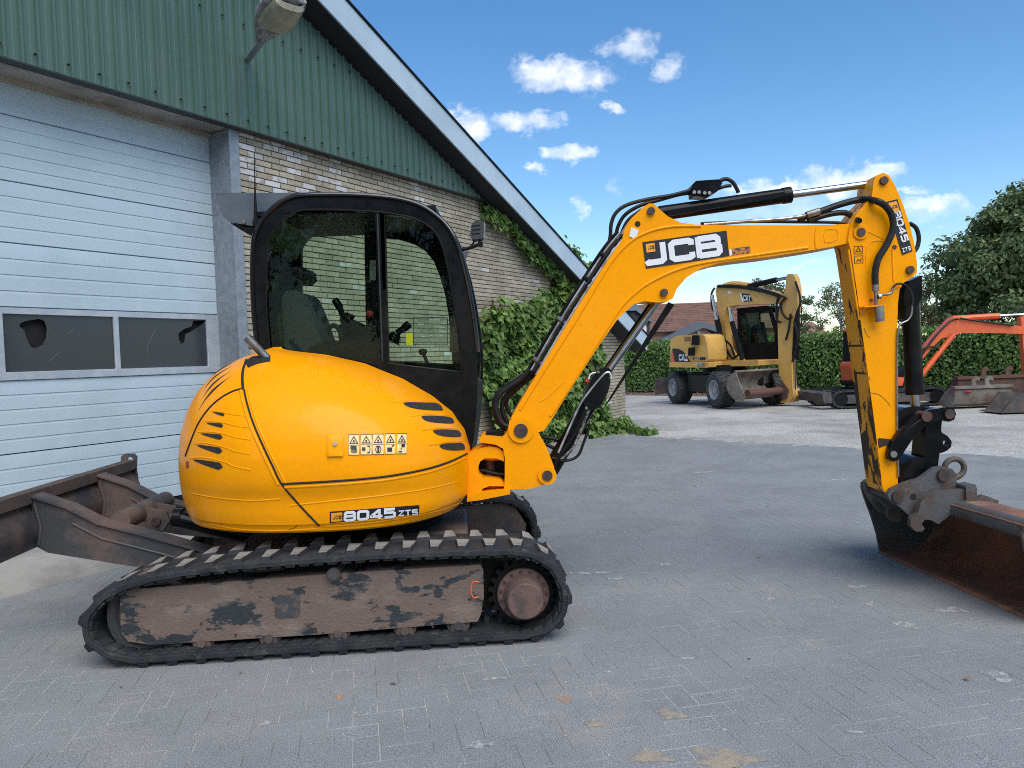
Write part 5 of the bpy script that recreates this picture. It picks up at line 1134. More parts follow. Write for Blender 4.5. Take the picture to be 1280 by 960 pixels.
b = MB(); hosepx(b, [(570, 312), (583, 311), (592, 308), (600, 305)], 5.1, .012); hosepx(b, [(588, 309), (592, 303), (593, 299)], 5.1, .006); hosepx(b, [(600, 305), (600, 300), (598, 298)], 5.1, .006); c = on_y(600.5, 305.5, 5.1); b.cyl(c-np.array([0, .02, 0]), c+np.array([0, .02, 0]), .018, 12); part('lamp_bracket', b, BLACKM, EX)
wl_ = part('work_lamp', MB().prism(Z0, PLY(5.08).pts([(589, 281), (593, 276.5), (604.5, 276), (603.5, 298), (590.5, 299.5), (587.5, 293)]), 5.08, 5.2), M('lamp_shell', (.03, .032, .036), .5), EX, bevel=.01)
b = MB()
for y in (282, 287, 292): b.tube([on_y(590, y+.5, 5.078), on_y(600, y-.5, 5.078)], .0025, 5)
part('lamp_fin', b, BLACKP, wl_)['kind'] = 'stuff'
part('lamp_glass', MB().prism(Z0, PLY(5.08).pts([(604.8, 277.5), (606, 277.5), (605, 297), (603.8, 297)]), 5.09, 5.19), STEEL, wl_)
part('mirror_back', MB().prism(Z0, PLY(5.1).pts([(574, 318), (586, 313), (583, 322), (579, 330)]), 5.1, 5.12), RH, EX, bevel=.003)

# ------------------------------------------------------------------ swing post
B0, B1 = 4.78, 5.02
YC = .5*(B0+B1)
kp = [(637, 526), (634, 540), (628, 547), (602, 545), (599, 548), (600, 553), (620, 556), (629, 561), (631, 572), (631, 596), (630, 612), (662, 611), (684, 605), (691, 601), (694.5, 593), (692, 582), (684, 561), (674, 543), (667, 532), (663, 524), (650, 521)]
kpb = part('swing_post', prism_px(kp, 4.74, 5.06, 4.74), YELLOW_CAST, EX, bevel=.030, seg=4)
for x, y, r in ((651, 538, 15.5), (684, 594, 11.5)):
    part('pin_boss', disc_px(x, y, r, 4.725, 5.075, ref=4.74), YELLOW_CAST, kpb, bevel=.008)
    part('pivot_pin', disc_px(x, y, r*.56, 4.715, 5.085, ref=4.74), PIN, kpb, bevel=.003)
b = MB(); hosepx(b, [(634, 571), (655, 576), (672, 585), (682, 590)], 4.742, .010); hosepx(b, [(634, 566), (645, 568), (660, 576)], 4.742, .006); 
br = [(583, 572), (588, 566), (598, 561), (612, 558), (624, 560), (630, 566), (630, 577), (621, 573), (606, 573), (600, 577), (597.5, 585), (598.5, 592), (604, 597), (624, 599), (630, 603), (630, 608), (612, 607.5), (603, 611), (600, 622), (584, 623)]
part('swing_bracket', prism_px(br, 4.76, 5.04, 4.76), YELLOW_CAST, EX, bevel=.022, seg=4)
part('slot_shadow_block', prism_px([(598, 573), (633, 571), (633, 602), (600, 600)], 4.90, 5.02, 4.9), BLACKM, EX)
for (x, y0, y1, r) in ((616, 562, 574, .066), (616, 600, 612, .062)):
    a = on_y(x, y0, YC); c = on_y(x, y1, YC); part('hinge_boss', MB().cyl(a, c, r, 30), YELLOW_CAST, EX, bevel=.006)
a = on_y(613, 552, YC); c = on_y(613, 622, YC); part('kingpin', MB().cyl(a, c, .035, 20), PIN, EX)
part('base_plate', prism_px([(584, 622), (600, 615), (637, 611), (638, 617), (600, 624.5), (584, 626.5)], 4.72, 5.1, 4.74), YELLOW_CAST, EX, bevel=.006)
b = MB()
for k, (p, Y) in enumerate((([(585, 582), (600, 580), (618, 583), (631, 587), (645, 583)], 4.9), ([(588, 590), (604, 588), (620, 592), (640, 594)], 4.86), ([(588, 586), (606, 583), (624, 589), (640, 590)], 4.95))): hosepx(b, p, Y, .012)
part('slew_hose', b, HOSE, EX)['kind'] = 'stuff'
part('grease_block', prism_px([(607, 546), (607, 541), (618, 540), (630, 541), (630, 546)], 4.82, 4.95), BLACKM, EX, bevel=.004)

# ------------------------------------------------------------------ boom
boom = [(639, 522), (655, 494), (677, 458), (700, 420), (722, 384), (744, 350), (762, 322), (778, 299), (781, 286), (789, 273), (805, 258), (812, 254), (818, 255), (825, 262), (835, 270.5), (850, 278), (872, 281), (930, 281.5), (1000, 281.5), (1040, 280.8), (1064, 279.5), (1076, 280.5), (1083, 286), (1083.5, 294), (1078, 300.5), (1060, 304), (1042, 308), (1016, 312.5), (960, 321), (925, 325), (898, 329), (876, 335.5), (858, 347), (846, 361), (841, 373), (833, 377.5), (822, 378), (805, 376.5), (792, 380.5), (772, 399), (750, 430), (728, 464), (706, 498), (688, 527), (680, 538), (660, 545), (645, 540)]
bm_ = part('boom', prism_px(boom, B0, B1, B0), YELLOW, EX, bevel=.007)
def bead(pts, name='weld_seam', r=.0065, Y=B0, par=bm_, mat=YELLOW, sm=6):
    b = MB(); hosepx(b, pts, Y, r, 8, sm); return part(name, b, mat, par)
bead([(650, 512), (677, 468), (705, 424), (732, 380), (757, 338), (775, 314), (792, 299), (810, 290), (830, 284.5), (852, 282.5), (876, 282.6)], 'edge_flange', .009)
bead([(688, 520), (712, 484), (736, 446), (758, 412), (775, 386), (792, 368), (810, 354.5), (832, 343), (856, 334), (880, 328.5), (920, 322.5), (960, 316.5), (1010, 309.5)], 'edge_flange', .009)
bead([(674, 502), (684, 497), (694, 487), (705, 477)], 'weld_seam', .0035)
bead([(1021, 284), (1019, 297), (1020, 310)]); bead([(1031, 287), (1046, 287), (1046, 299), (1031, 303), (1031, 287)], 'weld_seam', .0035, sm=2)
for x, y, r in ((813.4, 264.2, 4.8), (829.6, 366, 4.8), (1075, 290.7, 5.2)):
    part('pin_boss', disc_px(x, y, r*1.7, B0-.012, B1+.012, ref=B0), YELLOW, bm_, bevel=.004) if r > 5 else None
    part('pivot_pin', disc_px(x, y, r, B0-.02, B1+.02, ref=B0), PIN, bm_, bevel=.003)
part('lift_hole', disc_px(797, 280, 3.6, B0-.0012, B0+.003, ref=B0), DARKIN, bm_)
part('paper_tag', prism_px([(789, 284), (798.5, 287.5), (795, 299), (786.5, 295.5)], B0-.006, B0-.003), M('tag_paper', (.72, .74, .76), .7), bm_)
BP0 = PLY(B0)
def fB(x0, y0, ex, ey, h0): return lambda x, y, k=0: on_y(x0+ex[0]*x+ey[0]*y, y0+ex[1]*x+ey[1]*y, B0)+np.array([0, -(h0+k), 0])
part('logo_plate', prism_px([(803, 302.8), (908, 288.3), (911.3, 320), (807.3, 335.8)], B0-.0035, B0-.001, B0), BLACKV, bm_)
mb = MB(); lettering('JCB', fB(809.2, 331.6, (25.0, -3.5), (-3.1, -25.8), .0042), .285, .10, 1.0, 0, mb); part('logo_lettering', mb, WHITE, bm_)
part('maker_emblem', prism_px([(806.8, 305.4), (817.8, 303.8), (819, 314.4), (808, 316)], B0-.0075, B0-.006, B0), ORANGEV, bm_)
mb = MB(); lettering('JCB', fB(809.6, 312.2, (2.1, -.3), (-.4, -4.2), .0078), .24, .2, 1.0, 0, mb); part('emblem_lettering', mb, BLACKV, bm_)
part('small_plate', prism_px([(912, 311), (937, 308), (938, 316), (913, 319.5)], B0-.003, B0-.0012, B0), M('worn_label', (.50, .20, .05), .6, col2=(.08, .03, .02), scale=60, lo=.48, hi=.55), bm_)
part('small_plate', prism_px([(911, 312), (914, 311.7), (915, 319), (912, 319.8)], B0-.0042, B0-.0032, B0), WHITE, bm_)
# long steel pipes, clamps and hoses up the back of the boom
pp = [(664, 463), (690, 418), (712, 382), (735, 346), (757, 313), (775, 291)]
for k, (dx_, dy_, Y, mt, r) in enumerate(((0, 0, 4.86, PIPEZ, .0085), (3.5, 2, 4.83, HOSE, .010), (7, 4.5, 4.81, PIPEZ, .0085), (11, 7, 4.80, M('pipe_brown', (.14, .11, .07), .4, .5), .010), (-3, -2, 4.92, BLACKM, .010))):
    b = MB(); hosepx(b, [(x+dx_, y+dy_) for x, y in pp], Y, r); part('hydraulic_pipe', b, mt, bm_)
for t in (0.06, .33, .62, .80):
    x = 664+(775-664)*t; y = np.interp(x, [q[0] for q in pp], [q[1] for q in pp]); b = MB(); c0 = on_y(x-3, y-3, 4.87); c1 = on_y(x+13, y+8, 4.80); b.tube([c0, c1], .016, 8); part('pipe_clamp', b, BLACKM if t > .5 else STEEL, bm_)
for k, (p, r) in enumerate((([(641, 534), (629, 530), (621, 516), (621, 500), (630, 488), (648, 476), (662, 462)], .017), ([(645, 538), (634, 528), (628, 514), (629, 500), (640, 488), (656, 476), (668, 462)], .015), ([(640, 520), (633, 508), (636, 496), (650, 483), (668, 468)], .012), ([(636, 540), (622, 528), (617, 510), (620, 494), (634, 482), (652, 470)], .012))):
    b = MB(); hosepx(b, p, 4.84+.04*k, r); part('boom_hose', b, HOSE, EX)
for k, (p, r) in enumerate((([(733, 346), (752, 322), (762, 300), (764, 280), (770, 266), (784, 256), (810, 249), (840, 244), (866, 237)], .012), ([(742, 344), (757, 322), (768, 300), (773, 282), (782, 268), (800, 257), (824, 250), (850, 243), (868, 241)], .012), ([(700, 400), (720, 366), (745, 334), (762, 316)], .010), ([(748, 345), (762, 322), (773, 304), (778, 288), (786, 274), (802, 262)], .010))):
    b = MB(); hosepx(b, p, 4.88+.05*k, r); part('boom_hose', b, HOSE, EX)
# dipper ram on top of the boom
def cyl_px(a, c, Y, rpx, mb=None, n=28, ref=None):
    P, Q = on_y(*a, Y), on_y(*c, Y); return (mb or MB()).cyl(P, Q, rpx*Y/FPX, n)
dr = part('dipper_ram', cyl_px((824, 267), (981, 244.5), 4.9, 9.2), BLACKP, EX, bevel=.003)
part('gland_nut', cyl_px((978, 245), (988, 243.6), 4.9, 10), BLACKP, dr, bevel=.004)
part('ram_rod', cyl_px((986, 243.8), (1092, 229.5), 4.9, 4.6), CHROME, dr)
part('ram_guard', MB().prism(PLY(0), PLY(4.8).pts([(834, 263), (981, 239.5), (982, 245), (836, 270)]), 4.80, 4.815), BLACKP, dr, bevel=.003)
b = MB(); b.prism(PLY(0), PLY(4.84).pts([(865, 231), (870, 226), (898, 224), (903, 229), (897, 239), (884, 246), (866, 245)]), 4.84, 4.95); part('valve_block', b, BLACKP, dr, bevel=.008)
for x in (868, 874, 881, 887): part('port_fitting', disc_px(x, 239+(x % 3), 2.2, 4.825, 4.85), STEEL, dr)
b = MB(); hosepx(b, [(900, 226), (908, 223.6), (916, 228), (921, 236), (923, 241)], 4.9, .013); hosepx(b, [(897, 236), (906, 233), (914, 232)], 4.86, .011); part('ram_hose', b, HOSE, dr)
b = MB(); b.prism(PLY(0), PLY(4.86).pts([(1086, 224), (1096, 221), (1098, 236), (1090, 240)]), 4.86, 4.94); part('rod_eye', b, BLACKM, dr, bevel=.006)
# ------------------------------------------------------------------ dipper
D0, D1 = 4.765, 4.985
WEARM0 = M('bare_wear', (.035, .02, .014), .8)
dip = [(1092, 228), (1095, 219.5), (1104, 215.7), (1111, 219), (1119, 232), (1129, 256), (1137.5, 282), (1143, 305), (1146.3, 328), (1146.3, 341), (1140, 347.5), (1130, 353), (1124.5, 362), (1122.5, 378), (1120.5, 434), (1121.5, 496), (1122.3, 606), (1106, 616), (1103, 608), (1093, 527), (1084, 460), (1076, 402), (1070, 355), (1063.5, 312), (1060, 300), (1063, 281), (1072, 266), (1081, 255), (1089, 247), (1091, 238)]
dpb = part('dipper_arm', prism_px(dip, D0, D1, D0, mi=0, mside=1), [YELLOW, YELLOW_WORN], EX, bevel=.007)
bead([(1084, 289), (1095, 294), (1106, 300)], Y=D0, par=dpb, r=.004); bead([(1083, 340), (1082, 320), (1085, 306), (1092, 301), (1106, 301)], Y=D0, par=dpb, r=.004); bead([(1115.5, 312), (1116, 332), (1117, 352)], Y=D0, par=dpb, r=.006); bead([(1060.5, 312), (1065.5, 345), (1074, 400)], Y=D0, par=dpb, r=.006)
def under(pts, name, mat):
    'thin skin on the underside of the dipper that faces the cab: (t across 0..1, photo row) pairs'
    V = []
    for t, y in pts:
        x = float(np.interp(y, [312, 355, 402, 460, 527, 608], [1063.5, 1070, 1076, 1084, 1093, 1103])); p = on_y(x, y, D0); V.append(p+np.array([-.0025, (D1-D0)*t, 0]))
    n = len(V); return part(name, MB().add(V+[v+np.array([.002, 0, 0]) for v in V], [tuple(range(n))]+[(i, (i+1) % n, (i+1) % n+n, i+n) for i in range(n)]), mat, dpb)
under([(.02, 470), (.30, 486), (.22, 505), (.45, 520), (.60, 540), (.98, 548), (.98, 607), (.02, 608)], 'bare_metal_patch', YELLOW_BARE)
under([(.02, 395), (.16, 402), (.12, 440), (.25, 455), (.10, 468), (.02, 470)], 'bare_metal_patch', YELLOW_BARE)
under([(.72, 470), (.98, 440), (.98, 548), (.80, 530)], 'bare_metal_patch', YELLOW_BARE)
for y_ in (431.5, 466.5): under([(.0, y_-.6), (1, y_-.9), (1, y_+1.3), (0, y_+1.6)], 'scuff_line', WEARM0)
for x, y, r in ((1104, 226.2, 5.0), (1136.6, 337.5, 4.8)): part('pivot_pin', disc_px(x, y, r, D0-.02, D1+.02, ref=D0), PIN, dpb, bevel=.003)
part('pin_boss', disc_px(1075, 290.7, 8.6, D0-.012, D0+.01, ref=D0), YELLOW, dpb, bevel=.004); part('pivot_pin', disc_px(1075, 290.7, 5.2, D0-.022, D1+.02, ref=D0), PIN, dpb, bevel=.003)
part('hole_plug', disc_px(1118, 309, 2.8, D0-.003, D0+.003, ref=D0), PIN, dpb)
part('model_sticker', prism_px([(1108, 252.3), (1121.5, 249.0), (1140.3, 313.8), (1127.5, 319)], D0-.0035, D0-.001, D0), BLACKV, dpb)
part('maker_emblem', prism_px([(1110, 254), (1120.3, 251.5), (1123.8, 263.2), (1113.3, 266.5)], D0-.0055, D0-.004, D0), ORANGEV, dpb)
def fD(x0, y0, ex, ey, h0): return lambda x, y, k=0: on_y(x0+ex[0]*x+ey[0]*y, y0+ex[1]*x+ey[1]*y, D0)+np.array([0, -(h0+k), 0])
mb = MB(); lettering('8045', fD(1115.8, 264.8, (2.3, 7.75), (8.6, -2.2), .0042), .24, .12, 1.0, 0, mb); lettering('ZTS', fD(1128.3, 315.6, (2.75, -.85), (-1.4, -5.0), .0042), .24, .2, 1.0, 0, mb, 0)
part('model_lettering', mb, WHITE, dpb)
mb = MB(); lettering('JCB', fD(1114, 261.5, (1.9, -.5), (-.8, -3.6), .0058), .22, .2, 1.0, 0, mb); part('emblem_lettering', mb, BLACKV, dpb)
for (y0, y1) in ((308, 317.5), (320, 329)):
    x0 = 1067.5+(y0-308)*.05; mb = MB(); f = fD(x0, y1, (10.5, -.4), (0, -(y1-y0)), .0022)
    V, Q = stroke([(0, 0), (1, 0), (1, 1), (0, 1), (0, 0)], .08); mb.add([f(*q) for q in V], Q)
    V, Q = stroke([(.5, .85), (.2, .3), (.8, .3), (.5, .85)] if y0 < 315 else [(.2, .2), (.4, .5), (.7, .25), (.8, .7)], .12); mb.add([f(q[0], q[1], .0003) for q in V], Q); part('pictogram', mb, M('brown_print', (.10, .045, .02), .6), dpb)
WEARM = M('wear_band', (.035, .02, .014), .8, col2=(.6, .25, .01), scale=25, lo=.62, hi=.66)
part('wear_band', prism_px([(1097, 549), (1099, 547.5), (1122.2, 550), (1122.3, 555), (1106, 557), (1098.5, 560)], D0-.003, D0-.0005, D0), WEARM, dpb)
for pts in ([(1080, 410), (1083, 418), (1087, 422)], [(1087.5, 491), (1098, 493), (1107, 500), (1113, 508)], [(1086, 470), (1088, 476)]):
    b = MB(); hosepx(b, pts, D0, .0018, 5); part('scratch', b, WEARM, dpb)
for y in (431.5, 467): b = MB(); b.prism(PLY(0), PLY(D0).pts([(1062+(y-431)*.2-2, y), (1076+(y-431)*.1, y), (1076+(y-431)*.1, y+1.5), (1062+(y-431)*.2-2, y+1.5)]), D0-.001, D1)
for k, (p, r) in enumerate((([(998, 274), (1026, 264), (1052, 255), (1076, 249.5), (1096, 251.5), (1108, 259), (1115.5, 272), (1115.5, 289), (1107, 308), (1098, 323), (1094, 340), (1094, 356)], .021), ([(1010, 276), (1036, 268), (1056, 266), (1067, 272), (1074, 276)], .018))):
    b = MB(); hosepx(b, p, [4.84]*4+[4.72]*(len(p)-4), r, 10); part('dipper_hose', b, HOSE, EX)
b = MB(); hosepx(b, [(1137, 279), (1145, 285), (1148.5, 297), (1146.5, 309), (1141, 316)], 4.95, .014); part('dipper_hose', b, HOSE, EX)
b = MB(); hosepx(b, [(880, 281), (930, 277), (972, 274), (1004, 270), (1022, 264)], 4.82, .011); part('hydraulic_pipe', b, STEEL, bm_)
b = MB(); hosepx(b, [(876, 279.5), (940, 277), (1000, 277.5), (1040, 278), (1062, 280)], 4.85, .010); part('hydraulic_pipe', b, HOSE, bm_)
b = MB(); a = on_y(1008, 269, 4.82); c = on_y(1024, 264, 4.82); b.cyl(a, c, .022, 14); part('hose_ferrule', b, STEEL, EX)
b = MB(); b.cyl(on_y(1094, 354, 4.72), on_y(1094.5, 364, 4.72), .020, 12); b.cyl(on_y(1094.5, 364, 4.72), on_y(1095.5, 382, 4.72), .012, 12); b.cyl(on_y(1095, 369, 4.72), on_y(1108, 368, 4.72), .010, 10); hosepx(b, [(1108, 368), (1114, 366), (1116, 360)], 4.72, .009); b.cyl(on_y(1097.5, 371, 4.71), on_y(1101, 370.5, 4.71), .017, 6)
part('hydraulic_fitting', b, STEEL, dpb)
b = MB(); b.cyl(on_y(1098.5, 382, 4.71), on_y(1100, 402, 4.71), .027, 18); b.cyl(on_y(1099.3, 390, 4.71), on_y(1099.6, 393, 4.71), .029, 18); part('quick_connector', b, STEEL, dpb, bevel=.003)
part('bracket_shelf', MB().prism(PLY(0), PLY(4.70).pts([(1080, 383), (1108, 380.5), (1108, 382), (1080, 384.5)]), 4.69, 4.77), YELLOW, dpb)
part('hex_bolt', disc_px(1088.5, 375.5, 2.0, D0-.010, D0, ref=D0), STEEL, dpb)
b = MB(); hosepx(b, [(1115, 361), (1121, 355), (1131, 356), (1138, 364), (1141, 376), (1140, 382)], 4.74, .007); part('small_hose', b, HOSE, dpb)
b = MB(); hosepx(b, [(1140, 380), (1139.5, 392), (1135, 400), (1126, 405), (1122.5, 414), (1121.5, 440), (1121.5, 520), (1123, 596)], 4.755, .006, 8, 4); part('hydraulic_pipe', b, STEEL, dpb)
# bucket ram and linkage
br_ = part('bucket_ram', cyl_px((1137, 352), (1143.2, 489), 4.89, 10.6), BLACKP, EX, bevel=.004)
part('gland_nut', cyl_px((1142.9, 482), (1143.5, 493), 4.89, 11.2), BLACKP, br_, bevel=.004)
part('ram_rod', cyl_px((1143.4, 490), (1144.3, 516), 4.89, 5.2), CHROME, br_)
part('ram_head', prism_px([(1126, 362), (1132, 352), (1147, 345), (1147.5, 370), (1144, 380), (1128, 400), (1124.5, 385)], 4.80, 4.97, 4.85), BLACKP, br_, bevel=.006)
arc = [(1108.5, 568), (1111, 558), (1123, 539), (1141, 522), (1160, 512), (1184, 508.5), (1191, 511), (1193.5, 517), (1191, 524.5), (1184, 527), (1172, 524.5), (1156, 531.5), (1141, 546), (1129, 564), (1123, 574), (1115, 577), (1110, 574)]
for a, c in ((4.715, 4.752), (5.0, 5.035)):
    lk = part('tipping_link', prism_px(arc, a, c, 4.73), BLACKP, EX, bevel=.008)
    if a < 4.9:
        b = MB(); hosepx(b, [(1118, 560), (1130, 543), (1146, 528), (1162, 520)], a, .004, 6); part('link_rib', b, BLACKP, lk)
for x, y, r, mt in ((1116, 567.5, 4.2, STEEL), (1157.5, 520.5, 6.5, RUST), (1186, 517.5, 6.2, PIN)): part('link_pin', disc_px(x, y, r, 4.70, 5.05, ref=4.715), mt, EX, bevel=.003)
part('ram_knuckle', prism_px([(1122, 545), (1122, 517), (1128, 510), (1140, 507.5), (1152, 508), (1166, 513), (1150, 528), (1135, 545)], 4.79, 4.96, 4.8), BLACKP, EX, bevel=.014)
hl2 = part('bucket_link', prism_px([(1158, 520), (1178, 518), (1175, 560), (1172, 588), (1153, 588), (1156, 555)], 4.80, 4.95, 4.8), BLACKP, EX, bevel=.02, seg=3)
part('lifting_lug', MB().holed(PLY(0), [PLY(4.84).pts([(1174, 534), (1178, 541), (1185, 545), (1190, 552), (1189, 559), (1183, 564), (1172, 568)]), [(q[0]+.019*math.cos(2*math.pi*k/12), q[1]+.019*math.sin(2*math.pi*k/12)) for q in [PLY(4.84).px(1182.5, 553.5)] for k in range(12)]], 4.84, 4.89), BLACKP, hl2, bevel=.006)
part('coupler_ear', prism_px([(1124, 612), (1123, 600), (1131, 586), (1137, 574), (1143, 569.5), (1150, 571), (1155, 582), (1154, 594), (1146, 603), (1134, 609)], 4.77, 4.98, 4.8), BLACKP, EX, bevel=.012)
cpl = [(1108.5, 618), (1113, 611), (1130, 603), (1148, 598), (1158, 591), (1168, 584), (1178, 582.5), (1189, 586), (1195, 593), (1194, 602), (1204, 606), (1219, 607), (1219.5, 626), (1204, 628), (1195, 622), (1180, 622), (1170, 628), (1163, 636), (1156, 643), (1148, 648), (1137, 645), (1125, 634), (1113, 627)]
for a, c in ((4.70, 4.735), (5.0, 5.035)): cplp = part('coupler_plate', prism_px(cpl, a, c, 4.71), GREYC, EX, bevel=.006)
part('coupler_body', prism_px([(1112, 622), (1130, 612), (1160, 602), (1192, 602), (1192, 620), (1165, 630), (1150, 642), (1130, 632)], 4.74, 5.0, 4.74), GREYC, EX, bevel=.01)
for x, y, r in ((1121, 620.5, 7.2), (1178, 593.5, 7.4)): part('coupler_pin', disc_px(x, y, r, 4.675, 5.06, ref=4.70), PIN, EX, bevel=.006)
part('coupler_hole', disc_px(1141.5, 621, 4.2, 4.6985, 4.705, ref=4.70), DARKIN, EX)
hk = [(1150, 628), (1158, 620), (1172, 614), (1196, 612), (1219, 610), (1219, 633), (1206, 633), (1190, 641), (1178, 650), (1172, 655), (1164, 650), (1155, 649), (1151, 655), (1155, 660), (1152, 664), (1144, 664), (1137, 657), (1138, 648), (1146, 641)]
part('bucket_hook', prism_px(hk, 4.62, 4.66, 4.63), GREYC, EX, bevel=.006); part('bucket_hook', prism_px([(x-12, y-5) for x, y in hk], 5.06, 5.10, 4.9), GREYC, EX, bevel=.006)
part('hook_block', prism_px([(1206, 607), (1218, 605), (1220, 610), (1220, 625), (1207, 626)], 4.60, 4.70, 4.61), GREYC, EX, bevel=.008)
b = MB(); c = on_y(1193, 585, 4.86); P = [c+np.array([.062*math.cos(t), 0, .058*math.sin(t)]) for t in np.linspace(-1.1, math.pi+.35, 16)]; b.tube(P, [.018]*14+[.014, .010], 10); b.tube([P[0], c+np.array([-.02, 0, -.07])], .02, 10)
part('lifting_hook', b, M('hook_steel', (.10, .09, .075), .6, .3, col2=(.55, .35, .08), scale=14, lo=.58, hi=.62), EX)
# ------------------------------------------------------------------ ditching bucket
BK = Plane((2.676, 5.6), math.radians(4.07)); NEARO, FARO = -1.60, 0.02
oprof = [(0.0, .0), (.10, .0), (.22, .012), (.33, .06), (.40, .15), (.42, .27), (.38, .39), (.29, .48), (.15, .545), (.0, .565), (-.125, .545)]
iprof = [(0.0, .014), (.10, .014), (.215, .026), (.32, .072), (.385, .157), (.404, .268), (.366, .38), (.28, .466), (.145, .53), (.0, .55), (-.12, .53)]
oprof = smooth_path(oprof, 3); iprof = smooth_path(iprof, 3)
sh = MB(); sh.prism(BK, [tuple(p) for p in oprof]+[tuple(p) for p in reversed(iprof)], NEARO+.015, FARO-.015)
BUCKM = M('rust_bucket', (.24, .105, .066), .85, col2=(.12, .068, .050), scale=2.6, lo=.4, hi=.62, col3=(.33, .17, .10), scale3=3.2, lo3=.55, hi3=.7, bump=.35, bscale=40, grain=.15, gscale=60)
bk_ = part('ditching_bucket', sh, BUCKM, EX, ang=40)
sidep = [tuple(p) for p in oprof]+[(-.155, .50), (-.135, .42), (-.085, .28), (-.045, .14), (-.02, .0)]
for o_ in (NEARO, FARO-.02): part('side_plate', MB().prism(BK, sidep, o_, o_+.02), GREYC, bk_, bevel=.004)
part('cutting_edge', MB().prism(BK, [(-.035, .0), (.09, .0), (.09, .018), (-.02, .018)], NEARO+.021, FARO-.021), BUCKM, bk_, bevel=.003)
part('torque_tube', MB().cyl(BK.at(-.075, .515, NEARO+.02), BK.at(-.075, .515, FARO-.02), .052, 24), GREYC, bk_)
part('gusset', MB().prism(BK, [(-.13, .49), (-.05, .57), (.06, .60), (.16, .56), (.16, .53), (-.1, .53)], NEARO+.60, NEARO+.62), GREYC, bk_)
ce = PLY(5.45); part('far_ear', MB().prism(PLY(0), ce.pts([(1076, 604), (1080, 600), (1086, 601), (1102, 618), (1128, 640), (1118, 648), (1098, 640), (1084, 622)]), 5.42, 5.46), GREYC, bk_, bevel=.01)
# ------------------------------------------------------------------ boom ram under the boom
lr = part('boom_ram', cyl_px((688, 588), (737, 503), 4.9, 10.5), BLACKP, EX, bevel=.004)
part('ram_cover', prism_px([(728, 500), (741, 470), (749, 461), (757, 464), (763, 476), (760, 490), (750, 508), (742, 513), (733, 511)], 4.79, 4.99, 4.80), BLACKP, lr, bevel=.008)
part('ram_rod', cyl_px((758, 467), (826, 371), 4.9, 4.6), CHROME, lr)
part('rod_guard', MB().prism(PLY(0), PLY(4.80).pts([(755, 509), (763, 500), (843, 381), (835.5, 377.5)]), 4.80, 4.812), BLACKP, lr, bevel=.003)
part('rod_guard', MB().prism(PLY(0), PLY(4.98).pts([(748, 470), (811, 379), (816, 379), (755, 470)]), 4.98, 4.99), BLACKP, lr, bevel=.003)
part('end_cap', disc_px(758, 466, 6.5, 4.82, 4.98), BLACKM, lr, bevel=.004)
for k, (p, r, mt, Y) in enumerate((([(698, 566), (712, 534), (724, 508), (733, 494), (745, 479), (756, 467), (762, 466), (764, 474)], .007, PIPEZ, 4.78), ([(700, 575), (716, 560), (726, 538), (735, 515), (742, 505)], .010, M('braided_hose', (.35, .35, .33), .4, .5, col2=(.05, .05, .05), scale=40, lo=.45, hi=.55), 4.80), ([(690, 572), (706, 576), (722, 570), (730, 552), (738, 530)], .009, HOSE, 4.83), ([(672, 545), (690, 548), (706, 552), (716, 560)], .012, HOSE, 4.92), ([(676, 552), (692, 560), (706, 568)], .012, HOSE, 4.95), ([(690, 590), (700, 570), (720, 540), (732, 512)], .010, BLACKM, 4.78))):
    b = MB(); hosepx(b, p, Y, r); part('ram_hose', b, mt, lr)
b = MB(); hosepx(b, [(736, 474), (738, 468), (745, 466), (749, 470)], 4.8, .005); part('bleed_hose', b, WHITE, lr); part('red_cap', disc_px(734, 475.5, 2.2, 4.78, 4.81), M('red_plastic', (.5, .02, .02), .4), lr)
for x, y in ((727, 494), (733, 510), (754, 508), (748, 465)): part('cover_bolt', disc_px(x, y, 1.8, 4.782, 4.79), STEEL, lr)
# ================================================================== wheeled excavator at the hedge
TAN = M('tan_yellow_paint', (0.62, 0.365, 0.085), .45, col2=(0.52, 0.30, 0.085), scale=1.5, grain=.06, gscale=14, coat=.1, col3=(.30, .20, .10), scale3=4, lo3=.62, hi3=.72)
TYRE = M('tyre_rubber', (.022, .023, .026), .8, col2=(.06, .058, .055), scale=5, bump=.3, bscale=30)
RIMW = M('wheel_rim', (.26, .27, .28), .5)
GLASSB = M('far_cab_glass', (.05, .085, .075), .12, col2=(.11, .17, .15), scale=2.2, lo=.45, hi=.6)
OLDSTEEL = M('old_bucket_steel', (.16, .145, .125), .8, col2=(.12, .07, .05), scale=2.5, lo=.45, hi=.6, col3=(.22, .20, .17), scale3=3, bump=.2, grain=.15)
REDBROWN = M('red_brown_steel', (.12, .045, .035), .75, col2=(.09, .05, .04), scale=4)
W0 = on_y(892, 490, 20.9); CH = math.radians(-76); hv = np.array([math.cos(CH), math.sin(CH), 0]); lv = np.array([-math.sin(CH), math.cos(CH), 0])
WHX = thing('wheeled_excavator', 'tan yellow wheeled excavator with round worn body parked before the hedge', 'excavator', (W0[0]+.6, W0[1]+1.5, 0))
wr = .485
base0 = np.array([W0[0], W0[1], 0]); base1 = base0-hv*2.5
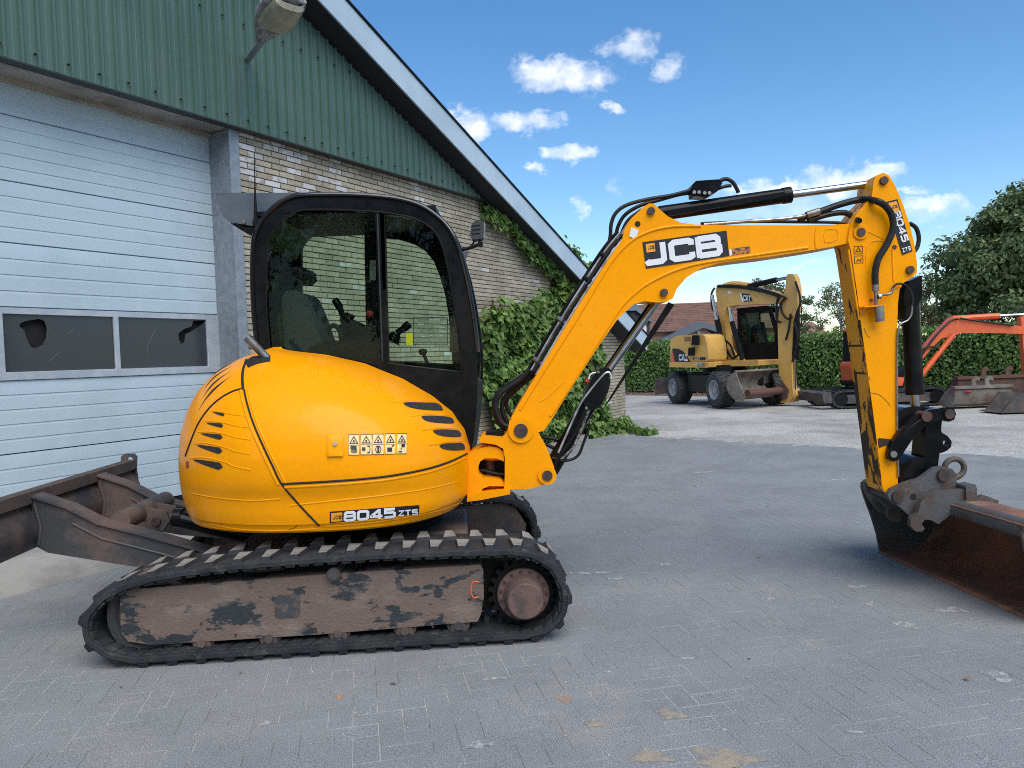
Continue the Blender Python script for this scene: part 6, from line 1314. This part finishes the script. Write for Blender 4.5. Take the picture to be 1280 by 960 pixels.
for bpt in (base0, base1):
    for side in (0, 1):
        c = bpt+lv*(1.65*side)+np.array([0, 0, wr]); ax = -lv if side == 0 else lv; sgn = 1
        inner = c-ax*.45 if side == 0 else c
        b = MB(); o_c = c if side == 0 else c+lv*.45
        prof = [(-.0, .28), (.015, .30), (.0, .42), (-.04, .465), (-.12, .478), (-.38, .478), (-.44, .46), (-.47, .42), (-.45, .28)]
        b.lathe(o_c, ax, [(q[0], q[1]) for q in prof], 36)
        tw = part('wheel', b, TYRE, WHX, ang=40)
        b = MB()
        for k in range(24):
            for h_ in (0, 1):
                a = 2*math.pi*(k+.5*h_)/24; rd = np.cross(ax, (0, 0, 1.)); rv = rd*math.cos(a)+np.array([0, 0, 1.])*math.sin(a); tv_ = np.cross(ax, rv)
                b.box(o_c-ax*(.12 if h_ == 0 else .33)+rv*.482, (.20, .035, .03), [unit(ax+tv_*(.5 if h_ else -.5)), unit(tv_-ax*(.5 if h_ else -.5)), rv])
        part('tread', b, TYRE, tw)['kind'] = 'stuff'
        b = MB(); b.lathe(o_c, ax, [(-.02, .28), (.005, .27), (.0, .24), (-.07, .20), (-.08, .10), (-.03, .09), (-.03, 0)], 28); part('rim', b, RIMW, tw)
b = MB(); ctr = base0-hv*1.25+lv*1.05
b.box(ctr+np.array([0, 0, .72]), (2.9, .75, .34), [hv, lv, (0, 0, 1)]); b.box(base0+lv*1.05+np.array([0, 0, .5]), (.2, 1.8, .2), [hv, lv, (0, 0, 1)]); b.box(base1+lv*1.05+np.array([0, 0, .5]), (.2, 1.8, .2), [hv, lv, (0, 0, 1)])
part('chassis', b, BLACKM, WHX, bevel=.03)
b = MB(); b.box(ctr-lv*.75+np.array([0, 0, .62]), (1.25, .25, .5), [hv, lv, (0, 0, 1)]); b.box(ctr-lv*.6+np.array([0, 0, .92]), (1.6, .5, .04), [hv, lv, (0, 0, 1)]); part('step_box', b, BLACKM, WHX, bevel=.02)
b = MB(); b.prism(Plane(base1-hv*1.0-lv*.1, CH+math.pi/2), [(0, .25), (2.3, .25), (2.3, .75), (0, .75)], 0, .06); b.box(base1-hv*.7+lv*1.05+np.array([0, 0, .6]), (.6, .5, .12), [hv, lv, (0, 0, 1)]); part('rear_blade', b, BLADEM, WHX, bevel=.01)
part('slew_ring', MB().lathe(ctr+np.array([0, 0, .88]), (0, 0, 1), [(0, .6), (.25, .6), (.25, 0)], 32), BLACKM, WHX)
UH = math.radians(-55); r0 = on_y(838, 456, 22.9); UR = Plane(r0, UH)                # right flank; offset grows to the left side
cov = UR.pts([(838, 452), (837.8, 430), (839, 424), (846, 419.8), (868, 418), (877, 417.6), (881, 420), (884, 430), (885, 442), (885, 452)])
part('engine_cover', MB().prism(UR, cov, .0, .80), TAN, WHX, bevel=.07, seg=3)
ca_ = UR.px(872, 450)[0]; part('counterweight', MB().prism(UR, [(a, z) for a, z in cov if a < ca_]+[(ca_, cov[3][1]), (ca_, cov[0][1])], .81, 2.25), TAN, WHX, bevel=.07, seg=3)
part('upper_frame', MB().prism(UR, UR.pts([(837, 452.4), (886, 452.4), (886, 459.6), (837, 459)]), -.02, 2.3), TAN, WHX, bevel=.02)
fa = UR.px(886, 455)[0]; zf_ = UR.px(886, 459)[1]
part('front_platform', MB().prism(UR, [(fa, zf_), (fa+1.25, zf_), (fa+1.25, zf_+.16), (fa, zf_+.16)], .55, 2.25), TAN, WHX, bevel=.02)
dk = UR.pts([(840.8, 435.5), (848, 436), (854, 439), (859, 445), (863, 452), (840.8, 452)])
part('side_decal', MB().prism(UR, dk, -.008, -.003), BLACKV, WHX)
part('red_stripe', MB().prism(UR, UR.pts([(839.5, 441), (841.8, 441), (843.5, 452), (840, 452)]), -.012, -.009), M('red_strip', (.6, .12, .06), .5), WHX)
mb = MB(); fC = lambda x, y, k=0: UR.at(*UR.px(849.0+4.4*x*.62, 450.6-7.5*y), -.012-k*2); lettering('CAT', fC, .22, .2, 1, 0, mb); part('side_lettering', mb, WHITE, WHX)
part('side_plate_text', MB().prism(UR, UR.pts([(855.5, 449.2), (860, 449.2), (860.5, 451.3), (855.5, 451.3)]), -.013, -.010), WHITE, WHX)
part('name_strip', MB().prism(UR, UR.pts([(867, 446.5), (882, 446.5), (882, 449.8), (867, 450)]), -.012, -.004), BLACKV, WHX)
mb = MB(); fN = lambda x, y, k=0: UR.at(*UR.px(868.6+1.9*x, 449.5-2.4*y), -.015-k*2); lettering('CAT', fN, .24, .12, 1, 0, mb); part('strip_lettering', mb, WHITE, WHX)
part('air_grille', MB().prism(UR, UR.pts([(868, 420), (869, 419), (876, 419), (876, 431), (867, 431)]), -.10, -.05), BLACKM, WHX, bevel=.02); part('mirror', MB().prism(UR, UR.pts([(864.5, 434.5), (871.5, 434), (871, 444.5), (864, 444.5)]), -.14, -.08), BLACKM, WHX, bevel=.02)
part('cover_grille', MB().prism(UR, UR.pts([(856, 421), (864, 421), (864, 426), (856, 426)]), -.012, -.004), M('grille_brown', (.22, .12, .05), .7), WHX)
for x in (874, 877, 880): part('rear_light', MB().lathe(UR.at(*UR.px(x, 455.5), -.03), -UR.n, [(0, .045), (.03, .05), (.04, .03), (.045, 0)], 12), CHROME, WHX)
CBp = Plane(UR.at(0, 0, 1.0), UH)
cb = CBp.pts([(895, 364), (896, 359.5), (901, 356.5), (920, 357.2), (945, 360), (968, 364.5), (976, 371), (977, 377), (971, 379.5), (945, 380.5), (920, 381.5), (909, 384), (906, 392), (908, 420), (912, 450), (913, 462), (905, 462), (904, 440), (901, 405)])
part('boom', MB().prism(CBp, cb, -.02, .24), TAN, WHX, bevel=.03)
cd_ = CBp.pts([(983, 345), (985, 342.5), (991, 342.5), (994, 347), (996.5, 362), (996, 384), (991, 402), (989, 440), (990, 480), (992, 496), (986, 503), (976, 504), (973, 500), (981, 494), (974, 484), (972.5, 430), (972, 404), (974, 388), (979, 370), (982, 358)])
dp = part('dipper_arm', MB().prism(CBp, cd_, .0, .20), TAN, WHX, bevel=.02)
eb = CBp.pts([(926.5, 366.5), (938, 367.5), (941.5, 376.5), (929, 377)]); part('boom_emblem', MB().prism(CBp, eb, -.030, -.022), BLACKV, WHX)
mb = MB(); fE = lambda x, y, k=0: CBp.at(*CBp.px(930.2+2.35*x, 375.6-6.8*y+.2*x), -.034-k*2); lettering('CAT', fE, .22, .18, 1, 0, mb); part('emblem_lettering', mb, WHITE, WHX)
part('emblem_edge', MB().prism(CBp, CBp.pts([(925.5, 367.5), (927.2, 366.4), (930.6, 377.2), (928.5, 377.2)]), -.031, -.0305), WHITE, WHX)
part('capacity_dial', MB().cyl(CBp.at(*CBp.px(912.5, 365.5), -.03), CBp.at(*CBp.px(912.5, 365.5), -.021), .055, 16), M('dial_white', (.6, .6, .7), .5), WHX)
def pxtube(pl, off, pts, r, name, mat, par, n=8, sm=4):
    b = MB(); b.tube(smooth_path([pl.at(*pl.px(*q), off) for q in pts], sm), r, n); return part(name, b, mat, par)
pxtube(CBp, .17, [(930, 358), (966, 349.5)], .075, 'dipper_ram', BLACKM, WHX); pxtube(CBp, .17, [(964, 350), (985, 346)], .045, 'ram_rod', CHROME, WHX); pxtube(CBp, .17, [(900, 357), (912, 354), (931, 356)], .07, 'ram_pipe', TAN, WHX)
for off, dx_ in ((-.18, 0), (.52, 0)):
    if off < 0: pxtube(CBp, off, [(895.5, 369), (901.5, 402)], .045, 'ram_rod', CHROME, WHX); pxtube(CBp, off, [(901, 400), (912, 449)], .075, 'boom_ram', BLACKM, WHX)
    else: pxtube(CBp, -.2, [(918, 384), (920.5, 404)], .045, 'ram_rod', CHROME, WHX); pxtube(CBp, -.2, [(920.5, 402), (934, 449)], .075, 'boom_ram', BLACKM, WHX)
for pts in ([(895, 360), (891, 368), (892, 385), (899, 396), (903, 412), (905, 430)], [(899, 357), (920, 357), (950, 361), (975, 368), (985, 374)], [(898, 358.5), (930, 360), (960, 366), (978, 372)], [(975, 368), (972, 385), (973, 400), (978, 403)], [(984, 372), (978, 380), (980, 392), (987, 399), (992, 396)], [(990, 392), (988, 410), (984, 425)], [(994, 402), (999, 420), (996, 440), (992, 452)], [(996, 352), (1001, 368), (1002, 380), (998, 390)], [(905, 430), (912, 440), (918, 448), (928, 440)], [(908, 425), (915, 432), (920, 445)]):
    pxtube(CBp, -.06, pts, .03, 'hydraulic_hose', HOSE, WHX, 6)
pxtube(CBp, .1, [(993, 386), (993, 420), (991, 448)], .085, 'bucket_ram', BLACKM, WHX); pxtube(CBp, .1, [(991, 446), (990.5, 494)], .035, 'ram_rod', CHROME, WHX)
b = MB(); b.prism(CBp, CBp.pts([(908, 438), (914, 436), (920, 446), (928, 449), (931, 456), (908, 456)]), -.05, .12); part('boom_foot', b, TAN, WHX, bevel=.02)
# cab
KP = Plane(UR.at(0, 0, 1.45), UH); kb = KP.pts([(921, 388), (925, 386), (968, 387.5), (973, 392), (976, 452), (921, 451)])
ka0, ka1 = kb[0][0], kb[0][0]+1.35; kz0, kz1 = zf_+.1, kb[1][1]
kc = [(ka0, kz0), (ka1+.05, kz0), (ka1+.05, kz0+.8), (ka1-.15, kz1-.1), (ka1-.3, kz1), (ka0+.05, kz1), (ka0, kz1-.08)]
hol = [(ka0+.12, kz0+.55), (ka1-.1, kz0+.55), (ka1-.08, kz0+.8), (ka1-.27, kz1-.14), (ka0+.12, kz1-.14)]
cbx = MB(); cbx.holed(KP, [kc, hol], 0, .05); cbx.holed(KP, [kc, hol], .90, .95)
cab_ = part('cab', cbx, BLACKM, WHX, bevel=.015)
FP = Plane(KP.at(ka1, 0, 0), UH+math.pi/2)
part('front_frame', MB().holed(FP, [[(0, kz0), (.95, kz0), (.95, kz1-.05), (0, kz1-.05)], [(.07, kz0+.35), (.88, kz0+.35), (.88, kz1-.16), (.07, kz1-.16)]], -.03, .03), BLACKM, cab_, bevel=.01)
part('front_glass', MB().prism(FP, [(.07, kz0+.35), (.88, kz0+.35), (.88, kz1-.16), (.07, kz1-.16)], -.0, .01), GLASS, cab_)
part('side_glass', MB().prism(KP, hol, .02, .03), GLASS, cab_); part('side_glass', MB().prism(KP, hol, .92, .93), GLASS, cab_)
part('roof', MB().prism(KP, [(ka0, kz1-.05), (ka1-.15, kz1-.05), (ka1-.3, kz1+.02), (ka0, kz1+.02)], -.01, .96), BLACKM, cab_, bevel=.02)
part('rear_wall', MB().prism(KP, [(ka0, kz0), (ka0+.06, kz0), (ka0+.06, kz1-.06), (ka0, kz1-.06)], .05, .9), M('green_tint_wall', (.02, .03, .028), .5), cab_)
part('seat', MB().prism(KP, [(ka0+.3, kz0+.3), (ka0+.9, kz0+.3), (ka0+.9, kz0+.5), (ka0+.55, kz0+.5), (ka0+.42, kz0+1.15), (ka0+.28, kz0+1.15)], .25, .7), BLACKM, cab_, bevel=.03)
for o_ in (.2, .7): part('work_lamp', MB().lathe(KP.at(ka1-.2, kz1+.08, o_), KP.u, [(-.08, .05), (0, .08), (.04, .08), (.04, 0)], 12), M('lamp_orange', (.30, .20, .10), .4), cab_)
# bucket carried under the dipper
tip = CBp.at(*CBp.px(981, 490), .17); WB = Plane(tip, UH)
bpz = tip[2]*0; bpf = [(-.10, .62), (-.55, .70), (-.62, .45), (-.50, .20), (-.28, .06), (.02, .02), (.05, .05), (-.22, .12), (-.42, .26), (-.52, .46), (-.47, .60), (-.10, .55)]
QB = Plane(WB.at(-.22, 0), UH+math.pi/2)
qa = QB.px(919, 470)[0]; qb = qa+2.0; zt_ = QB.px(945, 463)[1]; zl_ = QB.px(945, 498)[1]; hgt = zt_-zl_
G = []
for k in range(13):
    t = k/12; G.append([QB.at(a, zl_+hgt*t, .30*(1-(2*t-1)**2)**.8+o_) for a, o_ in ((qa, 0), (qa+.001, 0), (qb-.001, 0), (qb, 0))])
bkt = part('grading_bucket', MB().grid(G), OLDSTEEL, WHX); sd_ = [(zl_+hgt*k/12, .30*(1-(2*k/12-1)**2)**.8) for k in range(13)]
SPq = Plane(QB.at(qa, 0), UH+math.pi)
for o_ in (0.0, -2.0):
    mb = MB(); pts = [QB.at(qa-o_, z, d) for z, d in sd_]+[QB.at(qa-o_, zl_+hgt*.15, -.28), QB.at(qa-o_, zl_-.02, -.22)]; n = len(pts); mb.add(pts+[p+QB.u*.03 for p in pts], [tuple(range(n)), tuple(range(2*n-1, n-1, -1))]+[(i, (i+1) % n, (i+1) % n+n, i+n) for i in range(n)]); part('side_plate', mb, OLDSTEEL, bkt)
part('torque_tube', MB().cyl(QB.at(qa+.32, zl_+.16, -.12), QB.at(qb+.05, zl_+.16, -.12), .10, 18), REDBROWN, bkt)
part('top_edge', MB().cyl(QB.at(qa, zt_, .0), QB.at(qb, zt_, .0), .03, 8), OLDSTEEL, bkt)
part('coupler', MB().prism(WB, [(-.3, .62), (.0, .60), (.14, .42), (.08, .18), (-.2, .10), (-.35, .35)], -.22, .22), REDBROWN, bkt, bevel=.03)
b = MB(); b.prism(WB, [(.0, .5), (.25, .44), (.34, .26), (.22, .1), (.02, .06), (.10, .26)], -.13, .13); part('link', b, TAN, WHX, bevel=.02)
b = MB(); b.lathe(WB.at(-.1, .18, -.3), -WB.n, [(0, .1), (.05, .1), (.05, 0)], 16); part('link_pin', b, BLACKM, WHX)

# ================================================================== small orange excavator, half hidden by the dipper
ORN = M('orange_paint', (0.72, 0.115, 0.022), .4, col2=(.60, .10, .03), scale=2, grain=.05, coat=.15)
OY = on_z(1110, 508)[1]; OP = Plane((0, OY), math.radians(0)); o0_ = on_y(1110, 508, OY)
OX = thing('orange_excavator', 'small orange tracked excavator half hidden behind the yellow dipper arm', 'excavator', (o0_[0], OY+.7, 0))
x0, z0_ = OP.px(1040, 507); x1, z1_ = OP.px(1184, 488)
for o_ in (0, 1.3):
    P = []
    for k in range(60):
        L = x1-x0-.5; t = k/60*(2*L+math.pi*.5)
        if t < L: p = (x0+.25+t, .0)
        elif t < L+math.pi*.25: a = (t-L)/.25; p = (x1-.25+.25*math.sin(a), .25-.25*math.cos(a))
        elif t < 2*L+math.pi*.25: p = (x1-.25-(t-L-math.pi*.25), .5)
        else: a = (t-2*L-math.pi*.25)/.25; p = (x0+.25-.25*math.sin(a), .25+.25*math.cos(a))
        P.append(p)
    G = [[OP.at(p[0], p[1]*.86, o_+q) for q in (0, 0.02, .36, .38)] for p in P]
    c_ = np.array([(x0+x1)/2, .25]); I = [[OP.at(*(np.array(p)*np.array([1, .86])+(c_-np.array(p))*np.array([.04, .16])), o_+q) for q in (.38, .2, .18, 0)] for p in P]
    G2 = [g+i+[g[0]] for g, i in zip(G, I)]
    tk = part('track', MB().grid(G2, closeu=True), RUBBER, OX)
    part('track_frame', MB().prism(OP, [(x0+.22, .10), (x1-.3, .10), (x1-.3, .32), (x0+.22, .32)], o_+.04, o_+.34), BLADEM, OX, bevel=.02)
    for xx in (x0+.25, x1-.25): part('end_wheel', MB().cyl(OP.at(xx, .215, o_+.03), OP.at(xx, .215, o_+.35), .165, 24), BLACKM, OX, bevel=.01)
    b = MB()
    for k in range(0, 60):
        p = np.array(P[k]); b.box(OP.at(p[0], p[1]*.86, o_+.19), (.05, .36, .035), [OP.u, OP.n, (0, 0, 1)])
    part('track_pad', b, RUBBER, tk)['kind'] = 'stuff'
q = lambda pts: OP.pts(pts)
part('upper_frame', MB().prism(OP, q([(1080, 470), (1135, 470), (1135, 484), (1082, 484)]), .15, 1.4), BLACKM, OX, bevel=.03)
part('counterweight', MB().prism(OP, q([(1078, 456), (1081, 452), (1100, 452), (1100, 480), (1080, 478)]), .1, 1.3), ORN, OX, bevel=.05)
part('side_cover', MB().prism(OP, q([(1110, 471), (1133, 472), (1131, 482), (1112, 484)]), .1, .2), ORN, OX, bevel=.03)
ch_ = MB(); ch_.holed(OP, [q([(1084, 412), (1126, 412), (1131, 430), (1132, 472), (1084, 472)]), q([(1089, 417), (1123, 417), (1127, 432), (1127, 458), (1089, 458)])], .35, .4); ch_.holed(OP, [q([(1084, 412), (1126, 412), (1131, 430), (1132, 472), (1084, 472)]), q([(1089, 417), (1123, 417), (1127, 432), (1127, 458), (1089, 458)])], 1.35, 1.4)
oc = part('cab', ch_, BLACKM, OX, bevel=.01); part('roof', MB().prism(OP, q([(1083, 409), (1127, 409), (1128, 413), (1083, 413)]), .33, 1.42), ORN, oc, bevel=.02)
part('side_glass', MB().prism(OP, q([(1089, 417), (1123, 417), (1127, 432), (1127, 458), (1089, 458)]), .37, .38), GLASS, oc); part('rear_wall', MB().prism(OP, q([(1084, 414), (1088, 414), (1088, 471), (1084, 471)]), .4, 1.35), BLACKM, oc)
ob = part('boom', MB().prism(OP, q([(1150, 462), (1153, 452), (1165, 437), (1185, 414), (1203, 395.5), (1212, 394.5), (1240, 400), (1300, 408), (1300, 417), (1260, 415.5), (1214, 415.5), (1204, 420), (1190, 422), (1176, 436), (1160, 456), (1152, 464)]), .45, .65), ORN, OX, bevel=.015)
part('boom_bracket', MB().prism(OP, q([(1150, 450), (1151, 445), (1158, 440), (1164, 443), (1166, 448), (1156, 452)]), .42, .70), ORN, OX, bevel=.01)
pxtube(OP, .42, [(1204, 418), (1180, 448), (1160, 474)], .07, 'boom_ram', ORN, OX); pxtube(OP, .42, [(1206, 420), (1186, 441)], .045, 'ram_rod', CHROME, OX)
pxtube(OP, .55, [(1206, 397), (1266, 393.2)], .075, 'dipper_ram', ORN, OX); pxtube(OP, .55, [(1265, 393.3), (1300, 391.5)], .04, 'ram_rod', CHROME, OX)
for pts in ([(1162, 445), (1180, 420), (1200, 400), (1210, 398)], [(1148, 460), (1158, 440), (1172, 433), (1184, 436), (1188, 446)], [(1212, 397), (1240, 401), (1280, 406)]): pxtube(OP, .40, pts, .025, 'hydraulic_hose', HOSE, OX, 6)
part('boom_foot', MB().prism(OP, q([(1128, 470), (1150, 456), (1164, 462), (1158, 478), (1140, 482), (1128, 482)]), .45, .75), BLACKM, OX, bevel=.03)
part('dozer_blade', MB().prism(OP, q([(1027, 492), (1038, 490), (1039, 504), (1029, 504)]), -.05, 1.75), BLADEM, OX, bevel=.02)
part('dipper_arm', MB().prism(OP, [(a+0, z) for a, z in q([(1292, 396), (1304, 388), (1312, 400), (1306, 470), (1298, 470), (1294, 420)])], .47, .63), ORN, OX, bevel=.01)
part('digging_bucket', MB().prism(OP, [(a, max(z, .01)) for a, z in q([(1296, 470), (1310, 470), (1312, 495), (1300, 506), (1288, 508), (1294, 492)])], .35, .8), OLDSTEEL, OX, bevel=.01)

# ================================================================== loose buckets by the hedge
def loose_bucket(label, xl, xr, ytop, ybot, ears, mat, topmat, dz_, name='ditching_bucket'):
    Y = on_z((xl+xr)/2, ybot)[1] if not dz_ else dz_; pl = PLY(Y); a0, zt = pl.px(xl, ytop); a1, _ = pl.px(xr, ytop); zb = 0.0
    t = thing(name, label, 'bucket', pl.at((a0+a1)/2, 0, .3), 'loose digger buckets standing by the hedge')
    w = a1-a0; SPl = Plane(pl.at(a0, 0), math.pi/2)                       # (depth, z), offset runs to -x
    pr = [(.05, zt), (.0, zt-.04), (-.02, zt*.6), (.06, zt*.2), (.22, .02), (.45, .0), (.70, .06), (.70, .075), (.45, .02), (.235, .045), (.085, zt*.22), (.01, zt*.6), (.03, zt-.05), (.07, zt-.015)]
    o = part('shell', MB().prism(SPl, pr, -.03, -(w-.03)), mat, t, ang=40)
    for o_ in (-.0, -(w-.03)): part('side_plate', MB().prism(SPl, [(.05, zt), (.0, zt-.04), (-.02, zt*.6), (.06, zt*.2), (.22, .0), (.45, .0), (.72, .05), (.55, zt*.5), (.25, zt)], o_-.03, o_), mat, t, bevel=.004)
    part('top_bar', MB().prism(pl, [(a0-.02, zt-.02), (a1+.02, zt-.02), (a1+.02, zt+.05), (a0-.02, zt+.05)], -.05, .12), topmat, t, bevel=.015)
    for ex in ears:
        ea = pl.px(ex, ytop)[0]; c = [(ea-.10, zt+.04), (ea-.09, zt+.18), (ea-.02, zt+.27), (ea+.08, zt+.24), (ea+.10, zt+.15), (ea+.04, zt+.18), (ea-.02, zt+.15), (ea+.03, zt+.04)]
        part('hook_ear', MB().prism(pl, c, -.03, .02), topmat, t, bevel=.006)
    return t
loose_bucket('grey rusty bucket with red paint spot in front of the reddish brown bucket', 1193, 1265, 485.5, 509, (1219, 1236), OLDSTEEL, OLDSTEEL, None)
YB_ = on_z(1230, 509)[1]
loose_bucket('wide red brown bucket standing behind the grey bucket against the hedge', 1197, 1300, 473.5, 505, (1231, 1261), RUST, REDBROWN, YB_+1.0)
pl = PLY(YB_-.02); b = MB(); c = pl.px(1208, 489); b.tube([pl.at(c[0]-.06, c[1], -.03), pl.at(c[0]+.08, c[1]-.01, -.03)], [.02, .03], 8)
o = part('red_paint_spot', b, M('red_spot', (.35, .02, .03), .7), bpy.data.objects['ditching_bucket.001'] if 'ditching_bucket.001' in bpy.data.objects else None)
sY = on_z(1270, 516)[1]; sp = PLY(sY); t = thing('grading_blade', 'dark pointed steel scoop lying at the right edge before the loose buckets', 'scoop', sp.at(sp.px(1275, 516)[0], 0, .2), 'loose digger buckets standing by the hedge')
part('scoop_plate', MB().prism(sp, [(a, max(z, 0.0)) for a, z in sp.pts([(1252, 516.5), (1260, 507), (1268, 498), (1282, 492), (1310, 494), (1312, 517)])], 0.0, .08), M('dark_scoop_steel', (.055, .05, .05), .7, col2=(.10, .07, .055), scale=5, bump=.2), t, bevel=.01)
part('scoop_floor', MB().prism(sp, [(a, max(z, 0.0)) for a, z in sp.pts([(1252, 516.6), (1312, 517), (1312, 514.8), (1256, 514.8)])], .08, .8), MATS['dark_scoop_steel'], t, bevel=.005)
part('scoop_back', MB().prism(sp, [(a, max(z, 0.0)) for a, z in sp.pts([(1262, 516), (1312, 517), (1312, 493), (1280, 492)])], .8, .86), MATS['dark_scoop_steel'], t, bevel=.005)
